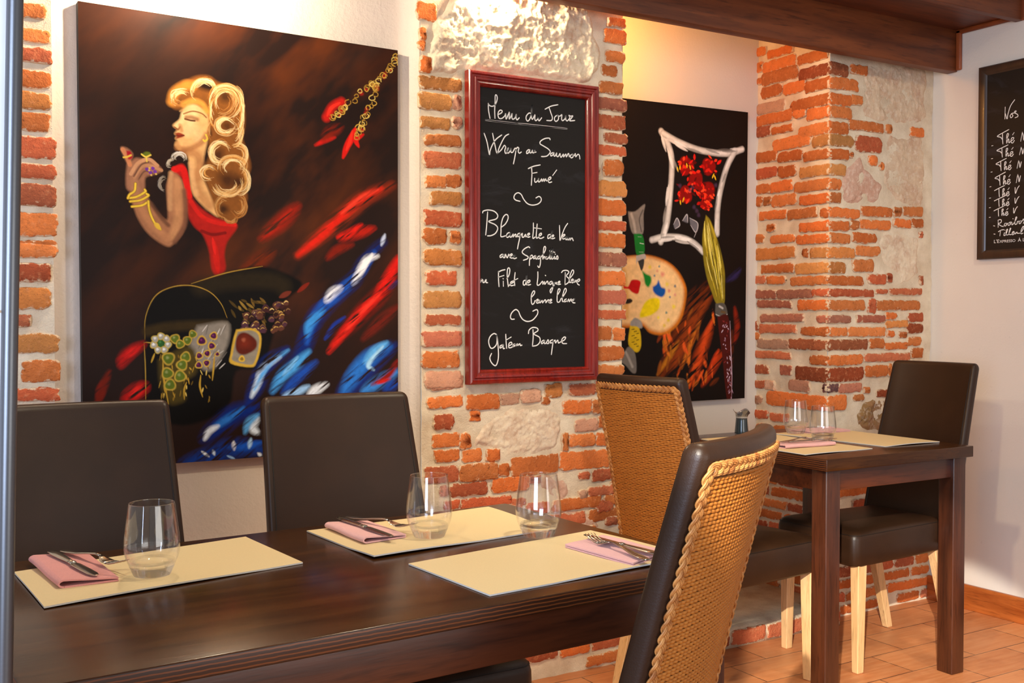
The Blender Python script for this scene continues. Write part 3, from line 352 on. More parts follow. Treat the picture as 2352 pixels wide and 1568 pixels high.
PAINT_WOMAN="""s|8a2a10|37.5|978,338 874,379 778,440 649,522|ts
s|d4200f|22.9|939,349 867,379 797,422 716,481 649,522|ts
s|e8402a|10.8|926,352 867,375 797,417|ts
s|b01c0c|25.0|912,449 848,464 791,479|ts
s|d81c10|16.7|867,441 822,465 784,475|ts
s|8c1c0a|33.3|650,405 602,441 531,486|ts
s|a8200c|12.5|626,415 566,464 537,482|ts
s|c81810|10.8|776,233 742,243 708,257|ts
s|7a1c0a|25.0|798,206 761,222 736,241|ts
s|6a2408|33.3|566,515 519,541 450,585|ts
s|7a1a0a|20.8|835,491 784,505 747,528|ts
p|a81a12|3|258,342 279,329 295,330 303,350 311,378 316,400 346,425 390,444 440,451 454,463 423,497 414,527 417,560 394,577 375,561 367,519 348,483 324,467 305,443 298,415 297,383 287,359 266,350|
s|d01812|14.2|266,341 290,338 300,366 308,398|
s|c81c14|10.0|313,410 346,442 395,455 446,457|
s|7a0e0a|6.7|345,475 378,482 417,477|
s|c01a10|14.2|384,498 389,536 394,569|t
s|d82018|7.5|378,490 386,527|t
p|a06a48|3|255,346 276,352 292,375 300,415 299,456 286,485 259,508 243,513 216,503 185,484 160,456 147,429 137,398 171,388 191,411 207,431 243,454 243,409 242,377|
s|c48a5a|16.7|273,367 273,408 275,448 259,490|s
s|b87c52|14.2|160,405 175,440 206,471 243,494|s
s|6e4430|10.0|295,387 298,427 294,464 264,502|s
s|5a3826|8.3|196,419 222,446 246,466|s
s|c89464|10.0|255,350 252,389 252,429|s
p|98664a|3|130,335 126,367 132,394 176,392 181,364 208,355 230,345 213,332 182,324 156,322 143,328 146,314 131,303 113,302 121,321|
s|c08a62|7.5|140,358 161,333 192,323 216,335|
s|b47e58|6.7|150,365 171,340 197,337 228,345|
s|6a4632|3.3|148,363 169,337 190,329|
s|6a4632|3.3|161,369 179,350 202,353|
s|c07a50|9.2|138,338 128,319 118,306|
s|a87452|16.7|150,373 153,389|s
p|9a1020|1.5|128,308 140,309 145,321 135,327 130,319|
s|d8b040|3.8|120,323 131,321 141,317|
p|5a6418|1.5|172,313 182,307 195,308 195,314 182,317|
s|d8b848|3.3|171,313 183,318 197,313|
s|d8b848|2.9|184,318 186,328|
b|6a3090|3.8|186,345|
b|6a3090|3.8|203,342|
b|6a3090|3.8|196,352|
b|6a3090|3.8|209,349|
b|d0a850|2.1|192,347|
b|d0a850|2.1|198,357|
b|d0a850|2.1|212,354|
b|d0a850|2.1|193,342|
s|7a5410|6.2|132,411 155,407 180,395 179,390|
s|e2bc3a|4.2|132,411 155,407 180,395 179,390|
s|7a5410|6.2|137,418 165,414 189,403 184,399|
s|e2bc3a|4.2|137,418 165,414 189,403 184,399|
s|7a5410|6.2|142,429 170,425 189,416|
s|e2bc3a|4.2|142,429 170,425 189,416|
s|7a5410|6.2|153,378 150,394 136,403 131,411|
s|e2bc3a|4.2|153,378 150,394 136,403 131,411|
s|7a5410|6.2|189,415 191,432 199,451 211,467 223,475|
s|e2bc3a|4.2|189,415 191,432 199,451 211,467 223,475|
p|d8ac38|1|205,461 218,463 225,474 224,478 212,474 205,467|
p|d8a468|3|283,210 291,209 288,221 280,231 263,242 268,248 275,251 267,261 273,265 269,272 274,277 267,287 280,295 299,298 309,321 313,357 319,390 346,415 393,441 395,424 368,383 347,343 352,314 364,273 372,231 367,207 332,191 305,194|
s|ecc088|25.0|321,202 310,239 304,252|s
s|e4b47c|20.8|331,250 337,266|s
s|ecc48c|10.8|294,216 288,231 275,242|s
s|a86e40|18.3|298,299 331,303 341,323 333,356|s
s|b87e4c|20.8|328,348 335,385 368,416|s
s|dca870|10.8|314,325 320,365 330,393|s
s|a06438|11.7|274,292 304,294 342,278 364,256|s
s|c08850|9.2|274,282 280,292|s
s|4a2814|3.8|298,226 313,228 327,228|
s|7a4a28|9.2|302,223 318,221 334,224|s
s|8a5a30|2.9|294,215 321,207 348,210 362,218|
s|8a5430|3.8|267,247 277,251 283,245|
s|b47a48|7.5|283,241 288,253|s
p|8a3018|1.2|267,261 280,258 297,263 284,269 270,272 274,266|
s|5a1c10|2.1|269,266 283,265 295,263|
s|e0b840|3.8|360,257 365,265 357,272 352,269|
p|7e4a1c|4|254,177 268,162 295,145 332,128 371,124 398,135 437,140 460,154 479,190 479,232 473,258 487,286 498,323 481,358 486,395 469,429 446,449 412,446 390,430 363,371 347,348 369,305 369,264 378,255 370,235 369,215 354,200 332,190 305,193 289,204 267,206 257,195|
p|24120a|6|354,138 376,139 387,148 376,157 349,155 340,148|
b|3a200e|20.8|420,166|s
b|4a280e|18.3|425,232|s
b|3a1e0c|20.8|397,300|s
b|33190a|29.2|424,356|s
b|33190a|20.8|458,359|s
b|2a1408|16.7|412,423|s
s|d88a34|19.2|259,191 268,170 300,151 321,149|s
s|e09a40|12.5|294,194 321,184 348,188 364,203|s
s|f4dca8|2.1|338,144 353,138 362,138 374,141 381,148|th
s|f0d090|1.8|324,153 339,138 360,132 383,140 392,155|th
s|f0d090|1.4|327,156 340,143 361,137 377,140 388,152|th
s|d89c50|1.4|341,139 362,134 377,137 389,149 390,162|th
s|f0d090|2.1|322,173 322,152 342,135 371,133 391,147|th
s|c07c34|1.6|327,166 331,152 347,140 364,138 381,144|th
s|c07c34|1.8|322,155 336,141 361,136 383,141 389,159|th
s|f4dca8|1.2|330,154 342,144 360,139 376,141 384,153|th
s|f4dca8|1.8|335,153 344,148 354,142 363,143 374,147|th
s|e8bc7c|1.3|324,163 332,144 359,137 383,143 389,164|th
s|e8bc7c|2.0|328,147 345,138 363,134 381,139 391,151|th
s|f4dca8|2.1|317,160 332,138 361,131 388,141 397,161|th
s|d89c50|1.5|313,165 318,152 325,140 344,131 366,126|th
s|f4dca8|2.1|329,144 348,134 364,133 382,135 391,145|th
s|f4dca8|1.3|319,161 327,142 352,132 376,134 393,149|th
s|e8bc7c|2.1|320,173 316,157 327,142 343,133 368,129|th
s|f0d090|1.6|325,162 331,146 347,137 369,135 387,145|th
s|f0d090|1.7|331,182 319,174 316,159 327,146 338,135|th
s|f0d090|1.2|323,148 344,135 375,130 392,145 392,165|th
s|e8bc7c|1.3|341,135 360,134 374,136 388,142 396,155|th
s|f0d090|2.1|324,165 327,152 342,140 360,136 380,139|th
s|e8bc7c|1.5|330,155 342,146 355,141 368,141 380,146|th
s|f4dca8|1.4|270,175 274,172 280,169 290,166 298,168|th
s|f0d090|2.2|267,186 272,179 279,170 291,169 302,172|th
s|e8bc7c|2.2|270,187 269,181 276,174 286,170 293,171|th
s|f4dca8|1.4|266,191 265,186 263,179 271,174 278,168|th
s|c07c34|1.4|272,195 269,190 263,187 265,178 270,172|th
s|f4dca8|1.9|256,187 256,180 260,175 266,170 274,166|th
s|c07c34|1.9|253,186 257,175 273,164 290,160 309,163|th
s|e8bc7c|1.8|262,178 268,168 281,163 296,164 311,167|th
s|c07c34|1.4|267,199 256,190 259,180 265,173 274,166|th
s|c07c34|1.1|259,187 260,178 265,169 276,165 290,162|th
s|d89c50|1.4|270,181 272,177 278,175 283,170 287,170|th
s|f0d090|2.1|268,183 272,176 278,172 290,168 299,170|th
s|f4dca8|1.5|258,195 258,181 267,169 282,161 301,161|th
s|f4dca8|1.4|263,188 266,178 274,169 289,164 303,168|th
s|f4dca8|2.1|255,181 260,168 275,162 291,159 304,159|th
s|f0d090|1.4|260,188 263,177 273,169 287,167 299,166|th
s|c07c34|1.7|270,199 261,191 259,182 266,172 278,164|th
s|d89c50|1.7|266,187 265,180 271,172 280,167 296,165|th
s|f4dca8|1.6|270,199 258,191 262,176 271,168 290,164|th
s|f0d090|1.1|268,185 272,178 283,172 294,170 304,173|th
s|b87838|2.0|272,196 264,192 260,187 255,185 254,177|th
s|d8a868|1.8|285,188 277,186 271,186 270,180 266,177|th
s|8a5424|1.3|295,190 287,192 276,191 267,191 261,185|th
s|b87838|1.3|283,198 274,195 264,193 260,190 254,182|th
s|b87838|1.4|299,195 283,197 267,196 255,191 252,180|th
s|8a5424|1.2|280,195 270,196 262,191 256,184 255,176|th
s|b87838|1.4|299,192 283,195 271,195 257,186 254,178|th
s|d8a868|1.1|277,195 268,193 259,188 257,184 256,177|th
s|8a5424|1.4|279,191 272,187 266,182 266,178 266,171|th
s|8a5424|1.4|300,193 285,196 269,197 258,192 255,182|th
s|b87838|1.4|292,185 283,190 272,187 269,182 268,174|th
s|8a5424|1.8|282,190 278,191 270,188 268,185 262,182|th
s|b87838|1.3|310,186 298,195 277,199 264,194 251,185|th
s|d8a868|1.5|268,191 261,187 257,183 258,179 258,171|th
s|f4dca8|2.2|375,193 374,173 390,152 413,143 440,142|th
s|c07c34|1.6|393,150 428,143 455,150 469,174 452,202|th
s|c07c34|1.3|384,150 420,140 457,148 474,174 456,202|th
s|e8bc7c|1.8|390,176 400,160 431,153 447,166 450,187|th
s|f4dca8|2.0|370,187 390,149 441,142 470,173 444,213|th
s|f0d090|1.7|389,170 413,155 444,158 452,179 434,200|th
s|e8bc7c|1.7|389,184 396,162 421,151 444,160 451,180|th
s|f4dca8|1.3|394,188 397,168 423,155 446,166 446,187|th
s|c07c34|1.4|369,198 377,155 431,134 472,161 463,204|th
s|c07c34|1.7|365,175 382,148 421,136 456,141 476,164|th
s|d89c50|1.5|386,159 417,143 455,151 466,176 450,202|th
s|f4dca8|1.8|401,196 392,178 410,158 437,157 448,177|th
s|f0d090|1.5|386,163 400,152 423,147 445,151 457,163|th
s|f4dca8|1.5|385,210 372,173 413,139 462,151 465,196|th
s|c07c34|1.3|373,173 396,147 435,142 466,161 461,194|th
s|f0d090|1.9|385,168 408,149 439,152 461,171 448,197|th
s|c07c34|2.1|394,203 383,173 419,145 455,161 452,197|th
s|d89c50|1.4|370,195 381,150 442,138 477,172 445,215|th
s|f0d090|1.1|370,193 385,151 436,136 474,165 455,207|th
s|f4dca8|2.1|393,195 390,181 397,165 411,156 431,156|th
s|c07c34|1.3|396,196 393,182 398,167 411,156 429,157|th
s|c07c34|1.7|392,161 421,150 446,155 456,174 450,193|th
s|c07c34|1.6|392,180 401,161 422,154 447,165 446,184|th
s|f4dca8|2.2|392,148 435,141 470,160 461,198 425,217|th
s|e8bc7c|2.1|377,173 396,152 428,143 456,158 464,181|th
s|c07c34|1.4|387,184 395,163 424,151 449,161 453,185|th
s|d89c50|1.5|388,193 393,166 424,150 452,167 445,194|th
s|e8bc7c|1.1|393,196 387,174 408,154 441,155 455,175|th
s|c07c34|1.4|375,161 410,139 452,144 472,171 458,204|th
s|f0d090|1.6|375,167 410,141 453,149 469,181 440,211|th
s|c07c34|1.3|378,172 402,147 448,145 465,174 447,207|th
s|f0d090|1.9|383,170 402,153 428,148 451,155 458,174|th
s|d8a868|1.3|429,153 442,162 446,174 443,189 437,199|th
s|8a5424|1.6|447,185 441,197 431,207 414,211 402,210|th
s|d8a868|1.8|446,152 455,175 447,199 422,213 398,211|th
s|8a5424|1.1|434,163 442,173 438,190 426,198 410,202|th
s|b87838|2.0|427,165 434,172 432,182 431,186 425,193|th
s|d8a868|1.2|441,158 449,177 440,197 417,207 394,205|th
s|b87838|1.8|439,162 442,172 443,184 435,195 424,204|th
s|8a5424|1.5|438,181 434,188 430,193 424,196 415,200|th
s|8a5424|2.1|436,149 449,165 446,188 431,206 407,213|th
s|b87838|1.4|433,160 441,175 437,189 422,202 403,200|th
s|b87838|1.8|431,177 431,186 421,194 413,197 401,192|th
s|b87838|1.5|421,151 433,153 444,162 447,172 444,185|th
s|d8a868|1.8|433,159 444,173 439,191 418,204 400,203|th
s|8a5424|1.4|438,172 436,178 434,189 429,193 418,198|th
s|8a5424|2.2|439,159 446,169 443,181 441,192 433,200|th
s|b87838|1.6|422,148 441,159 450,180 438,199 416,210|th
s|e8bc7c|2.0|441,238 420,248 402,237 407,220 435,219|th
s|f0d090|1.5|444,242 430,247 410,247 400,240 397,231|th
s|f4dca8|1.5|441,241 415,248 398,232 419,218 445,224|th
s|f0d090|1.7|424,247 405,240 402,230 418,220 432,220|th
s|d89c50|1.7|420,252 398,245 393,229 406,215 433,212|th
s|f0d090|1.3|399,244 395,229 409,216 431,214 449,223|th
s|f0d090|1.2|458,237 429,255 393,249 389,222 422,207|th
s|f0d090|2.1|443,236 425,245 406,239 407,223 430,218|th
s|f4dca8|1.9|400,243 391,230 404,219 428,214 444,220|th
s|c07c34|1.3|424,253 399,249 391,233 397,219 418,211|th
s|f4dca8|2.1|444,240 412,248 397,232 421,217 447,228|th
s|e8bc7c|1.4|444,242 418,248 396,239 401,224 422,216|th
s|f4dca8|1.7|452,227 435,246 408,247 395,233 413,218|th
s|e8bc7c|1.1|453,246 428,253 398,252 384,236 395,220|th
s|d89c50|1.3|430,253 395,247 388,228 410,212 445,212|th
s|e8bc7c|2.1|436,247 402,249 392,226 421,212 453,225|th
s|d89c50|1.5|452,233 424,251 395,238 406,217 444,216|th
s|e8bc7c|1.2|452,231 425,253 394,241 409,215 449,217|th
s|c07c34|1.3|444,248 410,252 387,238 402,215 433,212|th
s|f0d090|2.1|438,237 421,243 405,239 406,229 419,219|th
s|f4dca8|2.0|413,250 396,243 393,228 410,216 430,214|th
s|f4dca8|1.8|434,248 403,245 398,226 422,216 447,226|th
s|e8bc7c|1.1|460,232 460,241 462,247 460,252 458,257|th
s|d89c50|1.2|472,231 468,248 462,262 452,271 441,272|th
s|f0d090|1.6|477,246 472,259 468,268 458,276 452,278|th
s|f4dca8|1.1|472,239 471,250 466,260 458,269 451,274|th
s|f4dca8|1.5|460,220 462,227 467,238 465,249 462,259|th
s|f0d090|1.9|453,210 467,222 473,242 469,261 456,275|th
s|f4dca8|1.9|465,224 467,235 467,244 466,252 461,261|th
s|d89c50|1.7|460,224 466,234 466,243 462,253 456,262|th
s|d89c50|1.7|457,224 461,234 460,243 459,255 453,263|th
s|f0d090|2.1|472,220 477,241 469,260 458,275 444,280|th
s|f4dca8|1.2|464,238 462,247 461,254 453,264 448,264|th
s|d89c50|2.2|468,217 473,239 470,260 454,276 439,276|th
s|e8bc7c|2.1|464,219 470,225 468,232 469,242 471,252|th
s|f0d090|1.2|472,230 475,248 466,264 456,277 443,279|th
s|f0d090|1.7|453,225 458,234 462,241 459,251 451,260|th
s|c07c34|1.2|455,207 464,211 474,223 475,235 476,252|th
s|f0d090|1.7|471,156 474,173 476,195 475,217 466,234|th
s|c07c34|1.2|462,151 470,169 472,197 465,222 456,235|th
s|f0d090|1.4|470,176 468,187 470,201 468,212 464,223|th
s|f4dca8|1.9|466,156 473,180 471,210 462,234 446,238|th
s|e8bc7c|1.4|466,143 474,166 477,193 472,221 463,241|th
s|d89c50|2.0|462,165 468,175 468,189 468,203 462,214|th
s|c07c34|1.8|454,139 466,143 473,164 477,193 473,223|th
s|d89c50|1.2|455,149 466,154 472,176 474,203 466,227|th
s|d89c50|2.2|471,150 478,177 474,215 464,242 449,248|th
s|f4dca8|1.7|475,177 477,194 475,211 469,224 464,237|th
s|f4dca8|1.2|481,177 478,199 477,221 468,242 458,250|th
s|f4dca8|1.5|455,140 468,151 477,175 474,206 466,231|th
s|f0d090|1.4|456,137 474,152 477,188 471,224 458,248|th
s|d89c50|1.7|462,162 464,169 466,183 470,192 468,207|th
s|c07c34|1.1|467,181 466,197 465,214 460,224 449,227|th
s|f4dca8|1.5|469,161 470,174 474,190 471,205 469,220|th
s|d89c50|1.8|405,320 389,317 375,301 376,286 394,275|th
s|f4dca8|1.6|388,315 372,304 374,289 385,276 408,270|th
s|e8bc7c|1.2|405,316 388,311 379,295 388,281 406,274|th
s|c07c34|1.5|399,315 383,305 382,290 395,277 418,276|th
s|f4dca8|1.7|380,314 373,298 379,280 401,270 424,273|th
s|e8bc7c|1.9|426,308 397,316 376,298 394,275 423,277|th
s|f0d090|1.9|413,320 378,314 375,288 403,270 434,278|th
s|f4dca8|2.1|417,315 385,315 373,294 391,273 424,274|th
s|f4dca8|1.9|412,320 380,314 377,288 402,269 435,283|th
s|f0d090|1.6|408,309 395,307 385,300 387,289 400,281|th
s|d89c50|1.3|416,308 396,312 386,302 389,288 401,279|th
s|e8bc7c|1.5|399,319 383,313 375,303 377,290 387,276|th
s|f4dca8|2.2|404,314 393,311 383,303 382,294 384,285|th
s|f4dca8|1.3|392,311 386,302 386,291 393,285 405,278|th
s|f0d090|1.7|404,319 386,311 376,297 387,280 406,272|th
s|e8bc7c|1.5|394,315 380,301 388,279 409,274 431,284|th
s|f4dca8|1.6|372,308 372,292 380,275 403,268 422,269|th
s|c07c34|2.1|409,324 374,313 374,281 409,263 440,283|th
s|f0d090|1.8|384,304 379,293 391,280 403,274 421,279|th
s|f4dca8|1.5|429,317 392,322 369,301 383,271 425,269|th
s|e8bc7c|1.5|399,325 377,317 366,295 377,276 404,264|th
s|f0d090|1.7|382,286 393,278 409,272 424,279 431,290|th
s|f0d090|1.2|406,317 392,313 382,303 380,290 385,279|th
s|f0d090|1.3|382,312 377,296 385,280 401,272 421,275|th
s|c07c34|2.1|475,274 485,286 487,302 477,316 463,325|th
s|f4dca8|2.1|467,273 476,278 482,288 484,298 482,306|th
s|f4dca8|1.5|467,272 478,278 486,290 484,306 473,318|th
s|c07c34|1.9|442,274 464,272 481,284 483,305 465,319|th
s|d89c50|1.9|456,282 469,282 475,291 471,304 463,312|th
s|d89c50|2.2|471,284 471,289 474,297 472,305 466,310|th
s|f4dca8|1.5|454,282 468,284 477,295 465,310 455,310|th
s|c07c34|1.3|463,282 471,285 473,294 473,304 461,310|th
s|e8bc7c|1.7|466,268 484,277 490,292 484,310 468,323|th
s|c07c34|1.9|476,280 486,291 483,307 471,317 459,320|th
s|f0d090|1.7|452,277 471,279 481,288 479,305 465,315|th
s|e8bc7c|1.1|471,270 485,280 490,300 478,319 460,326|th
s|c07c34|1.6|446,278 460,276 469,276 476,285 481,293|th
s|f0d090|1.9|441,275 461,269 479,276 485,296 476,313|th
s|d89c50|1.1|456,278 465,277 477,284 480,295 477,303|th
s|c07c34|1.2|447,274 466,272 485,283 486,298 474,317|th
s|c07c34|1.6|469,274 479,285 481,300 473,311 462,317|th
s|e8bc7c|1.2|453,275 473,278 483,290 476,307 463,317|th
s|f0d090|1.3|445,275 468,272 485,283 483,303 468,319|th
s|f4dca8|2.0|469,268 485,277 489,291 484,307 476,320|th
s|f4dca8|1.1|414,324 421,313 437,308 452,309 466,314|th
s|f0d090|2.0|417,322 422,318 433,312 445,310 454,312|th
s|f4dca8|1.3|427,314 441,311 454,312 464,315 466,324|th
s|f4dca8|1.3|395,334 399,318 423,301 454,300 482,307|th
s|f4dca8|1.3|408,323 424,309 454,307 476,317 472,336|th
s|f0d090|1.6|409,328 414,317 426,311 442,308 459,308|th
s|c07c34|1.4|417,328 427,317 446,312 464,321 462,333|th
s|e8bc7c|1.7|433,302 456,304 473,313 478,328 468,339|th
s|f0d090|1.5|414,329 417,322 426,315 439,309 452,312|th
s|e8bc7c|1.7|404,336 405,317 434,302 470,306 481,326|th
s|d89c50|1.3|419,312 437,304 457,304 472,312 479,327|th
s|e8bc7c|1.9|398,322 411,309 432,301 453,300 472,308|th
s|f4dca8|2.0|423,339 415,330 417,322 430,312 444,312|th
s|f4dca8|1.7|424,337 416,329 425,318 437,310 458,312|th
s|e8bc7c|1.2|410,331 418,313 440,306 461,312 474,325|th
s|d89c50|1.2|402,319 426,303 465,303 484,320 476,343|th
s|d89c50|2.0|395,334 408,309 447,298 479,309 485,334|th
s|c07c34|1.6|418,314 430,310 447,305 460,307 469,317|th
s|c07c34|1.3|414,345 400,329 414,311 438,303 464,305|th
s|c07c34|2.2|406,320 414,311 436,304 456,303 475,310|th
s|f4dca8|1.2|430,310 445,309 458,311 468,317 471,324|th
s|d89c50|1.5|416,309 434,302 456,301 473,308 484,318|th
s|e8bc7c|1.4|394,331 410,305 452,297 487,312 480,340|th
s|f0d090|1.8|417,337 417,319 440,307 464,314 466,332|th
s|d89c50|1.4|369,357 357,353 347,346 353,335 363,328|th
s|d89c50|2.0|367,351 357,346 358,338 370,333 381,337|th
s|e8bc7c|1.4|384,352 362,355 347,345 359,331 381,331|th
s|c07c34|1.7|356,354 348,347 353,336 365,330 375,329|th
s|c07c34|1.6|355,356 345,345 353,330 379,327 394,337|th
s|f4dca8|1.6|350,348 351,338 360,334 368,328 381,331|th
s|d89c50|1.4|359,352 354,344 356,334 371,333 386,337|th
s|c07c34|1.9|375,358 358,356 347,349 347,341 357,330|th
s|d89c50|2.1|365,352 358,348 356,338 363,334 375,332|th
s|f0d090|1.8|343,352 344,339 351,330 367,324 386,326|th
s|f0d090|1.6|355,357 347,345 348,335 364,326 382,328|th
s|f0d090|1.7|375,359 354,360 343,349 343,337 357,325|th
s|d89c50|1.3|373,359 347,351 347,336 373,327 390,336|th
s|d89c50|2.1|374,358 364,357 350,352 345,347 347,339|th
s|c07c34|2.0|370,358 346,350 350,334 375,325 395,339|th
s|f4dca8|1.7|370,357 350,352 345,338 369,326 387,334|th
s|d89c50|1.7|372,353 357,349 354,344 358,336 374,332|th
s|c07c34|1.6|356,357 343,347 352,331 372,326 392,330|th
s|f4dca8|1.5|373,356 352,352 352,337 370,328 383,335|th
s|f4dca8|1.7|345,351 340,341 348,333 361,327 373,323|th
s|d89c50|1.2|468,354 465,373 444,386 414,390 390,379|th
s|d89c50|1.2|464,364 455,381 430,389 406,388 389,377|th
s|e8bc7c|1.1|461,374 445,383 427,388 410,387 393,381|th
s|f0d090|1.2|464,377 443,388 423,389 398,387 385,379|th
s|e8bc7c|1.9|471,348 472,370 448,388 411,395 382,384|th
s|d89c50|1.2|471,365 467,380 448,389 428,394 406,392|th
s|d89c50|1.8|471,357 469,370 458,383 438,393 412,394|th
s|f4dca8|1.4|464,353 468,370 444,387 413,391 387,379|th
s|f4dca8|1.7|449,368 436,376 421,378 408,377 397,368|th
s|f0d090|2.0|448,385 428,391 408,390 391,383 381,373|th
s|f4dca8|1.6|450,362 451,367 441,375 434,378 420,378|th
s|e8bc7c|1.4|472,362 460,382 434,393 405,393 381,382|th
s|f0d090|1.4|459,368 448,379 421,387 398,381 386,368|th
s|e8bc7c|1.6|448,364 441,374 427,378 407,377 397,368|th
s|e8bc7c|1.6|452,358 452,369 441,377 430,383 411,379|th
s|f0d090|1.5|447,355 452,367 440,376 420,380 402,376|th
s|c07c34|1.3|454,360 450,367 448,374 436,379 425,382|th
s|d89c50|1.3|474,366 453,385 423,391 389,385 376,368|th
s|f0d090|1.3|465,350 471,359 468,372 461,381 445,389|th
s|d89c50|1.8|460,374 441,384 421,386 400,383 389,373|th
s|c07c34|1.6|456,365 449,375 435,384 412,383 399,377|th
s|c07c34|1.2|441,375 432,382 419,379 406,379 400,374|th
s|f4dca8|2.2|460,382 438,390 411,391 392,386 380,375|th
s|e8bc7c|1.3|455,372 445,377 433,381 418,383 402,380|th
s|e8bc7c|1.2|455,377 439,382 424,387 403,384 393,376|th
s|d89c50|1.7|458,381 434,390 411,390 390,385 379,373|th
s|f0d090|1.3|462,384 442,393 417,394 390,390 376,379|th
s|f0d090|1.9|429,382 417,384 404,382 394,373 389,366|th
s|e8bc7c|1.6|473,332 482,346 486,359 474,372 460,377|th
s|d89c50|1.5|470,335 476,341 479,351 481,360 476,370|th
s|f4dca8|2.0|472,328 485,338 487,358 477,376 459,381|th
s|c07c34|1.7|479,331 483,338 489,348 488,361 481,372|th
s|e8bc7c|1.6|482,329 489,336 491,349 495,359 488,368|th
s|d89c50|2.0|472,329 480,336 485,348 485,362 475,373|th
s|d89c50|1.6|479,328 491,340 491,358 487,373 476,385|th
s|f0d090|1.8|471,321 487,334 492,354 486,378 463,386|th
s|e8bc7c|1.4|479,334 486,348 485,360 478,374 463,379|th
s|f0d090|2.1|486,328 492,338 494,354 491,365 486,379|th
s|f4dca8|1.6|483,335 486,344 491,356 486,369 475,377|th
s|f4dca8|1.1|491,330 498,349 492,368 479,385 462,391|th
s|d89c50|1.7|479,341 481,349 479,359 474,366 471,372|th
s|e8bc7c|2.0|493,333 497,355 490,375 471,388 452,387|th
s|f4dca8|1.9|482,326 496,346 494,371 474,386 453,388|th
s|e8bc7c|1.4|460,328 468,328 480,333 485,343 488,357|th
s|f0d090|1.8|470,325 487,334 492,357 483,375 465,386|th
s|d89c50|1.7|471,333 481,341 484,355 475,373 462,376|th
s|b87838|1.9|410,446 396,435 388,417 401,398 418,393|th
s|d8a868|1.2|399,412 405,408 408,401 418,403 423,404|th
s|d8a868|1.4|411,434 401,428 400,416 405,409 414,404|th
s|8a5424|2.1|421,437 408,434 398,426 396,414 405,402|th
s|d8a868|1.8|399,442 387,427 388,405 410,389 431,395|th
s|8a5424|1.3|406,434 402,427 399,419 400,411 407,405|th
s|b87838|1.9|397,437 391,427 391,413 397,403 406,396|th
s|8a5424|1.9|423,447 400,444 387,427 387,406 408,391|th
s|8a5424|1.3|392,426 390,416 395,404 404,397 416,395|th
s|d8a868|1.8|393,425 391,416 396,405 406,398 416,397|th
s|8a5424|2.1|412,439 398,431 394,419 397,406 413,397|th
s|b87838|1.2|393,426 392,417 398,410 405,404 412,400|th
s|8a5424|1.5|387,427 387,416 390,402 399,394 411,389|th
s|b87838|2.2|418,444 407,441 397,435 389,424 389,414|th
s|b87838|1.1|420,444 398,439 390,421 398,402 417,394|th
s|d8a868|1.1|417,443 394,434 390,416 401,399 426,396|th
s|8a5424|1.8|395,436 388,426 391,411 397,400 410,393|th
s|b87838|1.9|400,436 391,421 397,405 410,397 428,400|th
s|b87838|1.4|411,437 398,428 397,413 408,405 424,405|th
s|d8a868|1.8|387,421 389,412 395,402 406,395 418,394|th
s|d8a868|1.8|475,410 474,421 465,428 455,431 445,425|th
s|b87838|1.8|459,391 474,400 476,412 475,423 462,433|th
s|d8a868|1.8|475,389 481,401 485,414 480,427 471,438|th
s|b87838|2.1|480,394 487,414 479,432 460,441 445,440|th
s|d8a868|1.2|471,402 473,411 473,417 466,428 457,429|th
s|b87838|2.1|479,410 475,420 467,428 459,432 452,433|th
s|8a5424|1.3|460,388 475,395 480,416 469,435 448,436|th
s|d8a868|1.4|473,412 473,420 468,425 458,426 453,429|th
s|b87838|2.2|476,397 480,413 478,423 465,432 454,437|th
s|8a5424|2.2|458,390 471,394 480,408 476,428 463,439|th
s|d8a868|1.7|464,391 476,398 479,410 475,426 464,434|th
s|8a5424|1.5|454,397 465,401 471,409 470,417 464,426|th
s|b87838|1.9|472,389 480,409 474,429 456,440 435,426|th
s|8a5424|1.8|460,399 468,401 470,406 470,416 470,420|th
s|d8a868|1.8|466,398 469,403 470,409 471,415 468,423|th
s|8a5424|2.2|460,396 471,402 472,415 466,424 454,429|th
s|b87838|1.8|457,386 477,392 483,412 479,430 457,441|th
s|b87838|1.9|460,399 467,404 469,417 463,426 451,425|th
s|8a5424|1.1|461,395 467,395 474,402 473,408 476,414|th
s|8a5424|1.5|478,417 471,428 462,434 451,431 442,426|th
s|d8a868|1.5|451,442 443,449 434,450 422,448 419,443|th
s|d8a868|1.5|446,449 439,453 429,453 420,449 417,444|th
s|d8a868|2.1|452,448 441,452 426,454 417,449 415,442|th
s|8a5424|2.1|448,452 443,454 432,454 423,454 418,451|th
s|8a5424|2.0|449,447 441,451 436,450 429,450 424,449|th
s|b87838|1.8|447,449 436,452 428,451 421,450 417,446|th
s|b87838|2.0|446,445 445,447 436,451 430,448 423,447|th
s|8a5424|1.1|446,442 447,444 444,447 438,448 432,449|th
s|8a5424|1.2|457,440 450,448 440,455 427,454 416,449|th
s|d8a868|1.7|449,441 443,446 433,450 425,449 419,445|th
s|b87838|1.9|455,438 455,445 451,452 438,454 426,455|th
s|8a5424|1.6|453,448 445,452 436,454 422,452 416,448|th
s|b87838|1.7|452,441 447,446 444,450 432,450 423,450|th
s|b87838|1.4|439,449 434,449 429,449 424,448 424,444|th
s|a89880|2.1|264,309 277,302 291,306 300,313 292,321|th
s|a89880|1.9|271,319 268,312 276,308 283,309 292,314|th
s|e0d8cc|2.1|262,321 260,311 274,303 288,304 297,314|th
s|c8b8a0|1.7|255,317 262,306 284,301 299,307 302,318|th
s|c8b8a0|1.5|262,317 270,306 284,303 294,310 294,319|th
s|a89880|1.7|262,310 273,306 288,304 297,309 297,319|th
s|e0d8cc|1.4|265,306 273,301 284,302 297,304 302,312|th
s|e0d8cc|1.3|257,314 267,306 284,302 298,305 302,316|th
s|c8b8a0|1.6|269,319 266,312 276,309 285,308 291,313|th
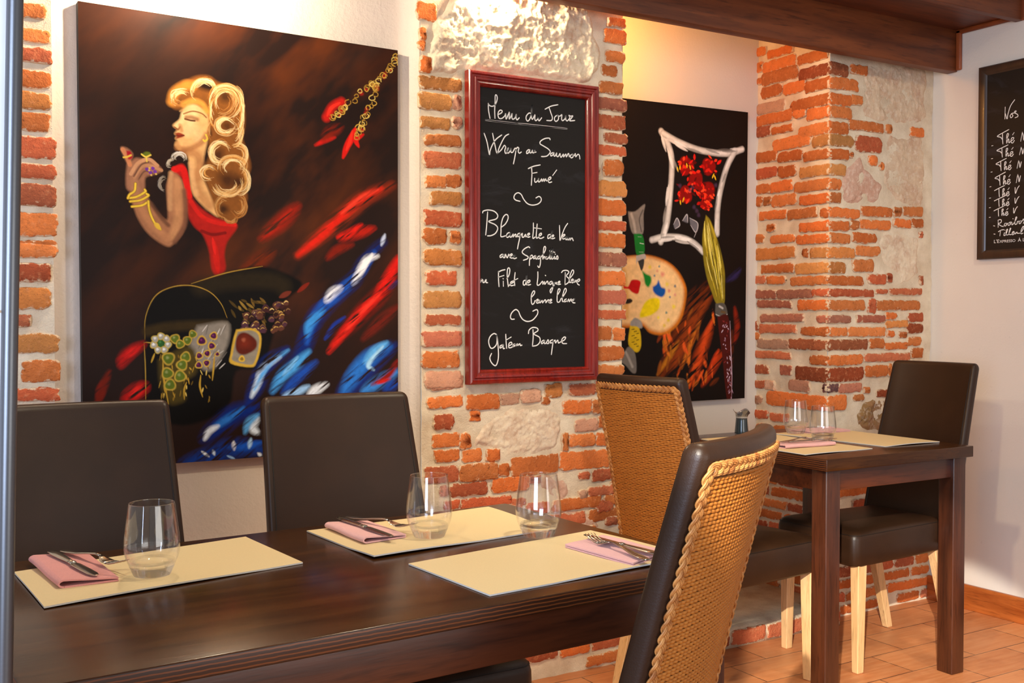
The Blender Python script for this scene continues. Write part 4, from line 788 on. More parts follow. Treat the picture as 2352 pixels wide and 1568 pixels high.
s|e0d8cc|2.0|265,317 271,312 280,307 291,308 291,314|th
s|e0d8cc|1.4|265,304 276,302 284,300 295,303 301,310|th
s|c8b8a0|1.4|268,309 277,304 285,305 292,306 294,312|th
s|a89880|2.1|263,312 273,306 283,305 294,307 295,312|th
s|a89880|1.3|269,310 275,304 285,306 292,305 295,311|th
s|e0d8cc|1.2|271,308 278,305 286,306 294,311 292,315|th
s|e0d8cc|1.7|272,308 278,306 286,306 291,309 291,313|th
s|c8b8a0|2.0|253,334 250,331 246,327 251,322 256,320|th
s|a89880|1.2|256,338 247,334 245,325 251,321 262,316|th
s|a89880|1.7|244,328 248,322 257,320 263,319 269,318|th
s|c8b8a0|1.4|251,338 246,332 245,327 251,322 260,318|th
s|c8b8a0|1.8|252,331 250,328 251,325 253,324 256,321|th
s|a89880|1.6|256,332 250,330 253,327 253,324 256,322|th
s|c8b8a0|1.4|257,338 246,337 242,331 246,323 250,319|th
s|c8b8a0|1.7|245,334 246,328 247,322 256,318 266,316|th
s|c8b8a0|2.1|247,332 244,327 248,323 251,320 256,320|th
s|a89880|1.9|249,333 248,326 248,323 254,319 260,318|th
s|a89880|1.5|249,333 251,327 251,324 255,323 258,322|th
s|c8b8a0|1.7|248,331 248,326 252,322 258,322 263,320|th
s|a89880|2.0|232,390 222,384 220,374 224,362 233,358|th
s|a89880|1.7|232,387 228,387 221,379 221,371 225,363|th
s|8a8078|1.3|221,378 217,371 221,365 230,357 236,356|th
s|8a8078|1.6|235,392 227,389 221,385 217,380 217,374|th
s|8a8078|1.7|228,381 224,376 224,371 230,367 236,365|th
s|8a8078|1.9|227,384 221,375 221,367 229,360 237,358|th
s|a89880|1.5|236,387 230,387 221,379 222,368 231,361|th
s|a89880|2.1|220,379 222,371 228,363 233,360 241,362|th
s|a89880|1.8|228,382 225,375 228,371 232,366 238,365|th
s|8a8078|1.3|232,385 227,382 226,378 223,370 228,367|th
s|a89880|1.6|222,384 219,377 222,363 231,359 239,358|th
s|8a8078|1.5|235,388 227,389 218,378 223,364 233,358|th
s|8a8078|1.8|232,390 221,384 219,373 224,365 230,358|th
s|a89880|1.9|229,384 226,381 224,374 225,371 227,365|th
s|c07c34|1.9|382,220 378,214 377,209 379,204 380,197|th
s|c07c34|1.2|382,225 380,221 380,217 376,209 376,200|th
s|c07c34|1.2|382,232 377,227 378,220 374,213 376,202|th
s|e8bc7c|2.1|374,220 373,207 376,194 380,182 386,174|th
s|e8bc7c|1.9|382,235 374,224 371,208 375,190 379,179|th
s|f4dca8|2.1|381,222 379,216 377,210 377,203 379,199|th
s|f0d090|1.2|373,212 372,201 373,193 376,186 380,178|th
s|d89c50|1.7|381,223 381,220 376,216 376,209 375,203|th
s|d89c50|1.3|379,234 375,226 373,216 371,202 373,188|th
s|c07c34|1.7|371,223 373,206 372,187 380,175 387,173|th
s|f0d090|1.7|377,211 376,203 375,197 376,192 379,187|th
s|c07c34|2.2|384,239 377,232 373,218 371,201 376,183|th
s|f4dca8|2.1|379,230 374,221 375,208 377,193 380,183|th
s|c07c34|1.4|376,233 371,226 369,217 368,204 370,195|th
s|d89c50|1.9|371,221 373,205 372,188 379,178 384,170|th
s|d89c50|2.0|384,235 378,231 373,219 373,204 375,189|th
s|8a5424|1.7|381,267 377,267 367,262 365,248 367,234|th
s|d8a868|1.3|375,259 372,255 372,248 372,240 373,235|th
s|b87838|1.1|373,265 368,259 366,246 370,236 375,230|th
s|8a5424|1.4|377,267 373,264 369,253 370,242 372,234|th
s|8a5424|1.5|386,264 378,267 371,267 368,255 365,243|th
s|b87838|1.1|375,268 370,261 365,247 371,232 381,227|th
s|8a5424|1.6|375,272 369,266 366,259 364,247 366,237|th
s|d8a868|2.1|367,249 365,240 370,232 373,228 380,225|th
s|8a5424|1.2|372,261 371,258 367,251 367,242 369,236|th
s|b87838|1.5|373,259 371,250 371,242 373,236 379,232|th
b|a81c14|5.0|997,19|s
s|a88030|2.0|1001,8 1013,9 1015,18 1005,23 994,22 994,12|
s|c8a040|2.0|1000,17 992,22 983,19 982,14 991,9 1000,12|
b|a81c14|4.2|991,24|s
s|e0c468|2.0|977,29 978,22 989,18 999,22 995,31 983,34|
s|c8a040|2.0|989,41 978,39 977,31 988,25 998,29 997,37|
s|a88030|2.0|982,46 971,51 963,45 966,37 978,36 985,40|
s|a88030|2.0|968,40 976,44 975,50 966,54 959,49 962,44|
b|a81c14|5.6|973,51|s
s|e0c468|2.0|966,56 966,51 973,48 979,51 977,56 970,59|
s|a88030|2.0|967,57 959,59 955,54 960,49 968,50 970,54|
b|a81c14|6.6|948,72|s
s|c8a040|2.0|957,72 947,74 942,69 947,64 957,64 960,68|
b|a81c14|7.7|952,64|s
s|c8a040|2.0|938,73 934,68 941,61 952,63 955,70 946,74|
s|a88030|2.0|928,81 925,76 929,72 937,73 939,77 933,80|
s|e0c468|2.0|933,89 923,87 919,82 926,77 936,77 938,84|
s|a88030|2.0|931,95 923,100 913,98 912,91 921,89 930,90|
b|a81c14|6.2|912,96|s
s|a88030|2.0|902,97 903,90 914,84 922,90 919,97 908,101|
s|c8a040|2.0|909,92 908,98 901,99 895,96 897,92 905,89|
s|a88030|2.0|883,109 878,105 883,98 893,97 897,104 890,109|
b|a81c14|6.3|885,108|s
s|c8a040|2.0|883,102 891,103 893,108 887,113 880,110 879,106|
b|a81c14|7.6|868,119|s
s|e0c468|2.0|855,115 859,110 866,109 870,114 866,118 858,118|
s|a88030|2.0|843,127 848,123 855,123 857,128 851,131 844,131|
s|a88030|2.0|837,139 844,134 852,136 853,142 845,145 837,143|
s|a88030|2.0|830,141 830,147 820,153 811,148 812,142 823,138|
s|e0c468|2.0|803,165 798,161 803,155 812,154 815,161 810,166|
s|e0c468|2.0|802,161 803,156 812,151 819,156 817,163 807,165|
s|a88030|2.0|790,165 796,160 805,161 808,166 801,170 792,169|
b|a81c14|5.2|797,168|s
s|a88030|2.0|799,157 809,161 811,168 801,171 792,170 793,162|
b|a81c14|7.7|796,169|s
s|c8a040|2.0|790,170 797,163 807,167 809,173 801,176 791,175|
s|a88030|2.0|927,98 922,104 912,104 909,98 915,94 925,94|
b|a81c14|6.2|925,104|s
s|a88030|2.0|927,107 918,110 910,108 912,101 921,99 928,103|
s|a88030|2.0|909,119 912,112 922,112 927,116 923,122 913,122|
s|e0c468|2.0|915,123 915,130 904,133 895,130 897,124 908,119|
s|c8a040|2.0|912,134 920,136 921,141 913,145 906,143 906,137|
s|a88030|2.0|907,143 910,148 905,152 898,151 895,147 901,143|
b|a81c14|6.7|886,156|s
s|c8a040|2.0|888,158 884,152 888,147 897,147 900,152 895,157|
b|a81c14|6.3|883,166|s
s|a88030|2.0|884,172 883,167 890,163 898,166 897,171 890,174|
s|e0c468|2.0|889,168 895,173 888,178 876,179 872,172 881,168|
s|a88030|2.0|865,181 866,174 875,171 882,176 879,181 870,185|
s|a88030|2.0|886,187 886,194 877,196 870,193 872,186 881,185|
s|e0c468|2.0|871,189 878,191 876,198 866,201 860,195 864,188|
b|a81c14|5.0|860,206|s
s|c8a040|2.0|846,203 853,197 864,197 867,205 859,211 848,209|
s|c8a040|2.0|854,215 848,214 848,209 854,207 859,208 859,212|
s|a88030|2.0|909,87 907,92 900,93 895,90 898,86 905,85|
s|e0c468|2.0|913,96 905,99 898,95 900,90 909,87 915,91|
s|e0c468|2.0|915,95 917,90 925,90 929,93 925,98 917,97|
b|a81c14|7.0|924,98|s
s|c8a040|2.0|924,95 925,102 916,108 907,103 907,97 917,91|
s|a88030|2.0|925,96 924,101 917,104 911,101 913,96 920,95|
s|d81c12|18.3|799,145 768,160 746,188|s
s|f03020|8.3|793,148 764,163 749,184|t
b|a81c14|5.5|794,166|s
s|a88030|2.0|802,171 792,168 788,163 795,156 806,158 807,166|
s|c8a040|2.0|787,172 787,176 781,179 776,176 777,171 783,170|
b|a81c14|4.3|792,180|s
s|e0c468|2.0|779,176 788,173 796,176 793,183 783,183 777,180|
s|c8a040|2.0|770,180 776,182 775,187 769,189 764,186 765,182|
s|a88030|2.0|759,181 769,179 778,183 775,191 764,193 757,188|
s|d01810|16.7|846,207 836,226 817,253 803,281|t
s|c81810|12.5|875,219 849,234 858,251|t
s|f02c1c|8.3|836,213 827,240 814,262|t
s|e0c468|2.0|877,201 875,209 864,213 857,206 861,198 871,198|
b|a81c14|6.9|871,209|s
s|c8a040|2.0|874,212 863,210 860,205 868,197 879,202 880,208|
s|a88030|2.0|850,221 848,215 857,211 866,213 866,219 857,222|
b|a81c14|4.7|857,221|s
s|c8a040|2.0|845,219 852,217 857,219 856,224 849,225 844,222|
s|a88030|2.0|854,233 845,233 843,227 851,223 859,225 859,232|
p|0a0706|4|175,718 178,670 205,625 252,603 311,597 422,568 531,551 637,575 661,597 600,640 564,721 529,789 448,796 419,879 281,915 176,871 171,790|
s|2a2010|37.5|339,602 450,586 565,585 601,597|s
s|7a5a1e|2.9|175,720 178,670 205,625 252,604 311,599 366,612 402,639 421,672|t
s|b08c38|1.5|175,720 178,670 205,625 252,604 311,599 366,612 402,639 421,672|t
s|7a5a1e|2.9|312,595 422,568 534,551|t
s|b08c38|1.5|312,595 422,568 534,551|t
s|7a5a1e|2.9|173,726 176,790 176,855|t
s|b08c38|1.5|173,726 176,790 176,855|t
s|7a5a1e|2.9|175,726 203,728|t
s|b08c38|1.5|175,726 203,728|t
s|3c2c10|20.8|183,702 230,694 284,690 410,687|s
p|8a8074|5|330,690 421,682 426,720 409,753 381,786 348,790 321,760 305,736|
s|6a625a|2.1|364,686 355,711|t
s|b8b0a8|2.1|396,745 386,756|t
s|6a625a|2.1|379,720 366,742|t
s|6a625a|2.1|392,765 379,779|t
s|d0c8c0|2.1|360,688 344,704|t
s|98907e|2.1|332,707 319,719|t
s|b8b0a8|2.1|404,768 385,784|t
s|6a625a|2.1|420,687 404,707|t
s|98907e|2.1|387,743 372,762|t
s|d0c8c0|2.1|349,738 339,759|t
s|6a625a|2.1|347,718 332,742|t
s|d0c8c0|2.1|414,776 395,789|t
s|6a625a|2.1|382,748 371,763|t
s|6a625a|2.1|369,735 359,747|t
s|6a625a|2.1|388,745 374,769|t
s|98907e|2.1|350,703 341,717|t
s|b8b0a8|2.1|410,747 391,756|t
s|b8b0a8|2.1|414,688 399,712|t
s|d0c8c0|2.1|399,696 387,714|t
s|98907e|2.1|378,717 364,735|t
s|6a625a|2.1|420,750 403,767|t
s|b8b0a8|2.1|395,745 376,765|t
s|98907e|2.1|350,738 332,753|t
s|b8b0a8|2.1|373,753 359,768|t
s|98907e|2.1|394,753 377,765|t
s|b8b0a8|2.1|391,732 377,746|t
p|4a3c14|6|214,767 310,736 326,793 288,817 293,854 260,866 239,857 218,816|
s|6a5018|3.1|222,798 219,809|t
s|e0c060|2.4|230,840 227,851|t
s|8a6a20|2.4|304,792 305,799|t
s|a88028|2.2|277,767 276,779|t
s|8a6a20|3.2|351,768 347,777|t
s|6a5018|2.6|239,808 245,821|t
s|8a6a20|2.6|272,755 273,762|t
s|e0c060|2.1|338,791 344,801|t
s|8a6a20|2.5|262,842 257,856|t
s|e0c060|2.5|293,840 295,849|t
s|c09430|2.3|229,828 233,839|t
s|a88028|3.1|363,802 368,810|t
s|8a6a20|2.6|352,825 357,833|t
s|c09430|2.3|295,800 298,813|t
s|a88028|3.1|255,838 261,850|t
s|8a6a20|3.2|226,839 227,852|t
s|8a6a20|2.5|366,852 361,865|t
s|c09430|3.2|305,784 311,790|t
s|a88028|3.0|280,797 285,805|t
s|8a6a20|3.1|257,850 256,858|t
s|8a6a20|2.0|291,805 288,821|t
s|c09430|1.8|220,812 214,828|t
s|c09430|2.0|244,826 238,833|t
s|6a5018|2.3|230,790 233,797|t
s|c09430|2.5|301,807 304,822|t
s|c09430|1.9|233,784 228,791|t
s|c09430|3.3|260,816 264,824|t
s|e0c060|3.3|346,831 342,842|t
s|c09430|2.7|252,822 254,836|t
s|8a6a20|2.1|221,752 217,767|t
s|8a6a20|2.6|236,831 237,838|t
s|6a5018|2.5|315,815 310,824|t
s|c09430|2.1|323,760 327,770|t
s|c09430|2.6|282,800 279,812|t
s|e0c060|2.4|357,791 355,803|t
s|a88028|2.6|286,757 280,764|t
s|6a5018|2.7|359,780 363,790|t
s|a88028|1.9|319,782 313,796|t
s|8a6a20|2.3|279,835 276,849|t
s|8a6a20|2.2|364,850 365,863|t
s|a88028|2.2|222,840 221,853|t
s|c09430|2.8|244,788 245,795|t
s|c09430|2.2|253,777 255,788|t
s|e0c060|2.4|296,824 296,833|t
s|b8902e|4.2|227,767 229,808 242,865|t
s|b8902e|4.2|296,817 289,834 289,856|t
s|b8902e|4.2|339,802 336,827 344,852|t
s|b8902e|4.2|382,753 378,786 374,815|t
s|b8902e|4.2|203,751 193,771|t
b|b89838|14.2|243,763|
b|5a6a1c|10.8|243,763|
b|9aa060|5.1|240,761|s
b|b89838|11.7|294,760|
b|5a6a1c|8.9|294,760|
b|9aa060|4.2|290,757|s
b|b89838|13.3|240,796|
b|5a6a1c|10.1|240,796|
b|9aa060|4.8|237,793|s
b|b89838|13.3|277,803|
b|5a6a1c|10.1|277,803|
b|9aa060|4.8|274,800|s
b|b89838|13.3|247,822|
b|5a6a1c|10.1|247,822|
b|9aa060|4.8|244,820|s
b|b89838|12.5|283,778|
b|5a6a1c|9.5|283,778|
b|9aa060|4.5|279,776|s
b|b89838|10.8|263,719|
b|5a6a1c|8.2|263,719|
b|9aa060|3.9|260,716|s
b|b89838|10.0|278,731|
b|5a6a1c|7.6|278,731|
b|9aa060|3.6|275,729|s
b|b89838|10.0|300,723|
b|5a6a1c|7.6|300,723|
b|9aa060|3.6|297,721|s
b|b89838|9.2|316,709|
b|5a6a1c|7.0|316,709|
b|9aa060|3.3|313,706|s
b|c8a03c|11.2|343,724|
b|4a1440|7.9|343,724|
b|8a3470|3.4|341,722|s
b|c8a03c|9.2|379,713|
b|4a1440|6.4|379,713|
b|8a3470|2.8|377,712|s
b|c8a03c|9.2|373,736|
b|4a1440|6.4|373,736|
b|8a3470|2.8|371,735|s
b|c8a03c|8.3|359,753|
b|4a1440|5.8|359,753|
b|8a3470|2.5|357,751|s
b|c8a03c|8.3|335,758|
b|4a1440|5.8|335,758|
b|8a3470|2.5|333,756|s
b|c8a03c|8.3|357,775|
b|4a1440|5.8|357,775|
b|8a3470|2.5|355,774|s
b|c8a03c|8.3|333,779|
b|4a1440|5.8|333,779|
b|8a3470|2.5|330,777|s
b|c8a03c|5.4|390,755|
b|4a1440|3.8|390,755|
b|8a3470|1.6|387,753|s
b|c0a448|8.3|242,732|
b|a8a498|6.2|242,732|
b|e8e4dc|2.9|241,730|
b|c0a448|8.3|231,743|
b|a8a498|6.2|231,743|
b|e8e4dc|2.9|230,742|
b|c0a448|8.3|213,743|
b|a8a498|6.2|213,743|
b|e8e4dc|2.9|211,742|
b|c0a448|8.3|201,732|
b|a8a498|6.2|201,732|
b|e8e4dc|2.9|200,731|
b|c0a448|8.3|205,719|
b|a8a498|6.2|205,719|
b|e8e4dc|2.9|204,717|
b|c0a448|8.3|222,713|
b|a8a498|6.2|222,713|
b|e8e4dc|2.9|220,711|
b|c0a448|8.3|238,719|
b|a8a498|6.2|238,719|
b|e8e4dc|2.9|237,717|
b|2a5a28|7.5|222,729|
b|58904c|3.3|219,726|s
s|8a6c2c|5.8|474,675 489,685|t
s|6a5020|5.8|525,625 543,637|t
s|6a5020|5.8|522,662 537,673|t
s|4a3814|5.8|466,630 483,635|t
s|4a3814|5.8|473,670 482,680|t
s|6a5020|5.8|497,627 506,645|t
s|6a5020|5.8|529,670 541,691|t
s|6a5020|5.8|469,662 494,678|t
s|4a3814|5.8|428,632 452,649|t
s|4a3814|5.8|471,676 490,683|t
s|8a6c2c|5.8|460,633 483,653|t
s|6a5020|5.8|514,633 538,638|t
s|8a6c2c|5.8|516,651 533,656|t
s|4a3814|5.8|499,632 521,638|t
s|8a6c2c|5.8|482,638 504,649|t
s|4a3814|5.8|455,649 473,656|t
s|8a6c2c|5.8|457,645 464,654|t
s|4a3814|5.8|526,635 540,640|t
s|8a6c2c|5.8|476,672 483,688|t
s|4a3814|5.8|490,649 501,663|t
s|4a3814|5.8|434,653 447,671|t
s|4a3814|5.8|485,651 501,658|t
s|4a3814|5.8|524,656 538,661|t
s|4a3814|5.8|529,670 544,682|t
b|5a3428|7.8|507,660|
s|e0c078|2.5|500,660 507,656 514,658|t
b|5a3428|6.7|524,701|
s|806038|2.5|517,701 524,697 531,700|t
b|2c1614|7.5|526,695|
s|806038|2.5|519,695 526,691 534,693|t
b|3a1c1c|7.5|482,698|
s|e0c078|2.5|475,698 482,694 490,696|t
b|3a1c1c|9.0|594,641|
s|e0c078|2.5|587,641 594,637 602,640|t
b|2c1614|6.8|513,659|
s|c8a050|2.5|506,659 513,654 521,657|t
b|2c1614|8.7|608,656|
s|c8a050|2.5|601,656 608,652 616,655|t
b|5a3428|7.1|572,656|
s|806038|2.5|565,656 573,651 580,654|t
b|2c1614|8.8|513,698|
s|e0c078|2.5|506,698 513,694 520,696|t
b|3a1c1c|7.5|512,687|
s|a07c40|2.5|505,687 512,683 520,685|t
b|3a1c1c|6.5|588,665|
s|a07c40|2.5|581,665 588,660 596,663|t
b|5a3428|6.3|487,701|
s|e0c078|2.5|480,701 487,697 494,700|t
b|5a3428|7.7|592,695|
s|a07c40|2.5|585,695 592,691 599,693|t
b|5a3428|6.8|576,666|
s|c8a050|2.5|569,666 576,662 584,664|t
b|5a3428|7.0|483,701|
s|806038|2.5|476,701 483,697 490,699|t
b|4a2a38|7.7|511,662|
s|e0c078|2.5|504,662 511,658 519,661|t
b|5a3428|6.3|566,702|
s|c8a050|2.5|559,702 566,698 574,700|t
b|5a3428|8.7|578,642|
s|c8a050|2.5|571,642 578,638 586,641|t
b|4a2a38|6.2|604,686|
s|806038|2.5|597,686 604,681 612,684|t
b|2c1614|6.0|530,672|
s|a07c40|2.5|523,672 530,668 538,670|t
b|5a3428|8.2|575,696|
s|c8a050|2.5|568,696 575,692 583,694|t
b|2c1614|8.9|531,661|
s|a07c40|2.5|524,661 531,657 539,659|t
b|4a2a38|7.2|519,668|
s|e0c078|2.5|512,668 519,664 526,666|t
b|4a2a38|7.2|513,685|
s|e0c078|2.5|506,685 513,681 520,683|t
b|5a3428|8.8|482,667|
s|e0c078|2.5|475,667 482,663 489,666|t
b|5a3428|7.4|517,701|
s|e0c078|2.5|510,701 517,696 524,699|t
b|4a2a38|8.3|476,686|
s|e0c078|2.5|469,686 476,682 483,685|t
b|3a1c1c|6.1|551,654|
s|c8a050|2.5|544,654 551,650 558,652|t
b|2c1614|5.9|584,659|
s|a07c40|2.5|577,659 584,655 592,658|t
b|2c1614|9.0|497,672|
s|806038|2.5|490,672 497,667 504,670|t
b|5a3428|6.5|609,636|
s|e0c078|2.5|602,636 609,632 616,634|t
b|4a2a38|6.3|593,674|
s|a07c40|2.5|586,674 593,670 601,672|t
b|2c1614|8.7|563,654|
s|e0c078|2.5|555,654 563,650 570,653|t
b|3a1c1c|6.5|588,641|
s|a07c40|2.5|581,641 588,636 596,639|t
b|4a2a38|8.9|543,650|
s|a07c40|2.5|536,650 543,645 551,648|t
b|3a1c1c|6.6|526,661|
s|a07c40|2.5|519,661 526,657 533,659|t
b|4a2a38|7.0|470,700|
s|806038|2.5|463,700 470,696 477,699|t
b|3a1c1c|7.2|532,693|
s|c8a050|2.5|525,693 532,689 539,691|t
b|3a1c1c|6.8|532,701|
s|a07c40|2.5|525,701 532,697 540,700|t
b|3a1c1c|7.7|581,685|
s|a07c40|2.5|573,685 581,681 588,683|t
b|3a1c1c|7.1|535,696|
s|a07c40|2.5|528,696 535,692 543,695|t
b|4a2a38|7.6|519,660|
s|c8a050|2.5|512,660 519,656 527,659|t
b|3a1c1c|6.5|538,701|
s|806038|2.5|531,701 538,696 545,699|t
b|4a2a38|6.6|477,704|
s|806038|2.5|470,704 477,700 484,702|t
b|4a2a38|9.0|505,692|
s|e0c078|2.5|498,692 505,687 512,690|t
b|5a3428|6.7|524,669|
s|c8a050|2.5|517,669 524,665 531,667|t
b|3a1c1c|8.1|615,655|
s|806038|2.5|608,655 615,650 623,653|t
b|5a3428|5.9|591,661|
s|c8a050|2.5|584,661 591,657 598,659|t
b|5a3428|6.1|511,684|
s|a07c40|2.5|504,684 511,680 519,683|t
b|4a2a38|8.5|486,702|
s|c8a050|2.5|479,702 486,698 493,700|t
b|4a2a38|7.4|561,675|
s|806038|2.5|554,675 561,671 569,673|t
b|4a2a38|8.9|507,701|
s|c8a050|2.5|500,701 507,697 514,699|t
b|3a1c1c|7.6|543,651|
s|a07c40|2.5|536,651 543,647 550,650|t
b|5a3428|8.7|523,662|
s|a07c40|2.5|516,662 523,658 530,660|t
b|5a3428|7.3|507,712|
s|e0c078|2.5|500,712 507,708 514,710|t
b|4a2a38|6.6|584,639|
s|806038|2.5|577,639 584,635 592,637|t
b|4a2a38|8.4|532,699|
s|a07c40|2.5|525,699 532,695 539,697|t
b|5a3428|6.5|595,667|
s|c8a050|2.5|588,667 595,663 603,665|t
b|3a1c1c|7.6|485,712|
s|c8a050|2.5|478,712 485,708 492,710|t
b|2c1614|6.5|575,662|
s|806038|2.5|568,662 575,657 582,660|t
s|6a2a1c|12.5|589,623 624,610|t
s|7a2010|10.0|648,610 685,588|t
p|c8a038|1.5|449,699 495,696 525,708 527,738 513,776 494,787 431,777 431,754 440,720|
p|8a8070|1.5|454,704 495,701 519,712 520,738 507,772 491,781 439,771 438,754 448,720|
b|5a1c0e|25.0|478,732|
b|7a2814|19.2|476,729|s
b|a85a40|6.7|472,723|s
b|d0a83c|7.5|466,767|
b|8a6a24|3.8|466,767|
s|0c2470|37.5|945,481 886,523 841,577 777,617 709,670 678,722 653,765 599,808 563,841|ts
s|1c58c0|25.0|912,509 860,563 796,604 734,644 696,683 678,731|ts
s|3a90e0|20.8|734,653 690,683 678,714|ts
s|f0f2f8|18.3|925,517 886,527 853,568 837,588|ts
s|ffffff|10.8|905,513 873,550 847,577|ts
s|e8ecf8|20.8|796,597 765,611 743,631|ts
s|c8d4f0|10.0|951,463 938,490|ts
s|4aa0e8|25.0|684,753 641,783 593,812 563,845|ts
s|80c0f4|10.8|647,765 599,808|ts
s|1a4cb0|25.0|708,779 647,817 599,851|ts
s|0c2a80|33.3|611,748 546,781 511,831 488,869|ts
s|d8e8f8|16.7|588,764 535,789 517,823 496,856|ts
s|5aa8ec|12.5|617,748 552,781 505,840|ts
s|0e3088|50.0|977,743 904,778 846,822 795,861|ts
s|2a74d0|37.5|963,743 898,769 839,813 801,856|ts
s|60b0f0|20.8|957,734 911,756 878,782|ts
s|a8d8f8|10.8|943,743 891,787 910,801|ts
s|3a86dc|29.2|996,807 923,833 871,854|ts
s|1844a8|25.0|996,834 950,851|ts
s|e8eef8|20.8|745,833 708,845 683,857|ts
s|98c4f0|16.7|683,836 647,848 599,855|ts
s|1438a0|12.5|808,670 771,692 739,723|ts
s|14348c|12.5|997,579 964,598|ts
s|0c2878|41.7|528,883 447,893 391,924 346,947|ts
s|2a70c8|16.7|470,881 413,908 369,927|ts
s|e0e8f4|14.2|391,920 363,931 349,949|ts
s|d8e4f4|18.3|516,908 499,928 516,942|ts
s|5aa4e4|16.7|516,899 487,915 475,940|ts
s|123890|41.7|527,981 447,973 362,989 286,1000|ts
s|1a58c8|16.7|527,964 481,970 424,972|ts
s|f0f4fa|9.2|438,958 440,977|ts
s|a8d0f4|10.0|493,954 487,975|ts
s|e8f0f8|5.8|340,976 362,989|ts
s|c8dcf4|6.7|374,975 379,986|ts
s|90b8e8|5.0|418,990 441,998|ts
s|d8e4f4|7.5|515,989 527,996|ts
s|7a1408|37.5|997,525 951,598 859,666 770,732|ts
s|d81a10|27.5|1001,520 957,580 918,621|ts
s|e02014|23.3|951,603 885,643 827,688 752,754|ts
s|f03828|9.2|938,607 866,657 808,706|ts
s|6a1c10|25.0|997,643 937,679 872,724|ts
s|8a1810|16.7|996,780 963,815 904,837|ts
s|c82018|9.2|970,825 923,835|ts
s|b01410|25.0|172,730 136,746 115,761 106,777|ts
s|d81c18|14.2|157,738 120,757|ts
s|c01410|33.3|176,823 145,838 119,853|ts
s|e8241c|16.7|166,826 135,842|ts
s|8a1c0c|16.7|54,812 44,851|ts
s|6a1808|16.7|74,788 54,827 38,858|ts"""
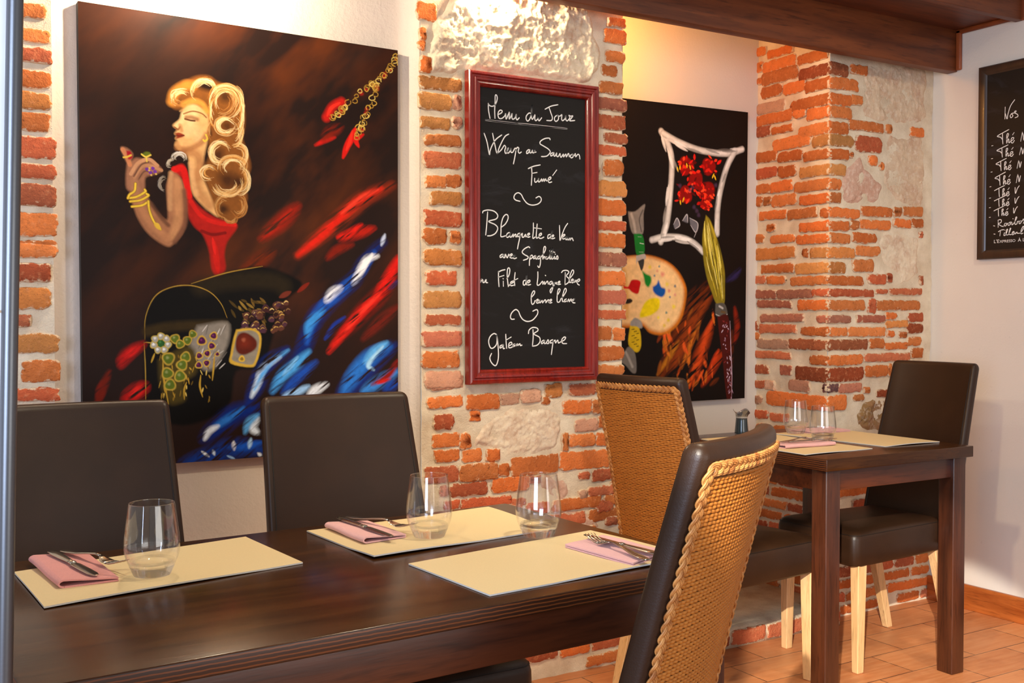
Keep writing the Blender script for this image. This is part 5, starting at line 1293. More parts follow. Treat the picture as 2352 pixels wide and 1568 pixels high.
PAINT_PALETTE="""s|6a2a0a|45.9|478,948 568,816 674,663 784,599|ts
s|8a3810|36.7|553,905 613,816 706,704 784,635|ts
s|a83a10|36.7|676,930 722,840 785,750|ts
s|d04818|18.4|707,908 746,795 801,718|ts
s|c86a1c|15.3|614,884 675,794 721,727|ts
s|a83410|24.5|739,946 802,887 866,829|ts
s|8a2410|18.4|930,681 947,750 931,801|ts
s|b06a18|15.3|478,903 552,838 598,794|ts
s|d84c18|12.2|661,953 691,885 738,841|ts
s|2c2450|18.4|880,588 929,569 961,546|ts
s|c83c14|15.3|786,887 834,828|ts
s|6a2c10|12.2|786,947 834,925|ts
s|5a240e|18.4|914,764 907,866 891,912|ts
s|c85018|5.2|680,889 678,929|ts
s|d06c20|8.7|521,816 544,843|ts
s|7a3010|5.8|755,813 766,859|ts
s|d06c20|12.1|512,784 527,819|ts
s|e05820|6.5|795,686 801,719|ts
s|8a4814|5.5|650,813 645,857|ts
s|8a4814|12.1|495,860 483,907|ts
s|a06018|4.9|505,915 515,939|ts
s|8a4814|5.3|556,746 542,771|ts
s|8a4814|5.2|649,767 665,804|ts
s|c85018|11.4|515,802 516,839|ts
s|a06018|10.0|547,760 532,783|ts
s|d06c20|5.0|514,772 534,808|ts
s|8a4814|11.8|704,741 707,789|ts
s|c85018|5.5|578,737 596,766|ts
s|e05820|8.1|518,683 531,707|ts
s|e05820|9.9|662,745 658,773|ts
s|8a4814|11.3|648,835 661,865|ts
s|8a4814|9.3|677,683 646,720|ts
s|d06c20|8.3|658,848 658,882|ts
s|a06018|6.7|548,803 559,849|ts
s|d06c20|6.3|791,698 809,740|ts
s|d06c20|8.9|648,905 661,946|ts
s|e05820|8.6|626,805 653,841|ts
s|d06c20|9.8|544,765 541,802|ts
s|7a3010|6.6|716,683 707,715|ts
s|7a3010|10.8|511,752 476,794|ts
s|d06c20|8.4|763,899 755,936|ts
s|d06c20|9.7|717,927 686,949|ts
s|a06018|8.7|579,708 585,751|ts
s|e05820|11.5|747,859 759,883|ts
s|d06c20|6.1|519,741 541,785|ts
s|c85018|6.2|637,725 632,748|ts
s|a06018|6.4|506,791 520,823|ts
s|e05820|8.9|743,895 708,932|ts
s|d06c20|11.9|664,831 647,865|ts
s|8a4814|5.2|597,842 606,890|ts
s|c85018|6.6|691,921 678,963|ts
s|c85018|8.1|611,872 591,910|ts
s|e05820|10.7|624,794 633,829|ts
s|8a4814|5.2|586,903 607,951|ts
s|e05820|12.1|533,770 563,800|ts
s|e05820|12.1|513,743 517,787|ts
s|c85018|8.3|682,871 708,898|ts
s|e05820|4.6|728,899 746,945|ts
s|7a3010|4.9|711,756 675,804|ts
s|8a4814|4.7|566,907 534,946|ts
s|8a4814|8.1|540,845 530,893|ts
s|8a4814|9.8|622,926 626,951|ts
s|e05820|5.9|793,877 797,921|ts
p|c8701c|3|160,640 188,554 258,519 358,508 438,508 528,526 596,561 639,614 635,663 613,717 567,753 499,771 432,763 388,739 301,745 188,725|
p|f0c488|6|167,640 195,558 258,525 358,514 438,516 520,533 581,565 620,614 618,664 594,713 552,744 496,759 432,750 388,728 301,734 195,717|
s|ecc890|36.7|476,576 536,637 499,704|s
s|d89c4c|18.4|286,561 301,639 301,708|s
p|2a2018|2|297,654 323,650 337,657 326,665 301,667|
p|c01010|2|287,607 312,611 329,591 358,588 380,595 377,612 366,634 337,630 315,619 290,617|
p|188028|3|387,557 409,568 435,576 439,594 424,612 406,603 398,581|
p|1450a0|3|448,611 469,602 480,589 495,611 517,617 517,633 499,645 469,638 450,625|
p|ecd010|3|377,700 402,665 439,649 484,651 484,682 454,700 425,708 381,713|
b|e08070|10.4|502,569|s
b|2a7080|4.9|483,543|s
b|2a6a88|4.6|457,574|s
b|e8c830|8.0|431,546|s
b|e8c840|8.6|528,602|s
b|385878|6.1|574,608|s
b|e07870|7.3|540,624|s
b|305c88|4.9|545,645|s
b|e09080|6.7|574,637|s
b|e8cc20|9.2|567,677|s
b|2a6c70|5.5|525,697|s
b|e8d020|6.7|480,713|s
b|e0c020|8.0|537,722|s
b|e0b838|7.3|514,740|s
b|e09478|6.1|472,558|s
p|8a837c|2|310,366 350,364 401,339 394,372 392,435 343,439 325,422 314,388|
s|b8b0a8|8.0|328,374 343,404 350,430|s
s|4a4644|4.3|390,359 372,390 383,429|s
p|1c7c2c|1.5|342,438 390,442 400,500 358,507|
s|98b898|1.8|365,447 383,447|
s|c8d8c8|2.1|376,468 396,470|
s|98b898|1.8|372,497 394,497|
p|b8aca4|1.5|355,510 402,503 406,520 365,527 357,538|
p|3a3634|1.5|365,527 398,520 395,546 384,558 373,542|
p|98928c|2|327,726 352,713 385,726 388,748 330,741|
p|d8b41c|2|324,739 374,748 385,805 360,827 316,800|
s|3a300c|1.8|334,752 348,750|
s|3a300c|1.8|347,759 360,757|
s|3a300c|1.8|360,766 372,764|
s|3a300c|1.8|334,773 348,771|
s|3a300c|1.8|347,780 360,778|
s|3a300c|1.8|360,787 372,785|
s|3a300c|1.8|334,794 348,792|
s|3a300c|1.8|347,801 360,799|
s|3a300c|1.8|360,808 372,806|
p|78726c|2|273,856 288,834 316,808 352,831 360,888 338,894 302,869|
s|b0a8a0|7.3|302,826 323,852 338,874|s
s|a49e98|19.0|489,95 529,137 550,190 544,286 526,394 491,461|
s|e8e3de|11.8|489,95 529,137 550,190 544,286 526,394 491,461|s
s|a49e98|18.2|499,101 596,127 721,147 871,150 965,130|
s|e8e3de|11.3|499,101 596,127 721,147 871,150 965,130|s
s|a49e98|19.0|920,138 872,196 837,272 819,347 817,427|
s|e8e3de|11.8|920,138 872,196 837,272 819,347 817,427|s
s|a49e98|18.2|441,456 506,445 608,445 681,462 736,491|
s|e8e3de|11.3|441,456 506,445 608,445 681,462 736,491|s
s|e8e2dc|7.0|832,275 814,324|th
s|e8e2dc|7.0|574,457 652,464|th
s|fbf8f6|7.0|528,158 554,200|th
s|f4f0ec|7.0|522,404 510,451|th
s|fbf8f6|7.0|653,458 719,483|th
s|9a948e|7.0|734,485 802,511|th
s|fbf8f6|7.0|829,274 812,322|th
s|e8e2dc|7.0|552,257 546,305|th
s|fbf8f6|7.0|577,447 654,454|th
s|f4f0ec|7.0|810,377 806,426|th
s|fbf8f6|7.0|895,157 864,204|th
s|f4f0ec|7.0|576,447 653,454|th
s|9a948e|7.0|559,182 586,225|th
s|f4f0ec|7.0|891,133 973,129|th
s|e8e2dc|7.0|526,279 522,326|th
s|e8e2dc|7.0|546,291 541,339|th
s|f4f0ec|7.0|560,129 629,148|th
s|f4f0ec|7.0|570,135 639,153|th
s|fbf8f6|7.0|531,171 557,214|th
s|6a6460|7.0|819,298 801,346|th
s|6a6460|7.0|876,202 845,249|th
s|f4f0ec|7.0|788,152 869,148|th
s|e8e2dc|7.0|522,148 549,190|th
s|9a948e|7.0|516,347 504,393|th
s|6a6460|7.0|522,333 510,380|th
s|6a6460|7.0|642,143 718,155|th
s|fbf8f6|7.0|590,443 666,450|th
s|9a948e|7.0|863,231 845,280|th
s|6a6460|7.0|844,143 926,139|th
s|fbf8f6|7.0|564,123 633,141|th
s|f4f0ec|7.0|577,446 654,453|th
s|e8e2dc|7.0|520,118 590,136|th
s|6a6460|7.0|819,139 901,135|th
s|6a6460|7.0|748,141 826,153|th
s|fbf8f6|7.0|530,445 607,440|th
s|9a948e|7.0|504,404 492,451|th
s|f4f0ec|7.0|533,270 529,317|th
s|f4f0ec|7.0|527,397 515,444|th
s|e8e2dc|7.0|832,301 814,350|th
s|6a6460|7.0|493,447 569,443|th
s|f4f0ec|7.0|492,454 568,449|th
s|e8e2dc|7.0|491,118 517,161|th
s|e8e2dc|7.0|894,172 864,218|th
s|f4f0ec|7.0|489,106 514,149|th
s|f4f0ec|7.0|477,459 553,454|th
s|f4f0ec|7.0|524,293 519,340|th
s|9a948e|7.0|516,360 504,407|th
s|6a6460|7.0|641,456 708,482|th
b|8a0c08|25.6|632,203|
s|ff4a24|4.6|617,200 614,213|t
s|c01008|8.2|600,217 612,211|t
s|5a0806|5.3|626,190 629,201|t
s|e81810|4.2|610,237 627,220|t
s|5a0806|8.9|691,189 671,190|t
s|f03018|8.0|640,195 647,201|t
s|5a0806|6.1|642,210 643,205|t
s|f03018|5.4|663,200 677,210|t
s|ff4a24|8.8|616,185 621,174|t
s|ff4a24|5.9|584,192 601,190|t
s|d82012|8.4|680,180 679,162|t
s|e81810|6.1|650,194 671,182|t
s|5a0806|5.9|630,191 651,201|t
s|f03018|8.8|591,201 603,192|t
s|c01008|7.6|633,183 635,169|t
s|f03018|8.7|616,206 636,208|t
b|8a0c08|24.0|764,199|
s|5a0806|5.4|782,184 786,173|t
s|5a0806|7.7|739,227 744,223|t
s|c01008|6.1|752,203 751,191|t
s|f03018|8.2|798,179 812,174|t
s|e81810|6.2|710,201 724,203|t
s|5a0806|8.7|796,214 792,211|t
s|5a0806|7.2|802,214 808,224|t
s|c01008|9.1|739,206 722,196|t
s|c01008|4.2|771,182 758,174|t
s|d82012|7.0|773,190 786,179|t
s|ff4a24|5.2|780,171 761,161|t
s|f03018|4.6|759,175 742,180|t
s|e81810|8.9|814,188 837,175|t
s|d82012|6.4|763,211 783,218|t
s|d82012|8.8|768,207 745,217|t
s|f03018|6.3|797,212 813,214|t
b|8a0c08|24.0|628,300|
s|5a0806|6.6|666,292 689,301|t
s|c01008|4.4|613,312 632,321|t
s|5a0806|5.3|598,272 577,266|t
s|c01008|6.4|650,317 633,317|t
s|c01008|7.2|625,314 636,320|t
s|ff4a24|5.3|596,308 589,293|t
s|d82012|5.2|590,320 568,323|t
s|e81810|7.7|632,283 624,289|t
s|f03018|6.3|638,290 628,284|t
s|c01008|4.6|591,297 602,296|t
s|ff4a24|4.2|641,294 625,277|t
s|f03018|8.9|593,294 592,291|t
s|e81810|6.1|587,303 589,295|t
s|f03018|7.5|633,329 652,313|t
s|ff4a24|8.1|639,285 661,289|t
s|d82012|4.4|599,314 600,313|t
b|8a0c08|28.9|754,285|
s|5a0806|7.6|746,265 738,257|t
s|f03018|6.7|747,277 746,284|t
s|ff4a24|7.2|750,303 747,295|t
s|f03018|6.2|756,297 734,291|t
s|f03018|7.0|735,280 733,263|t
s|d82012|4.9|754,305 741,291|t
s|c01008|6.7|784,274 795,274|t
s|ff4a24|6.8|800,298 791,292|t
s|ff4a24|7.4|743,278 720,286|t
s|ff4a24|9.1|714,294 696,291|t
s|c01008|5.5|761,304 782,293|t
s|c01008|7.1|740,313 724,307|t
s|5a0806|6.3|728,302 718,304|t
s|e81810|4.2|768,277 764,274|t
s|ff4a24|7.7|771,297 794,307|t
s|f03018|6.5|706,301 690,284|t
b|8a0c08|24.8|690,249|
s|f03018|8.6|678,282 687,286|t
s|e81810|4.7|729,257 721,268|t
s|e81810|9.1|679,263 684,256|t
s|ff4a24|5.9|664,276 652,289|t
s|c01008|8.1|659,259 642,267|t
s|c01008|6.2|692,258 707,268|t
s|f03018|8.7|692,221 713,217|t
s|5a0806|5.7|680,253 692,239|t
s|c01008|4.2|725,251 718,258|t
s|ff4a24|8.1|668,225 652,225|t
s|f03018|8.1|671,222 671,218|t
s|d82012|6.5|640,253 644,241|t
s|e81810|8.6|667,221 688,225|t
s|ff4a24|8.6|667,261 670,266|t
s|5a0806|5.2|682,270 674,265|t
s|5a0806|4.7|724,252 740,260|t
b|8a0c08|16.5|743,328|
s|ff4a24|6.4|740,319 763,324|t
s|ff4a24|7.2|751,315 773,324|t
s|ff4a24|7.2|759,346 770,346|t
s|f03018|6.0|730,343 743,339|t
s|c01008|5.3|717,310 708,293|t
s|d82012|6.0|757,331 780,324|t
s|c01008|8.1|738,307 729,317|t
s|d82012|4.4|752,335 774,340|t
s|c01008|8.8|715,323 698,330|t
s|c01008|4.7|772,316 773,312|t
s|e81810|7.9|740,311 750,301|t
s|d82012|5.4|753,329 764,321|t
s|ff4a24|5.1|741,309 745,292|t
s|5a0806|7.5|736,316 732,314|t
s|c01008|8.6|718,337 737,336|t
s|ff4a24|9.1|772,328 786,335|t
s|f0c020|4.5|596,217 597,202|t
s|f0c020|4.5|586,224 581,209|t
s|f0c020|4.5|658,214 652,199|t
s|f0c020|4.5|807,243 798,228|t
s|f0c020|4.5|613,325 622,309|t
s|f0c020|4.5|602,334 599,319|t
s|f0c020|4.5|638,209 634,194|t
s|f0c020|4.5|785,238 796,222|t
b|4a3450|8.3|669,274|s
b|4a3450|8.3|696,352|s
b|4a3450|8.3|707,366|s
b|4a3450|8.3|654,284|s
b|4a3450|8.3|597,271|s
b|4a3450|8.3|680,340|s
b|4a3450|8.3|807,261|s
p|6a6870|2|562,402 582,380 598,403 572,416|
s|c0bcc0|2.9|562,402 582,380 598,403 572,416|t
p|6a6870|2|613,388 639,366 644,393|
s|c0bcc0|2.9|613,388 639,366 644,393|t
p|6a6870|2|654,377 702,394 691,425 660,401|
s|c0bcc0|2.9|654,377 702,394 691,425 660,401|t
s|b0acb0|2.1|702,412 681,443|t
p|8a7a20|2|750,365 731,432 735,500 756,572 788,626 820,669 864,669 868,607 865,552 839,483 798,411 774,380|
s|d8c848|2.8|791,511 803,550 817,592|t
s|a89428|2.8|787,445 800,483 813,525|t
s|a89428|2.8|805,531 817,570 829,613|t
s|c8b030|2.8|756,376 771,415 786,456|t
s|a89428|2.8|773,389 796,427 814,468|t
s|f0e480|2.8|754,507 769,546 790,588|t
s|6a5c18|2.8|764,512 779,551 799,593|t
s|484010|2.8|838,515 846,554 849,597|t
s|484010|2.8|805,440 822,478 834,520|t
s|a89428|2.8|810,570 824,609 837,651|t
s|6a5c18|2.8|799,473 811,512 822,554|t
s|484010|2.8|847,574 849,613 858,656|t
s|c8b030|2.8|763,430 774,469 787,511|t
s|a89428|2.8|771,479 783,518 798,560|t
s|f0e480|2.8|771,458 782,496 795,538|t
s|c8b030|2.8|773,384 799,422 819,464|t
s|a89428|2.8|762,406 774,445 786,487|t
s|f0e480|2.8|763,390 777,428 792,470|t
s|f0e480|2.8|758,391 770,430 783,472|t
s|484010|2.8|776,417 790,455 804,497|t
s|a89428|2.8|748,414 754,453 765,494|t
s|484010|2.8|848,561 851,600 855,643|t
s|6a5c18|2.8|833,549 840,589 845,631|t
s|c8b030|2.8|829,562 836,601 846,643|t
s|d8c848|2.8|822,462 836,501 846,543|t
s|484010|2.8|804,530 816,569 828,611|t
s|6a5c18|2.8|789,544 804,583 822,625|t
s|c8b030|2.8|759,489 772,527 790,569|t
s|c8b030|2.8|812,474 825,513 834,555|t
s|6a5c18|2.8|820,470 832,509 842,551|t
s|d8c848|2.8|774,419 788,458 802,500|t
s|f0e480|2.8|848,570 850,609 857,651|t
s|d8c848|2.8|770,470 782,509 796,551|t
s|d8c848|2.8|843,565 846,604 853,647|t
s|c8b030|2.8|740,392 740,431 746,473|t
s|6a5c18|2.8|833,567 839,606 848,648|t
s|484010|2.8|820,452 836,490 846,533|t
s|484010|2.8|763,495 776,534 794,576|t
s|484010|2.8|784,490 797,528 811,571|t
s|c8b030|2.8|779,562 800,601 820,643|t
s|e8dc70|2.8|768,420 780,458 793,501|t
s|f0e480|2.8|828,506 837,545 844,588|t
s|f0e480|2.8|799,537 812,576 826,618|t
s|e8dc70|2.8|742,386 742,425 748,467|t
s|e8dc70|2.8|821,521 830,560 838,603|t
s|d8c848|2.8|806,516 817,555 828,598|t
s|c8b030|2.8|746,437 753,476 766,518|t
s|d8c848|2.8|797,446 812,485 825,527|t
s|e8dc70|2.8|743,396 747,435 754,477|t
s|e8dc70|2.8|759,433 769,472 781,514|t
s|a89428|2.8|752,370 765,408 779,450|t
s|d8c848|2.8|801,442 817,481 829,524|t
s|f0e480|2.8|756,399 765,437 776,479|t
s|d8c848|2.8|839,576 843,615 853,657|t
s|a89428|2.8|834,520 842,559 846,601|t
s|d8c848|2.8|832,496 841,535 847,578|t
s|c8b030|2.8|777,396 799,434 817,476|t
s|f0e480|2.8|818,467 832,506 841,548|t
s|d8c848|2.8|795,492 807,531 819,573|t
s|6a5c18|2.8|838,554 844,594 849,636|t
p|58544e|1.5|812,667 864,666 885,695 877,709 816,709|
s|d8d4d0|5.5|836,676 856,683|s
s|6a4c20|6.1|849,695 869,697|s
s|c0bcb8|2.1|815,704 849,711 885,704|
p|4a1612|1.5|825,712 888,709 906,810 917,913 918,1001 888,998 858,856 837,773|
s|8a3030|3.1|867,726 864,732|t
s|8a3030|3.1|856,726 866,730|t
s|8a3030|3.1|882,775 886,781|t
s|d0b8c8|3.1|866,746 872,750|t
s|987088|3.1|909,970 899,980|t
s|987088|3.1|880,738 870,744|t
s|d0b8c8|3.1|893,928 894,939|t
s|c8a8bc|3.1|907,973 898,979|t
s|6a2020|3.1|916,967 922,972|t
s|987088|3.1|855,744 862,749|t
s|c8a8bc|3.1|875,821 883,825|t
s|987088|3.1|918,968 926,979|t
s|c8a8bc|3.1|866,806 861,809|t
s|8a3030|3.1|908,896 911,906|t
s|c8a8bc|3.1|888,752 895,757|t
s|987088|3.1|897,953 892,960|t
s|d0b8c8|3.1|902,855 909,865|t
s|d0b8c8|3.1|900,848 909,857|t
s|8a3030|3.1|878,866 868,872|t
s|8a3030|3.1|890,758 887,768|t
s|6a2020|3.1|911,948 911,952|t
s|b89cb0|3.1|911,905 911,914|t
s|d0b8c8|3.1|906,919 898,927|t
s|c8a8bc|3.1|889,905 893,916|t
s|987088|3.1|903,937 913,946|t
s|c8a8bc|3.1|865,740 857,744|t
s|987088|3.1|909,897 908,901|t
s|c8a8bc|3.1|893,916 884,924|t
s|c8a8bc|3.1|888,893 888,899|t
s|6a2020|3.1|904,926 912,934|t
s|b89cb0|3.1|872,784 874,791|t
s|b89cb0|3.1|918,965 921,974|t
s|6a2020|3.1|897,912 886,916|t
s|8a3030|3.1|911,944 917,949|t
s|987088|3.1|873,788 873,798|t
s|b89cb0|3.1|914,991 916,1000|t
s|b89cb0|3.1|886,851 888,860|t
s|987088|3.1|868,793 870,796|t
s|c8a8bc|3.1|877,809 874,814|t
s|d0b8c8|3.1|886,743 879,749|t
s|b89cb0|3.1|908,886 906,894|t
s|b89cb0|3.1|887,751 895,757|t
s|6a2020|3.1|888,833 886,837|t
s|987088|3.1|907,927 899,935|t
s|8a3030|3.1|877,731 885,736|t
s|987088|3.1|904,965 895,974|t
s|d0b8c8|3.1|901,893 899,901|t
s|8a3030|3.1|902,938 895,945|t
s|d0b8c8|3.1|861,757 850,767|t
s|c8a8bc|3.1|904,947 912,954|t
s|d0b8c8|3.1|887,904 898,914|t
s|b89cb0|3.1|888,869 890,875|t
s|b89cb0|3.1|907,901 918,913|t
s|6a2020|3.1|900,827 895,832|t
s|d0b0c4|2.4|902,727 908,811 917,913 916,992|t"""
# ------------------------------------------------------------------ the setting
random.seed(11)
Y0, XS, XW = 2.891, 3.155, 3.757
mb = MB(); mb.add([(-1.6, -1.6, 0), (XW, -1.6, 0), (XW, 3.3, 0), (-1.6, 3.3, 0)], [(0, 1, 2, 3)])
structure(mb.build('floor', M_FLOOR, smooth=False, recalc=False))

def plan_wall(name, plan, z0, z1, mat, nz=24):
    m = MB(); rings = []
    P = [p for p in catmull([(x, y) for x, y in plan], 4)] if len(plan) > 6 else [np.array(p) for p in plan]
    for i in range(nz + 1):
        z = z0 + (z1 - z0) * i / nz
        rings.append([(p[0], p[1], z) for p in P])
    m.rings(rings, closed=False); return structure(m.build(name, mat, angle=60, recalc=False))
plan_wall('wall_back', [(0.385, 2.90), (0.398, 2.925), (0.42, 2.94), (0.46, 2.95), (0.6, 2.95), (0.9, 2.95), (1.2, 2.95), (1.35, 2.95), (1.39, 2.94), (1.411, 2.92), (1.417, 2.897)], 0, 2.62, M_PLASTER)
m = MB()
m.add([(2.176, 2.90, 0), (2.176, 3.275, 0), (3.165, 3.275, 0), (2.176, 2.90, 2.62), (2.176, 3.275, 2.62), (3.165, 3.275, 2.62)], [(0, 1, 4, 3), (1, 2, 5, 4)])
structure(m.build('wall_alcove', M_PLASTER_SMOOTH, smooth=False, recalc=False))
m = MB(); m.box(XW, XW + 0.1, -1.6, 3.3, 0, 2.75)
structure(m.build('wall_right', M_PLASTER_SMOOTH, smooth=False))
m = MB(); m.box(XW - 0.016, XW, 0.2, 2.885, 0.0, 0.100)
structure(m.build('baseboard_right', M_SKIRT, smooth=True, bevel=0.003))

# brick pillars: mortar skin, individual bricks and stones raised out of it
PAL = {'o': (210, 118, 62), 'r': (190, 100, 66), 'd': (152, 78, 48), 'p': (212, 158, 128), 'y': (204, 134, 74), 'm': (182, 110, 86), 'v': (120, 84, 84)}
def bcol(k):
    r, g, b = PAL[k]; j = random.uniform(0.86, 1.12); q = random.uniform(-8, 8)
    return (lin(min(255, r * j)), lin(min(255, (g + q) * j)), lin(min(255, (b + q) * j)), 1)
def to_front(u, z, h): return (u, Y0 - h, z)
def to_side(u, z, h): return (XS - h, u, z)
def brick(m, fn, u0, u1, z0, z1, col, h=None, corner=None):
    if u1 - u0 < 0.006 or z1 - z0 < 0.006: return
    u0, u1, z0, z1 = u0 - 0.0018, u1 + 0.0018, z0 - 0.0018, z1 + 0.0018
    h = h or random.uniform(0.005, 0.011); w, t = u1 - u0, z1 - z0
    r = min(w, t) * random.uniform(0.18, 0.34); pts = []; n_long = max(3, int(w / 0.02)); n_short = 3
    jit = min(0.0032, t * 0.09); ph = random.uniform(0, 50)
    def corner_pts(cx, cz, a0):
        rr = r * random.uniform(0.5, 1.4)
        for k in range(4):
            a = a0 + k * math.pi / 6
            pts.append((cx + (rr * math.cos(a)) - math.copysign(rr, math.cos(a0 + 0.785)), cz + rr * math.sin(a) - math.copysign(rr, math.sin(a0 + 0.785))))
    corner_pts(u1, z1, 0); [pts.append((u1 - r - (w - 2 * r) * k / n_long, z1)) for k in range(1, n_long)]
    corner_pts(u0, z1, math.pi / 2); [pts.append((u0, z1 - r - (t - 2 * r) * k / n_short)) for k in range(1, n_short)]
    corner_pts(u0, z0, math.pi); [pts.append((u0 + r + (w - 2 * r) * k / n_long, z0)) for k in range(1, n_long)]
    corner_pts(u1, z0, 3 * math.pi / 2); [pts.append((u1, z0 + r + (t - 2 * r) * k / n_short)) for k in range(1, n_short)]
    tilt = random.uniform(-0.012, 0.012)
    out = []
    for (u, z) in pts:
        ju = jit * noise.noise((u * 90 + ph, z * 90, ph)) * 1.6; jz = jit * noise.noise((u * 60, z * 60 + ph, ph + 9)) * 1.6 + tilt * (u - (u0 + u1) / 2)
        out.append((u + ju, z + jz))
    cu, cz = (u0 + u1) / 2, (z0 + z1) / 2; n = len(out); rings = []
    for (ins, hh) in ((0.0, -0.004), (0.0, h * 0.45), (0.0022, h * 0.85), (0.006, h)):
        ring = []
        for (u, z) in out:
            du, dz = cu - u, cz - z
            iu = math.copysign(min(abs(du), ins * (1 if w < 3 * t else 1)), du); iz = math.copysign(min(abs(dz), ins), dz)
            hv = hh + (0 if hh < 0 else 0.0022 * noise.noise((u * 45 + ph, z * 45, ph)))
            ring.append(fn(u + iu, z + iz, hv))
        rings.append(ring)
    b = len(m.v); vs = [p for r_ in rings for p in r_]; fs = []
    for i in range(len(rings) - 1):
        for j in range(n): fs.append((i * n + j, i * n + (j + 1) % n, (i + 1) * n + (j + 1) % n, (i + 1) * n + j))
    # inner strip: spine points so that the face is slightly uneven
    k = max(1, int(w / 0.03)); sp = [fn(u0 + w * (0.12 + 0.76 * (i / max(1, k))), cz, h + random.uniform(-0.002, 0.003)) for i in range(k + 1)]
    base = len(vs); vs += sp
    last = (len(rings) - 1) * n
    def near(j):
        u = out[j][0]; return base + min(k, max(0, int(round(((u - u0) / w - 0.12) / 0.76 * k))))
    for j in range(n):
        a, c2 = near(j), near((j + 1) % n)
        if a == c2: fs.append((last + j, last + (j + 1) % n, a))
        else: fs.append((last + j, last + (j + 1) % n, c2, a))
    b0 = m.add(vs, fs, 1, col)
    al = [1.0] * (2 * n) + [0.7] * n + [0.32] * n + [0.0] * (len(vs) - 4 * n)
    for i_, a_ in enumerate(al): m.c[b0 + i_] = (col[0], col[1], col[2], a_)
def stone(m, poly, col, amp, fn=to_front):
    """rough stone: a fine grid whose height sinks under the mortar outside the outline"""
    P = np.array(catmull([np.array(p) / 1000.0 for p in poly] + [np.array(poly[0]) / 1000.0], 6)); ph = random.uniform(0, 99); A = amp / 1000.0
    step = 0.0045; x0, z0 = P.min(0) - 0.012; x1, z1 = P.max(0) + 0.012
    nx, nz = int((x1 - x0) / step) + 1, int((z1 - z0) / step) + 1
    gx, gz = np.meshgrid(x0 + np.arange(nx) * step, z0 + np.arange(nz) * step)
    wx = np.array([[noise.noise((x * 26, z * 26, ph)) for x in gx[0]] for z in gz[:, 0]]) * 0.010
    X_, Z_ = gx + wx, gz + np.roll(wx, 7, 1); ins = np.zeros(X_.shape, bool); D = np.full(X_.shape, 9.0)
    for (ax, az), (bx, bz) in zip(P[:-1], P[1:]):
        if az != bz: ins ^= ((Z_ < az) != (Z_ < bz)) & (X_ < (bx - ax) * (Z_ - az) / (bz - az) + ax)
        dx, dz = bx - ax, bz - az; L = dx * dx + dz * dz + 1e-12
        t = np.clip(((X_ - ax) * dx + (Z_ - az) * dz) / L, 0, 1); D = np.minimum(D, np.hypot(X_ - ax - t * dx, Z_ - az - t * dz))
    D = np.where(ins, D, -D); vs = []; keep = D > -0.010
    for i in range(nz):
        for j in range(nx):
            d = D[i, j]; e = min(1.0, max(-1.0, d / 0.016))
            if keep[i, j]:
                x, z = gx[i, j], gz[i, j]
                r1 = noise.fractal((x * 13, z * 13, ph), 0.62, 2.15, 6); r2 = 1 - 2 * abs(noise.noise((x * 24 + 3 * r1, z * 24, ph + 5))); r3 = noise.noise((x * 95, z * 95, ph + 2))
                h = e * A * 0.55 - 0.003 + max(0, e) * A * (0.55 * r1 + 0.28 * r2 + 0.12 * r3)
            else: h = -0.02
            vs.append(fn(gx[i, j], gz[i, j], h))
    fs = []
    for i in range(nz - 1):
        for j in range(nx - 1):
            if keep[i, j] and keep[i, j + 1] and keep[i + 1, j] and keep[i + 1, j + 1]:
                a = i * nx + j; fs.append((a, a + 1, a + nx + 1, a + nx))
    m.add(vs, fs, 2, col)
SCOL = {'w': rgb(232, 214, 184), 't': rgb(216, 190, 160), 'k': rgb(206, 166, 144), 'l': rgb(226, 206, 178), 'b': rgb(150, 116, 74)}
def parse(s): return [(float(a) / 1000, float(b) / 1000, float(c) / 1000, float(d) / 1000, k) for a, b, c, d, k in (q.split(',') for q in s.split())]
FB, SB = parse(FRONT_BRICKS), parse(SIDE_BRICKS)
def mortar(m, fn, u0, u1, z0, z1, step=0.014):
    nu, nz = max(2, int((u1 - u0) / step)), int((z1 - z0) / step); rows_ = []
    for i in range(nz + 1):
        z = z0 + (z1 - z0) * i / nz
        rows_.append([fn(u0 + (u1 - u0) * j / nu, z, 0.0045 * noise.fractal((u0 + (u1 - u0) * j / nu * 14, z * 14, 3.0 + u0), 0.8, 2.0, 3)) for j in range(nu + 1)])
    k = len(m.v); m.rings(rows_, closed=False, mi=0); 
    if m.c is None: m.c = []
    m.c.extend([(1, 1, 1, 1)] * (len(m.v) - len(m.c)))
def fill_rows(m, fn, u0, u1, z0, z1, keys, gap=0.22):
    z = z0
    while z < z1 - 0.03:
        t = random.uniform(0.030, 0.042); u = u0 + random.uniform(-0.02, 0.03)
        while u < u1 - 0.02:
            w = random.choice((0.09, 0.13, 0.2, 0.26)) * random.uniform(0.85, 1.1)
            e = min(u + w, u1)
            if random.random() > gap: brick(m, fn, max(u, u0), e, z, z + t, bcol(random.choice(keys)))
            u += w + random.uniform(0.008, 0.016)
        z += t + random.uniform(0.010, 0.018)
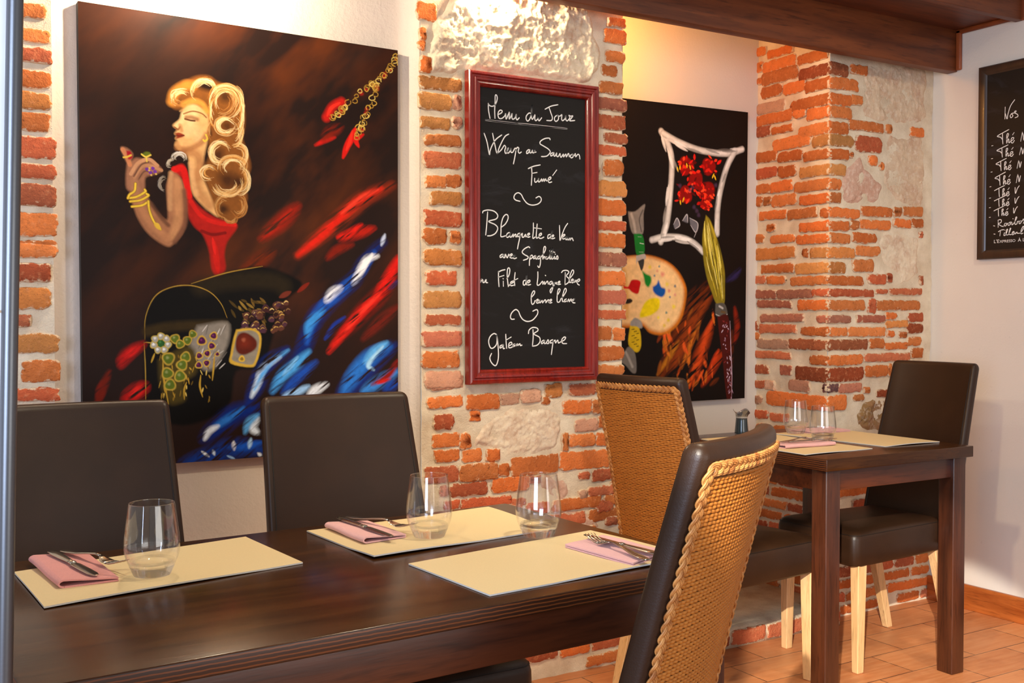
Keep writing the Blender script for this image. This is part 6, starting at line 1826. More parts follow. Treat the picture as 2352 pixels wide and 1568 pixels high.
def pillar(x0, x1, fill_top, side=False, keys='orro'):
    m = MB(); mortar(m, to_front, x0, x1, 0, 2.62)
    fb = [b for b in FB if x0 - 0.03 <= (b[0] + b[1]) / 2 <= x1 + 0.03]
    for u0, u1, z0, z1, k in fb:
        if side and abs(u0 - XS) < 1e-3: u0 -= 0.007
        brick(m, to_front, u0, u1, z0, z1, bcol(k), 0.009 if side else None)
    fill_rows(m, to_front, x0 + 0.004, x1 - 0.004, 0.01, fill_top, keys)
    for poly, c, a in STONES:
        cx = sum(p[0] for p in poly) / len(poly) / 1000
        if x0 <= cx <= x1: stone(m, poly, SCOL[c], a)
    if side:
        mortar(m, to_side, Y0, 3.28, 0, 2.62)
        for u0, u1, z0, z1, k in SB: brick(m, to_side, u0 - (0.007 if abs(u0 - Y0) < 1e-3 else 0), u1, z0, z1, bcol(k), 0.009)
        fill_rows(m, to_side, Y0, 3.27, 0.01, 0.77, keys)
    else:
        top = 2.62
        for xx, yy in ((x0, 2.97), (x1, 3.0)):
            b = m.add([(xx, Y0 + 0.003, 0), (xx, yy, 0), (xx, yy, top), (xx, Y0 + 0.003, top)], [(0, 1, 2, 3)], 0, (1, 1, 1, 1))
    return structure(m.build('brick_pillar', [M_MORTAR, M_BRICK, M_STONE], angle=None, recalc=False))
pillar(-0.9, 0.395, 0.80)
pillar(1.418, 2.168, 0.60)
pillar(XS, XW, 0.74, True)
# low brick plinth at the foot of the alcove
m = MB(); m.box(2.18, XS - 0.01, 2.812, 3.27, 0, 0.074)
def to_pl(u, z, h): return (u, 2.812 - h, z)
m.c = [(1, 1, 1, 1)] * len(m.v)
u = 2.19
while u < 3.1:
    w = random.uniform(0.14, 0.24); brick(m, to_pl, u, min(u + w, 3.14), 0.010, 0.060, bcol('r'), 0.008); u += w + 0.014
structure(m.build('brick_plinth_wall', [M_MORTAR, M_BRICK], angle=None, recalc=False))

# timber beam, soffit board, fascia and cover strips
m = MB(); m.box(-0.9, XW - 0.002, 2.774, 2.822, 2.153, 2.36)
structure(m.build('beam', M_BEAM, bevel=0.004))
m = MB(); m.box(-0.9, XW - 0.002, 2.52, 2.80, 2.318, 2.36)
structure(m.build('beam_soffit_board', M_BEAM, bevel=0.002))
m = MB(); m.box(-0.9, XW - 0.002, 2.49, 2.522, 2.292, 2.75)
structure(m.build('beam_fascia_board', M_BEAM, bevel=0.003))
m = MB(); m.box(XW - 0.016, XW - 0.001, 2.752, 2.775, 2.158, 2.318)
structure(m.build('trim_1', M_BEAM_Z, bevel=0.005))
m = MB(); m.box(XW - 0.016, XW - 0.001, 2.50, 2.775, 2.300, 2.319)
structure(m.build('trim_2', M_BEAM_Y, bevel=0.005))
m = MB(); m.box(XW - 0.016, XW - 0.001, 2.474, 2.496, 2.292, 2.60)
structure(m.build('trim_3', M_BEAM_Z, bevel=0.005))
# ------------------------------------------------------------------ paintings (colour laid into a dense canvas grid)
def vnoise(x, y, seed):
    xi, yi = np.floor(x).astype(np.int64), np.floor(y).astype(np.int64); fx, fy = x - xi, y - yi
    fx, fy = fx * fx * (3 - 2 * fx), fy * fy * (3 - 2 * fy)
    def h(a, b):
        n = (a * 374761393 + b * 668265263 + seed * 1442695041) & 0x7fffffff
        n = ((n ^ (n >> 13)) * 1274126177) & 0x7fffffff
        return ((n ^ (n >> 16)) & 0xffff) / 65535.0
    return (h(xi, yi) * (1 - fx) + h(xi + 1, yi) * fx) * (1 - fy) + (h(xi, yi + 1) * (1 - fx) + h(xi + 1, yi + 1) * fx) * fy
def fbm(x, y, seed, o=4):
    s = 0; a = 0.5; t = 0
    for k in range(o): s = s + a * vnoise(x * 2 ** k, y * 2 ** k, seed + k); t += a; a *= 0.55
    return s / t
class Canvas:
    def __init__(s, w, h, pxw):
        s.w, s.h = w, h; s.k = w / pxw; s.img = np.zeros((h, w, 3)); s.Y, s.X = np.mgrid[0:h, 0:w].astype(float)
        s.hgt = np.zeros((h, w))
        # brush streak noise running along the rising diagonal
        d = (s.X * 0.80 - s.Y * 0.60), (s.X * 0.60 + s.Y * 0.80)
        s.streak = fbm(d[0] / 46, d[1] / 5.0, 5, 3)
    def box(s, x0, x1, y0, y1):
        x0, x1 = max(0, int(x0)), min(s.w, int(x1) + 2); y0, y1 = max(0, int(y0)), min(s.h, int(y1) + 2)
        return (slice(y0, y1), slice(x0, x1)) if x1 > x0 and y1 > y0 else None
    def put(s, sl, a, col, seed=0):
        X, Y = s.X[sl], s.Y[sl]
        v = 0.82 + 0.36 * fbm(X / 9 + seed, Y / 9, 3 + seed % 17, 3)
        c = hexlin(col)[None, None, :] * v[..., None]
        s.img[sl] = s.img[sl] * (1 - a[..., None]) + c * a[..., None]
    def poly(s, pts, col, soft):
        P = np.array(catmull(list(pts) + [pts[0]], 4)); f = max(0.6, soft * s.k)
        sl = s.box(P[:, 0].min() - 3 * f, P[:, 0].max() + 3 * f, P[:, 1].min() - 3 * f, P[:, 1].max() + 3 * f)
        if not sl: return
        X, Y = s.X[sl], s.Y[sl]; ins = np.zeros(X.shape, bool); D = np.full(X.shape, 1e9)
        for (x0, y0), (x1, y1) in zip(P[:-1], P[1:]):
            if y0 != y1: ins ^= ((Y < y0) != (Y < y1)) & (X < (x1 - x0) * (Y - y0) / (y1 - y0) + x0)
            dx, dy = x1 - x0, y1 - y0; L = dx * dx + dy * dy + 1e-9
            t = np.clip(((X - x0) * dx + (Y - y0) * dy) / L, 0, 1); D = np.minimum(D, (X - x0 - t * dx) ** 2 + (Y - y0 - t * dy) ** 2)
        D = np.sqrt(D) * np.where(ins, 1, -1)
        s.put(sl, np.clip(0.5 + D / (2 * f), 0, 1), col, len(P))
    def stroke(s, pts, col, w, ex):
        P = np.array(catmull(list(pts), 6)); w = max(1.2, w * s.k) / 2; soft = w * (1.0 if 's' in ex else 0.35) + 0.4
        m_ = w + soft
        sl = s.box(P[:, 0].min() - m_, P[:, 0].max() + m_, P[:, 1].min() - m_, P[:, 1].max() + m_)
        if not sl: return
        X, Y = s.X[sl], s.Y[sl]; A = np.zeros(X.shape); n = len(P) - 1
        for i in range(n):
            (x0, y0), (x1, y1) = P[i], P[i + 1]; dx, dy = x1 - x0, y1 - y0; L = dx * dx + dy * dy + 1e-9
            t = np.clip(((X - x0) * dx + (Y - y0) * dy) / L, 0, 1); D = np.sqrt((X - x0 - t * dx) ** 2 + (Y - y0 - t * dy) ** 2)
            u = (i + t) / n; ww = w * (np.sin(np.pi * np.clip(u * 0.9 + 0.05, 0, 1)) ** 0.6 if 't' in ex else 1.0)
            A = np.maximum(A, np.clip((ww + soft * 0.5 - D) / soft, 0, 1))
        if 's' in ex and 't' in ex: A = A * np.clip((s.streak[sl] - 0.24) * 3.6, 0, 1)
        elif 's' in ex: A = A * 0.75
        if 'h' in ex: A = A * 0.62
        s.put(sl, A, col, n)
    def blob(s, c, col, r, ex):
        r = max(1.0, r * s.k); sl = s.box(c[0] - r * 1.6, c[0] + r * 1.6, c[1] - r * 1.6, c[1] + r * 1.6)
        if not sl: return
        X, Y = s.X[sl], s.Y[sl]; an = np.arctan2(Y - c[1], X - c[0]); D = np.hypot(X - c[0], Y - c[1]) / (r * (1 + 0.08 * np.sin(3 * an + c[0])))
        soft = 0.8 if 's' in ex else 0.16 + 0.5 / r
        s.put(sl, np.clip((1 - D) / soft + 0.5 * (soft < 0.8), 0, 1) * (0.85 if 's' in ex else 1), col, int(c[0]))
    def run(s, data):
        for line in data.split('\n'):
            k, col, w, pts, ex = line.split('|')
            P = [np.array([float(a) for a in q.split(',')]) / 1000 * (s.w, s.h) for q in pts.split()]
            if k == 'p': s.poly(P, col, float(w))
            elif k == 's': s.stroke(P, col, float(w), ex)
            else: s.blob(P[0], col, float(w), ex)
    def mesh(s, name, corners, thick, parent):
        """corners TL TR BR BL on the front face; back face moved by thick along +y"""
        TL, TR, BR, BL = [np.array(c) for c in corners]
        u = np.linspace(0, 1, s.w)[None, :, None]; v = np.linspace(0, 1, s.h)[:, None, None]
        G = (TL * (1 - u) + TR * u) * (1 - v) + (BL * (1 - u) + BR * u) * v
        G = G.reshape(-1, 3); idx = np.arange(s.w * s.h).reshape(s.h, s.w)
        q = np.stack([idx[:-1, :-1], idx[1:, :-1], idx[1:, 1:], idx[:-1, 1:]], -1).reshape(-1, 4)
        me = bpy.data.meshes.new(name); me.vertices.add(len(G)); me.vertices.foreach_set('co', G.astype(np.float32).ravel())
        me.loops.add(q.size); me.loops.foreach_set('vertex_index', q.astype(np.int32).ravel())
        me.polygons.add(len(q)); me.polygons.foreach_set('loop_start', np.arange(0, q.size, 4, dtype=np.int32))
        me.update(); me.validate()
        a = me.color_attributes.new('Col', 'FLOAT_COLOR', 'POINT')
        a.data.foreach_set('color', np.concatenate([s.img.reshape(-1, 3), np.ones((s.w * s.h, 1))], 1).astype(np.float32).ravel())
        me.materials.append(M_PAINT)
        o = bpy.data.objects.new(name, me); COL.objects.link(o); o.parent = parent
        return o
def canvas_box(parent, corners, thick):
    m = MB(); F = [np.array(c) + np.array((0, 0.0008, 0)) for c in corners]; B = [f + np.array((0, thick, 0)) for f in F]
    m.rings([[tuple(p) for p in F], [tuple(p) for p in B]], True, True, True)
    return m.build('stretcher_frame', M_CANVAS_EDGE, parent, smooth=False)
# the woman with the jewel chest
cv = Canvas(660, 880, 736)
X, Y = cv.X / cv.w, cv.Y / cv.h
cl = fbm((X * 0.8 - Y * 0.6) * 3.0, (X * 0.6 + Y * 0.8) * 9.0, 21, 5); cl2 = fbm(X * 5, Y * 6, 40, 4)
warm = np.clip((cl - 0.40) * 3.0, 0, 1) * np.clip(0.35 + 0.9 * np.exp(-((X - 0.62) ** 2 / 0.12 + (Y - 0.16) ** 2 / 0.05)) + 0.25 * np.exp(-((X - 0.2) ** 2 / 0.04 + (Y - 0.05) ** 2 / 0.02)) + 0.7 * np.exp(-((X - 0.5) ** 2 / 0.08 + (Y - 0.45) ** 2 / 0.02)), 0, 1)
warm *= np.clip((Y < 0.62) + np.exp(-(Y - 0.62) * 9) * (Y >= 0.62), 0, 1)
halo = np.clip(1.15 - np.hypot((X - 0.30) / 0.30, (Y - 0.27) / 0.26), 0, 1)
warm *= 1 - 0.8 * np.clip(halo * 2, 0, 1)
base = hexlin('221410')[None, None] * (0.7 + 0.6 * cl2)[..., None]; base = base * (1 - halo * 0.5)[..., None]
rust = hexlin('58290f')[None, None]
cv.img = base * (1 - warm[..., None]) + rust * (0.75 + 0.5 * cl2)[..., None] * warm[..., None]
cv.run(PAINT_WOMAN)
C1 = [(0.463, 2.92, 1.979), (1.357, 2.92, 1.967), (1.355, 2.92, 0.781), (0.465, 2.92, 0.779)]
p = empty('painting', (0.91, 2.92, 1.38)); tag(p, 'large dark canvas of a blond woman in red above a jewel chest', 'painting')
for o_ in (cv.mesh('painted_canvas', [np.array(c) - np.array((0.91, 2.92, 1.38)) for c in C1], 0.026, p), canvas_box(p, [np.array(c) - np.array((0.91, 2.92, 1.38)) for c in C1], 0.028)): pass
# the palette and the brush
cv = Canvas(480, 640, 620)
X, Y = cv.X / cv.w, cv.Y / cv.h; cl = fbm(X * 4, Y * 5, 61, 4)
base = hexlin('16100e')[None, None] * (0.75 + 0.5 * cl)[..., None]
cv.img = base
cv.run(PAINT_PALETTE)
C2 = [(2.19, 3.245, 1.990), (3.070, 3.245, 2.002), (3.060, 3.245, 0.838), (2.19, 3.245, 0.836)]
p = empty('painting', (2.63, 3.245, 1.42)); tag(p, 'black canvas of a palette, brush and red flowers in the alcove', 'painting')
o2 = np.array((2.63, 3.245, 1.42))
cv.mesh('painted_canvas', [np.array(c) - o2 for c in C2], 0.026, p); canvas_box(p, [np.array(c) - o2 for c in C2], 0.028)

# ------------------------------------------------------------------ chalkboards
def ribbons(strokes, width, fn):
    m = MB()
    for st in strokes:
        P = catmull(st, 5); n = len(P); L = []; R = []
        for i in range(n):
            t = P[min(i + 1, n - 1)] - P[max(i - 1, 0)]; l = np.linalg.norm(t)
            t = t / l if l > 1e-9 else np.array((1.0, 0)); q = np.array((-t[1], t[0])) * width / 2
            e = t * width * 0.35 * ((i == n - 1) - (i == 0))
            k = 0.75 if i in (0, n - 1) else 1.0
            L.append(P[i] + q * k + e); R.append(P[i] - q * k + e)
        vs = [fn(*v) for v in L] + [fn(*v) for v in R]
        m.add(vs, [(i, i + 1, n + i + 1, n + i) for i in range(n - 1)])
    return m
def strokes(s): return [[tuple(float(v) / 10000 for v in p.split(',')) for p in q.split()] for q in s.split(';')]
def frame_profile(m, x0, x1, z0, z1, prof, fn):
    """prof: (inset from the outer edge, height off the wall); swept round the rectangle with mitred corners"""
    rings = []
    for ins, h in prof:
        rings.append([fn(x0 + ins, z0 + ins, h), fn(x1 - ins, z0 + ins, h), fn(x1 - ins, z1 - ins, h), fn(x0 + ins, z1 - ins, h)])
    n = len(prof)
    for k in range(4):
        m.rings([[r[k] for r in rings], [r[(k + 1) % 4] for r in rings]], closed=False)
bx0, bx1, bz0, bz1 = 1.563, 2.047, 0.965, 1.923
bo = Vector((1.805, 2.88, 1.444))
p = empty('chalkboard', bo); tag(p, 'tall chalkboard in a red wooden frame on the middle brick pillar', 'chalkboard')
fn = lambda x, z, h: (x - bo.x, 2.878 - h - bo.y, z - bo.z)
m = MB(); frame_profile(m, bx0, bx1, bz0, bz1, [(0, -0.004), (0, 0.022), (0.003, 0.026), (0.009, 0.027), (0.013, 0.022), (0.017, 0.022), (0.021, 0.027), (0.027, 0.026), (0.030, 0.020), (0.035, 0.020), (0.039, 0.022), (0.043, 0.018), (0.045, 0.008), (0.045, 0.0)], fn)
m.build('frame', M_FRAME_RED, p, angle=35)
m = MB(); m.box(bx0 + 0.01 - bo.x, bx1 - 0.01 - bo.x, 2.870 - bo.y, 2.880 - bo.y, bz0 + 0.01 - bo.z, bz1 - 0.01 - bo.z); m.build('slate', M_SLATE, p, smooth=False)
m = ribbons(strokes(MENU_STROKES), 0.0036, lambda x, z: (x - bo.x, 2.8692 - bo.y, z - bo.z)); m.build('chalk_writing', M_CHALK, p, smooth=False, recalc=False)
# tea board on the right wall
by0, by1, bz0, bz1 = 2.02, 2.668, 1.396, 2.147
bo2 = Vector((XW, 2.344, 1.77))
p = empty('chalkboard', bo2); tag(p, 'dark framed board listing teas on the right white wall', 'chalkboard')
fn = lambda y, z, h: (XW - h - bo2.x, y - bo2.y, z - bo2.z)
m = MB(); frame_profile(m, by0, by1, bz0, bz1, [(0, 0.0), (0, 0.016), (0.004, 0.020), (0.024, 0.020), (0.034, 0.013), (0.038, 0.010), (0.038, 0.004)], fn)
m.build('frame', M_FRAME_BROWN, p, angle=35)
m = MB(); m.box(-0.012, -0.002, by0 + 0.01 - bo2.y, by1 - 0.01 - bo2.y, bz0 + 0.01 - bo2.z, bz1 - 0.01 - bo2.z); m.build('slate', M_SLATE_BROWN, p, smooth=False)
m = ribbons(strokes(TEA_STROKES), 0.0030, lambda y, z: (-0.0128, y - bo2.y, z - bo2.z))
cu = bpy.data.curves.new('board_text', 'FONT'); cu.body = "L'"; 
def text_mesh(body, size):
    c = bpy.data.curves.new('t', 'FONT'); c.body = body; c.size = size; c.resolution_u = 3
    o = bpy.data.objects.new('t', c); COL.objects.link(o)
    bpy.context.view_layer.update()
    dg = bpy.context.evaluated_depsgraph_get(); me = bpy.data.meshes.new_from_object(o.evaluated_get(dg))
    vs = [tuple(v.co) for v in me.vertices]; fs = [tuple(q.vertices) for q in me.polygons]
    bpy.data.objects.remove(o); bpy.data.curves.remove(c); bpy.data.meshes.remove(me); return vs, fs
bpy.data.curves.remove(cu)
cx = 0.0
for body, size in (("L'E", 0.0185), ("XPRESSO", 0.0145), (" \u00c0 L", 0.0175)):
    vs, fs = text_mesh(body, size); w = max([v[0] for v in vs] or [0])
    if body.startswith(' '): cx += 0.003
    m.add([(-0.0128, 2.597 - (cx + v[0]) * 1.14 - bo2.y, 1.457 + v[1] - bo2.z) for v in vs], fs)
    cx += w + 0.0012
m.build('chalk_writing', M_CHALK, p, smooth=False, recalc=False)
# ------------------------------------------------------------------ chairs (local: facing +x, origin on the floor under the seat)
def sprof(z): return max(0.0, (z - 0.42) / 0.58)
def xf(z): s = sprof(z); return -0.232 - 0.148 * s ** 1.15
def thk(z): return 0.043 - 0.004 * sprof(z)
def hw(z): return 0.196 - 0.020 * sprof(z)
def sag(y, z): return -0.025 * (1 - (y / hw(z)) ** 2)
def back_pt(y, z, off): return (xf(z) - thk(z) + sag(y, z) - off, y, z)
ZT = 0.998
def chair_back():
    m = MB(); rings = []
    def ring(z, ins, zz):
        T, w = thk(z), hw(z); r = 0.014; pts = []
        T2, w2 = T / 2 - ins, w - ins; r = max(0.004, min(r - ins * 0.6, T2))
        seq = []
        for cx_, cy_, a0 in ((T2 - r, w2 - r, 0), (-(T2 - r), w2 - r, 90), (-(T2 - r), -(w2 - r), 180), (T2 - r, -(w2 - r), 270)):
            for k in range(5):
                a = math.radians(a0 + 90 * k / 4); seq.append((cx_ + r * math.cos(a), cy_ + r * math.sin(a)))
        out = []
        for i, q in enumerate(seq):
            out.append(q); nx = seq[(i + 1) % len(seq)]
            if i in (9, 19):
                for k in range(1, 12): out.append((q[0] + (nx[0] - q[0]) * k / 12, q[1] + (nx[1] - q[1]) * k / 12))
        return [(xf(z) - T / 2 + dx + sag(y, z), y, zz) for dx, y in out]
    for i in range(22):
        z = 0.37 + (ZT - 0.022 - 0.37) * i / 21; rings.append(ring(z, 0, z))
    for k in range(1, 6):
        a = math.pi / 2 * k / 5; z = ZT - 0.022 + 0.022 * math.sin(a); rings.append(ring(ZT - 0.02, 0.015 * (1 - math.cos(a)), z))
    m.rings(rings, True, True, True); return m
def seam_bm(sg):
    m = MB()
    P = [(xf(z) + 0.0005 + sag(hw(z) - 0.014, z), sg * (hw(z) - 0.014), z) for z in np.linspace(0.45, ZT - 0.02, 24)]
    m.tube(P, 0.0013, 5)
    return m
def weave_bm():
    m = MB(); z0, z1 = 0.43, 0.955; pitch = 0.0056; nrow = int((z1 - z0) / pitch); ncol = 27
    for j in range(nrow):
        z = z0 + (j + 0.5) * pitch; w = hw(z) - 0.021; n = ncol * 4; rows_ = []
        for i in range(n + 1):
            y = -w + 2 * w * i / n
            o = 0.0024 + 0.0011 * math.cos(math.pi * i / 2.0); dz = 0.0005 * math.sin(math.pi * (i / 4.0 + j)) + 0.0004 * math.sin(j * 2.1 + i * 0.13)
            rows_.append([back_pt(y, z + dz + d, o + e) for d, e in ((-0.0027, -0.0013), (-0.0014, 0.0009), (0.0014, 0.0009), (0.0027, -0.0013))])
        m.rings(rows_, closed=False)
    return m
def backing_bm():
    m = MB(); rows_ = []
    for i in range(16):
        z = 0.42 + (0.968 - 0.42) * i / 15; w = hw(z) - 0.012
        rows_.append([back_pt(-w + 2 * w * k / 14, z, 0.0006) for k in range(15)])
    m.rings(rows_, closed=False); return m
def braid_bm():
    path = []
    zt = 0.964
    for z in np.linspace(0.42, zt - 0.012, 70): path.append((-(hw(z) - 0.0145), z))
    for a in np.linspace(180, 90, 6): path.append((-(hw(zt) - 0.0145) + 0.012 + 0.012 * math.cos(math.radians(a)), zt - 0.012 + 0.012 * math.sin(math.radians(a))))
    w = hw(zt) - 0.0145
    for y in np.linspace(-w + 0.014, w - 0.014, 44): path.append((y, zt))
    for a in np.linspace(90, 0, 6): path.append((w - 0.012 + 0.012 * math.cos(math.radians(a)), zt - 0.012 + 0.012 * math.sin(math.radians(a))))
    for z in np.linspace(zt - 0.012, 0.42, 70): path.append((hw(z) - 0.0145, z))
    P = np.array(path); d = np.r_[0, np.cumsum(np.linalg.norm(np.diff(P, axis=0), axis=1))]; L = d[-1]
    per = 0.046; n = int(L / per * 18); m = MB()
    for k in range(3):
        for sub in (-1, 0, 1):
            pts = []
            for i in range(n + 1):
                s_ = L * i / n; y = np.interp(s_, d, P[:, 0]); z = np.interp(s_, d, P[:, 1])
                y2 = np.interp(min(L, s_ + 0.004), d, P[:, 0]); z2 = np.interp(min(L, s_ + 0.004), d, P[:, 1])
                y1 = np.interp(max(0, s_ - 0.004), d, P[:, 0]); z1 = np.interp(max(0, s_ - 0.004), d, P[:, 1])
                t = np.array((y2 - y1, z2 - z1)); t = t / np.linalg.norm(t); q = np.array((-t[1], t[0]))
                ph = 2 * math.pi * (s_ / per) + k * 2 * math.pi / 3
                off = 0.0066 * math.sin(ph); hgt = 0.0042 + 0.0022 * math.sin(2 * ph) - 0.0006 * abs(sub)
                # three canes side by side make one flat strand
                sl = 0.0066 * math.cos(ph) * 2 * math.pi / per; nv = np.array((-sl, 1.0)) / math.hypot(1, sl)
                off2 = off + sub * 0.0026 * nv[1]; al = sub * 0.0026 * nv[0]
                pts.append(back_pt(y + q[0] * off2 + t[0] * al, z + q[1] * off2 + t[1] * al, hgt))
            m.tube(pts, 0.00175, 5)
    return m
def seat_bm():
    m = MB(); rings = []
    def plan(ins, z):
        xb, xfr, wb, wf = -0.243 + ins, 0.238 - ins, 0.190 - ins, 0.214 - ins; r = max(0.01, 0.034 - ins * 0.5); out = []
        for cx_, cy_, a0 in ((xfr - r, wf - r, 0), (xb + r, wb - r, 90), (xb + r, -(wb - r), 180), (xfr - r, -(wf - r), 270)):
            for k in range(6):
                a = math.radians(a0 + 90 * k / 5); out.append((cx_ + r * math.cos(a), cy_ + r * math.sin(a), z))
        full = []
        for i, q in enumerate(out):
            full.append(q); nx = out[(i + 1) % len(out)]
            if i % 6 == 5:
                for k in range(1, 8): full.append(tuple(q[j] + (nx[j] - q[j]) * k / 8 for j in range(3)))
        return full
    for ins, z in ((0.02, 0.352), (0.006, 0.353), (0.0, 0.360), (-0.001, 0.40), (0.0, 0.440), (0.003, 0.452), (0.010, 0.461), (0.022, 0.467), (0.05, 0.473), (0.09, 0.477), (0.13, 0.479), (0.17, 0.480)):
        rings.append(plan(ins, z))
    m.rings(rings, True, True, True); return m
def seat_seam_bm():
    m = MB(); out = []
    for cx_, cy_, a0 in ((0.238 - 0.036, 0.214 - 0.036, 0), (-0.243 + 0.036, 0.19 - 0.036, 90), (-0.243 + 0.036, -(0.19 - 0.036), 180), (0.238 - 0.036, -(0.214 - 0.036), 270)):
        for k in range(6):
            a = math.radians(a0 + 90 * k / 5); out.append((cx_ + 0.032 * math.cos(a), cy_ + 0.032 * math.sin(a), 0.4535))
    out.append(out[0]); m.tube(out, 0.0016, 5); return m
def leg_bm(xt, yt, xb, yb):
    m = MB(); rings = []
    for z, s_ in ((0.362, 0.0215), (0.2, 0.0185), (0.012, 0.0152), (0.003, 0.0145), (0.0, 0.0115)):
        f = z / 0.362; cx_, cy_ = xb + (xt - xb) * f, yb + (yt - yb) * f; c = s_ * 0.14; ring = []
        for sx, sy in ((1, 1), (-1, 1), (-1, -1), (1, -1)):
            a = [(s_ * sx, (s_ - c) * sy), ((s_ - c) * sx, s_ * sy)]
            if sx * sy < 0: a.reverse()
            ring += [(cx_ + q[0], cy_ + q[1], z) for q in a]
        rings.append(ring)
    m.rings(rings, True, True, True); return m
def make_chair(wicker):
    r = empty('dining_chair', (0, 0, 0))
    seat = seat_bm().build('seat', M_LEATHER, r, angle=None); seat_seam_bm().build('piping', M_SEAM, seat)
    back = chair_back().build('backrest', M_LEATHER, r, angle=None)
    for sg in (-1, 1): seam_bm(sg).build('piping', M_SEAM, back)
    if wicker:
        w = backing_bm().build('wicker_panel', M_WICKER_BACK, r, recalc=False); w['label'] = 'woven cane back panel'
        weave_bm().build('woven_cane', M_WICKER, w, angle=None, recalc=False); braid_bm().build('plaited_border', M_BRAID, w, angle=None, recalc=False)
    for xt, yt, xb, yb in ((0.196, 0.186, 0.198, 0.188), (0.196, -0.186, 0.198, -0.188), (-0.218, 0.164, -0.318, 0.166), (-0.218, -0.164, -0.318, -0.166)):
        leg_bm(xt, yt, xb, yb).build('leg', M_BEECH, r, angle=30)
    return r
CHAIRS = [  # x, y, heading in degrees, width and height factors, wicker back, label
    (0.392, 2.112, -90, 1.09, 0.987, False, 'dark leather dining chair behind the long table, cut off by the grey pole'),
    (0.994, 2.112, -90, 1.09, 0.983, False, 'dark leather dining chair behind the long table, below the jewel chest painting'),
    (2.362, 2.594, 8.5, 1, 1, True, 'dining chair with a golden wicker back, beside the small table under the chalkboard'),
    (0.876, 1.501, 118.5, 0.908, 1.012, True, 'dining chair seen closest, its brown wicker back and dark leather side turned to the viewer'),
    (2.966, 2.560, 181.0, 1, 1.008, False, 'dark leather dining chair in the corner by the right white wall')]
protos = {}
for x, y, a, kw, kh, wk, lab in CHAIRS:
    c = copy_tree(protos[wk]) if wk in protos else protos.setdefault(wk, make_chair(wk))
    c.location = (x, y, 0); c.rotation_euler = (0, 0, math.radians(a)); c.scale = (1, kw, kh); tag(c, lab, 'chair', 'dark leather dining chairs')
    if kw > 1:
        for ch in c.children:
            if not ch.name.startswith('backrest'): ch.scale = (1, 0.83, 1)

# ------------------------------------------------------------------ tables
def make_table(name, L, D, top_t, apron_h, leg, inset, loc, rz, label, ends_only=False):
    r = empty(name, loc, rz); H = 0.75
    m = MB(); m.box(0, L, 0, D, H - top_t, H)
    o = m.build('tabletop', [M_TABLE, M_TABLE_EDGE], r, bevel=0.0025)
    for q in o.data.polygons:
        if abs(q.normal.z) < 0.3 and (abs(q.normal.x) > 0.5 or not ends_only): q.material_index = 1
    a = inset + 0.012; zt, zb = H - top_t, H - top_t - apron_h
    for x0, x1, y0, y1 in ((a + 0.03, L - a - 0.03, a, a + 0.02), (a + 0.03, L - a - 0.03, D - a - 0.02, D - a), (a, a + 0.02, a + 0.03, D - a - 0.03), (L - a - 0.02, L - a, a + 0.03, D - a - 0.03)):
        m = MB(); m.box(x0, x1, y0, y1, zb, zt); m.build('apron', M_APRON, r, bevel=0.0015)
    for x in (inset, L - inset - leg):
        for y in (inset, D - inset - leg):
            m = MB(); m.box(x, x + leg, y, y + leg, 0, zt); m.build('leg', M_TLEG, r, bevel=0.004)
    return tag(r, label, 'table')
make_table('dining_table', 1.13, 0.70, 0.026, 0.070, 0.044, 0.004, (0.143, 1.325, 0), math.radians(3.0), 'long dark-stained dining table in front, laid with three placemats')
make_table('dining_table', 0.672, 0.70, 0.036, 0.066, 0.060, 0.016, (2.420, 2.218, 0), math.radians(-0.8), 'small dark-stained dining table in the corner holding a small jug', True)

# ------------------------------------------------------------------ table settings
TZ = 0.7505
def placemat(P, label, group, lift=0.004, seed=0):
    """P: four corners counter-clockwise"""
    P = [np.array(p) for p in P]; c = sum(P) / 4; n = 24; m = MB(); top = []; bot = []
    for i in range(n + 1):
        rt = []; rb = []
        for j in range(n + 1):
            u, v = i / n, j / n; q = (P[0] * (1 - u) + P[1] * u) * (1 - v) + (P[3] * (1 - u) + P[2] * u) * v - c
            e = max(abs(u - 0.5), abs(v - 0.5)) * 2
            z = 0.0004 + lift * max(0, math.sin(3.3 * u + seed) * math.sin(2.6 * v + seed * 1.7)) * e ** 3
            rt.append((q[0], q[1], z + 0.0026)); rb.append((q[0], q[1], z))
        top.append(rt); bot.append(rb)
    m.rings(top, closed=False, mi=0); m.rings(bot, closed=False, mi=2)
    def rim(R): return [R[0][j] for j in range(n + 1)] + [R[i][n] for i in range(1, n + 1)] + [R[n][j] for j in range(n - 1, -1, -1)] + [R[i][0] for i in range(n - 1, 0, -1)]
    m.rings([rim(bot), rim(top)], True, mi=1)
    o = m.build('placemat', [M_MAT, M_MAT_EDGE, M_MAT_UNDER], angle=30); o.location = (c[0], c[1], TZ - 0.0003)
    return tag(o, label, 'placemat', group)
placemat([(0.211, 1.676), (0.633, 1.754), (0.612, 2.013), (0.198, 1.935)], 'tan placemat nearest the grey pole on the long table', 'tan placemats', 0.004, 0.4)
placemat([(0.752, 1.722), (1.168, 1.775), (1.158, 2.028), (0.733, 2.008)], 'tan placemat at the back right of the long table', 'tan placemats', 0.005, 1.3)
placemat([(0.803, 1.402), (1.234, 1.438), (1.216, 1.722), (0.785, 1.651)], 'tan placemat at the front right of the long table, by the closest chair', 'tan placemats', 0.004, 2.2)
placemat([(2.426, 2.309), (2.738, 2.320), (2.746, 2.790), (2.442, 2.800)], 'tan placemat on the left half of the small table', 'tan placemats', 0.003, 0.9)
placemat([(2.815, 2.332), (3.078, 2.328), (3.082, 2.790), (2.775, 2.795)], 'tan placemat on the right half of the small table', 'tan placemats', 0.003, 3.1)
MZ = TZ + 0.0032

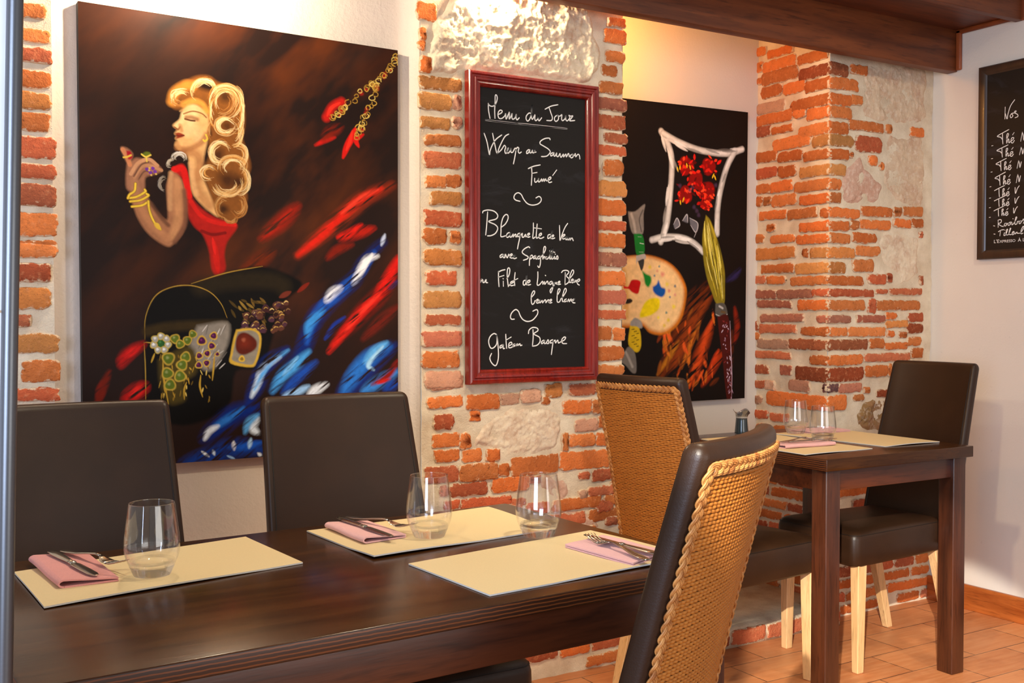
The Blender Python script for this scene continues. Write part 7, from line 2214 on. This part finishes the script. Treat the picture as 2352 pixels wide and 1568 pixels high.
OUT = [(0.0, 0.0), (0.026, 0.0), (0.0295, 0.0012), (0.0315, 0.005), (0.0365, 0.017), (0.0418, 0.031), (0.0442, 0.043), (0.0440, 0.056), (0.0420, 0.075), (0.0392, 0.096), (0.0365, 0.1165), (0.0362, 0.1178)]
INN = [(0.0354, 0.1178), (0.0352, 0.1165), (0.0379, 0.096), (0.0407, 0.075), (0.0427, 0.056), (0.0428, 0.043), (0.0400, 0.031), (0.0330, 0.0215), (0.018, 0.0165), (0.0, 0.0155)]
def smooth_prof(P, n=4): return [tuple(p) for p in catmull(P, n)]
def lathe(m, prof, n=56, mi=0, wav=None):
    rings = []
    for r, z in prof:
        rings.append([(max(r, 1e-5) * math.cos(k * 2 * math.pi / n), max(r, 1e-5) * math.sin(k * 2 * math.pi / n), z + (wav(k / n, z) if wav else 0)) for k in range(n)])
    m.rings(rings, True, mi=mi)
def make_glass():
    r = empty('tumbler', (0, 0, 0))
    m = MB(); lathe(m, smooth_prof(OUT[4:]) + smooth_prof(INN[:7])); m.build('bowl', M_GLASS, r, angle=None)
    m = MB(); lathe(m, smooth_prof(OUT[:5]) + smooth_prof([(0.0355, 0.0255), (0.0330, 0.0215), (0.018, 0.0165), (0.0, 0.0155)])); m.build('base', M_GLASS_BASE, r, angle=None)
    return r
GL = [(0.390, 1.795, 'empty clear tumbler beside the grey-pole setting on the long table'),
      (0.915, 1.832, 'empty clear tumbler on the back right placemat of the long table'),
      (1.098, 1.728, 'empty clear tumbler on the front right placemat, the one nearest the closest wicker chair'),
      (2.838, 2.748, 'empty clear tumbler on the small table, farther one nearer the brick pillar'),
      (2.745, 2.535, 'empty clear tumbler on the small table, nearer one beside the rolled napkin')]
g0 = make_glass()
for i, (x, y, lab) in enumerate(GL):
    g = g0 if i == 0 else copy_tree(g0)
    g.location = (x, y, MZ + 0.0002); tag(g, lab, 'glass', 'clear tumblers')

def napkin(corners, label, mat, th=0.0026, roll=0.0085, layers=2):
    """corners: a,b along the rolled edge; c,d along the open edge"""
    a, b, c, d = [np.array(q) for q in corners]; cen = (a + b + c + d) / 4; w = (np.linalg.norm(d - a) + np.linalg.norm(c - b)) / 2
    prof = []   # (fraction across, z) of the cloth's centre line, bottom layer out to the roll and back over the top
    prof += [(1.0, 0.0016), (0.6, 0.0016), (0.12, 0.0016)]
    for k in range(9):
        an = math.radians(-90 - 180 * k / 8); prof.append((0.075 + (roll / w) * math.cos(an), 0.0016 + roll * 0.62 + roll * 0.62 * math.sin(an)))
    prof += [(0.25, 0.0016 + roll * 1.1), (0.5, 0.0016 + roll * 0.85), (0.8, 0.0052 + roll * 0.2), (1.0, 0.0052)]
    C = catmull(prof, 4); n = len(C); up = []; lo = []
    for i in range(n):
        t = C[min(i + 1, n - 1)] - C[max(i - 1, 0)]; t = np.array((t[0] * w, t[1])); t = t / (np.linalg.norm(t) + 1e-9); q = np.array((-t[1] / w, t[0])) * th / 2
        up.append(C[i] + q); lo.append(C[i] - q)
    loop = up + lo[::-1]; m = MB(); rings = []
    for k in range(13):
        v = k / 12; A = a * (1 - v) + b * v; D = d * (1 - v) + c * v; ring = []
        for f, z in loop:
            p_ = A + (D - A) * f - cen; ring.append((p_[0], p_[1], z + 0.0008 * math.sin(v * 7) * max(0, 1 - f)))
        rings.append(ring)
    m.rings(rings, True); b0 = 0
    for R_, fl in ((0, False), (12, True)):
        st = R_ * len(loop); fs = [(st + i, st + i + 1, st + 2 * n - 2 - i, st + 2 * n - 1 - i) for i in range(n - 1)]
        m.f += fs; m.m += [0] * len(fs)
    o = m.build('napkin', mat, angle=50); o.location = (cen[0], cen[1], MZ); return tag(o, label, 'napkin', 'folded pink napkins')
napkin([(0.229, 1.985), (0.246, 1.772), (0.334, 1.778), (0.322, 1.992)], 'folded pink napkin nearest the grey pole, under a knife and fork', M_NAPKIN)
napkin([(0.771, 2.004), (0.779, 1.829), (0.872, 1.845), (0.863, 2.008)], 'folded pink napkin on the back right placemat of the long table', M_NAPKIN_PALE, roll=0.008)
napkin([(1.186, 1.632), (1.204, 1.468), (1.100, 1.432), (1.084, 1.615)], 'folded pale pink napkin on the front right placemat of the long table', M_NAPKIN_PALE, roll=0.006)
napkin([(2.480, 2.440), (2.690, 2.425), (2.690, 2.560), (2.490, 2.575)], 'rolled pink napkin on the left placemat of the small table', M_NAPKIN_PALE, roll=0.007)
napkin([(2.860, 2.800), (3.050, 2.790), (3.055, 2.690), (2.880, 2.700)], 'pink napkin on the right placemat of the small table, behind the tumblers', M_NAPKIN_PALE, roll=0.006)

def flat_loft(m, pts, n=10):
    """pts: (x along, width, z, thickness)"""
    rings = []
    for x, w, z, t in pts:
        rings.append([(x, w / 2 * math.cos(k * 2 * math.pi / n), z + t / 2 * math.sin(k * 2 * math.pi / n)) for k in range(n)])
    m.rings(rings, True, True, True)
def make_knife():
    r = empty('knife', (0, 0, 0))
    m = MB(); flat_loft(m, [(0, 0.010, 0.004, 0.003), (0.004, 0.016, 0.004, 0.005), (0.03, 0.0185, 0.004, 0.006), (0.06, 0.016, 0.004, 0.006), (0.09, 0.012, 0.004, 0.005), (0.098, 0.011, 0.004, 0.005)]); m.build('handle', M_STEEL, r, angle=None)
    m = MB(); flat_loft(m, [(0.097, 0.0105, 0.004, 0.006), (0.1, 0.013, 0.004, 0.007), (0.105, 0.013, 0.004, 0.007), (0.108, 0.010, 0.004, 0.004)]); m.build('collar', M_STEEL, r, angle=None)
    m = MB(); flat_loft(m, [(0.107, 0.010, 0.004, 0.0025), (0.115, 0.017, 0.004, 0.0018), (0.16, 0.018, 0.004, 0.0015), (0.19, 0.017, 0.004, 0.0013), (0.203, 0.012, 0.004, 0.0011), (0.208, 0.004, 0.004, 0.0009)]); m.build('blade', M_STEEL, r, angle=None)
    return r
def make_fork():
    r = empty('fork', (0, 0, 0))
    m = MB(); flat_loft(m, [(0, 0.009, 0.003, 0.002), (0.004, 0.015, 0.003, 0.003), (0.025, 0.0185, 0.0035, 0.0035), (0.05, 0.0145, 0.005, 0.0035), (0.08, 0.0085, 0.009, 0.0035), (0.105, 0.0065, 0.0115, 0.0035), (0.12, 0.0065, 0.0105, 0.0032)]); m.build('handle', M_STEEL, r, angle=None)
    m = MB(); flat_loft(m, [(0.119, 0.0065, 0.0106, 0.0032), (0.127, 0.014, 0.008, 0.0025), (0.134, 0.021, 0.0055, 0.002), (0.142, 0.0235, 0.004, 0.0018), (0.150, 0.0235, 0.0035, 0.0017)])
    for k in range(4):
        y = -0.0096 + 0.0064 * k; m.tube([(0.148, y, 0.0035), (0.16, y, 0.004), (0.175, y, 0.007), (0.188, y * 0.96, 0.0115), (0.192, y * 0.95, 0.0132)], [0.0015, 0.0015, 0.0013, 0.0009, 0.0004], 6)
    m.build('tines', M_STEEL, r, angle=None); return r
K0, F0 = make_knife(), make_fork()
first = {'k': True, 'f': True}
def lay(kind, a, b, z, label, tilt=0.0, roll=0.0):
    src = K0 if kind == 'k' else F0
    o = src if first[kind] else copy_tree(src); first[kind] = False
    d = (b[0] - a[0], b[1] - a[1]); o.location = (a[0], a[1], z); o.rotation_euler = (roll, tilt, math.atan2(d[1], d[0]))
    tag(o, label, 'knife' if kind == 'k' else 'fork', 'table knives' if kind == 'k' else 'table forks')
NZ = MZ + 0.0125
lay('k', (0.262, 1.985), (0.302, 1.775), NZ + 0.0005, 'steel knife on the pink napkin nearest the grey pole', 0.02)
lay('f', (0.282, 1.995), (0.340, 1.845), NZ - 0.001, 'steel fork on the pink napkin nearest the grey pole', 0.0)
lay('k', (0.806, 2.020), (0.828, 1.822), NZ, 'steel knife on the back right napkin of the long table', 0.02)
lay('f', (0.826, 2.030), (0.882, 1.880), NZ - 0.001, 'steel fork on the back right napkin of the long table', 0.0)
lay('k', (1.158, 1.430), (1.142, 1.640), MZ + 0.010, 'steel knife on the front right napkin, farther from the table edge', 0.0)
lay('f', (1.122, 1.420), (1.135, 1.600), MZ + 0.0085, 'steel fork on the front right napkin, tines toward the tumbler', 0.0)
lay('f', (2.520, 2.505), (2.690, 2.512), MZ + 0.011, 'steel fork on the rolled napkin of the small table', 0.0)
lay('k', (2.530, 2.480), (2.690, 2.470), MZ + 0.0125, 'steel knife on the rolled napkin of the small table', 0.0)

# small jug
r = empty('jug', (2.685, 2.862, TZ + 0.0005)); tag(r, 'small slate-blue jug with a wavy grey lip on the small table', 'jug')
m = MB(); lathe(m, smooth_prof([(0.0, 0.0), (0.022, 0.0), (0.0245, 0.003), (0.0245, 0.01), (0.0225, 0.03), (0.0205, 0.052), (0.019, 0.056), (0.0, 0.056)], 3), 40); m.build('body', M_JUG, r, angle=50)
m = MB(); lathe(m, smooth_prof([(0.0, 0.056), (0.018, 0.056), (0.0195, 0.062), (0.0, 0.063)], 2), 32); m.build('salt', M_SALT, r)
m = MB(); wv = lambda k, z: 0.007 * max(0, (z - 0.062) / 0.02) * math.sin(k * 2 * math.pi * 3 + 0.6)
lathe(m, smooth_prof([(0.0205, 0.052), (0.0208, 0.060), (0.024, 0.070), (0.0295, 0.079), (0.0305, 0.081), (0.029, 0.081), (0.023, 0.071), (0.0196, 0.060)], 3), 48, 0, wv); m.build('lip', M_JUG_RIM, r, angle=None)

# ------------------------------------------------------------------ screen with grey tube at the left edge, spotlight at the top right
r = empty('partition_screen', (0.10, 1.10, 0)); tag(r, 'white partition screen with a slanting grey metal edge tube at the left', 'screen')
def pole_x(z): return 0.0195 + (z - 1.475) * (0.0170 / 0.64)
m = MB(); m.tube([(pole_x(z), -0.003 + (z - 1.1) * 0.012, z) for z in (0.0, 0.5, 1.0, 1.5, 2.05)], 0.0075, 24); m.build('edge_tube', M_POLE, r)
for z0, z1 in ((0.03, 1.1815), (1.184, 2.03)):
    m = MB(); z = [z0, z1]
    vs = []
    for zz in z:
        for xx in (-0.55, pole_x(zz) - 0.005):
            for yy in (0.004, 0.012): vs.append((xx, yy + (zz - 1.1) * 0.012, zz))
    m.add(vs, [(0, 1, 3, 2), (4, 6, 7, 5), (0, 2, 6, 4), (1, 5, 7, 3), (0, 4, 5, 1), (2, 3, 7, 6)]); m.build('panel', M_SCREEN, r, smooth=False)
r = empty('spotlight', (3.66, 2.40, 2.385)); tag(r, 'black spotlight under the timber at the top right corner', 'spotlight')
m = MB(); m.tube([(-0.10, 0.02, 0.005), (0.06, 0.02, 0.005), (0.064, 0.02, 0.005)], [0.020, 0.020, 0.016], 24); m.build('housing', M_BLACK, r, angle=40)
m = MB(); m.box(0.0, 0.02, 0.01, 0.03, -0.03, -0.012); m.build('bracket', M_BLACK, r, bevel=0.002)
m = MB(); m.box(-0.03, 0.03, 0.035, 0.085, 0.0, 0.04); m.build('mount', M_BLACK, r, bevel=0.002)
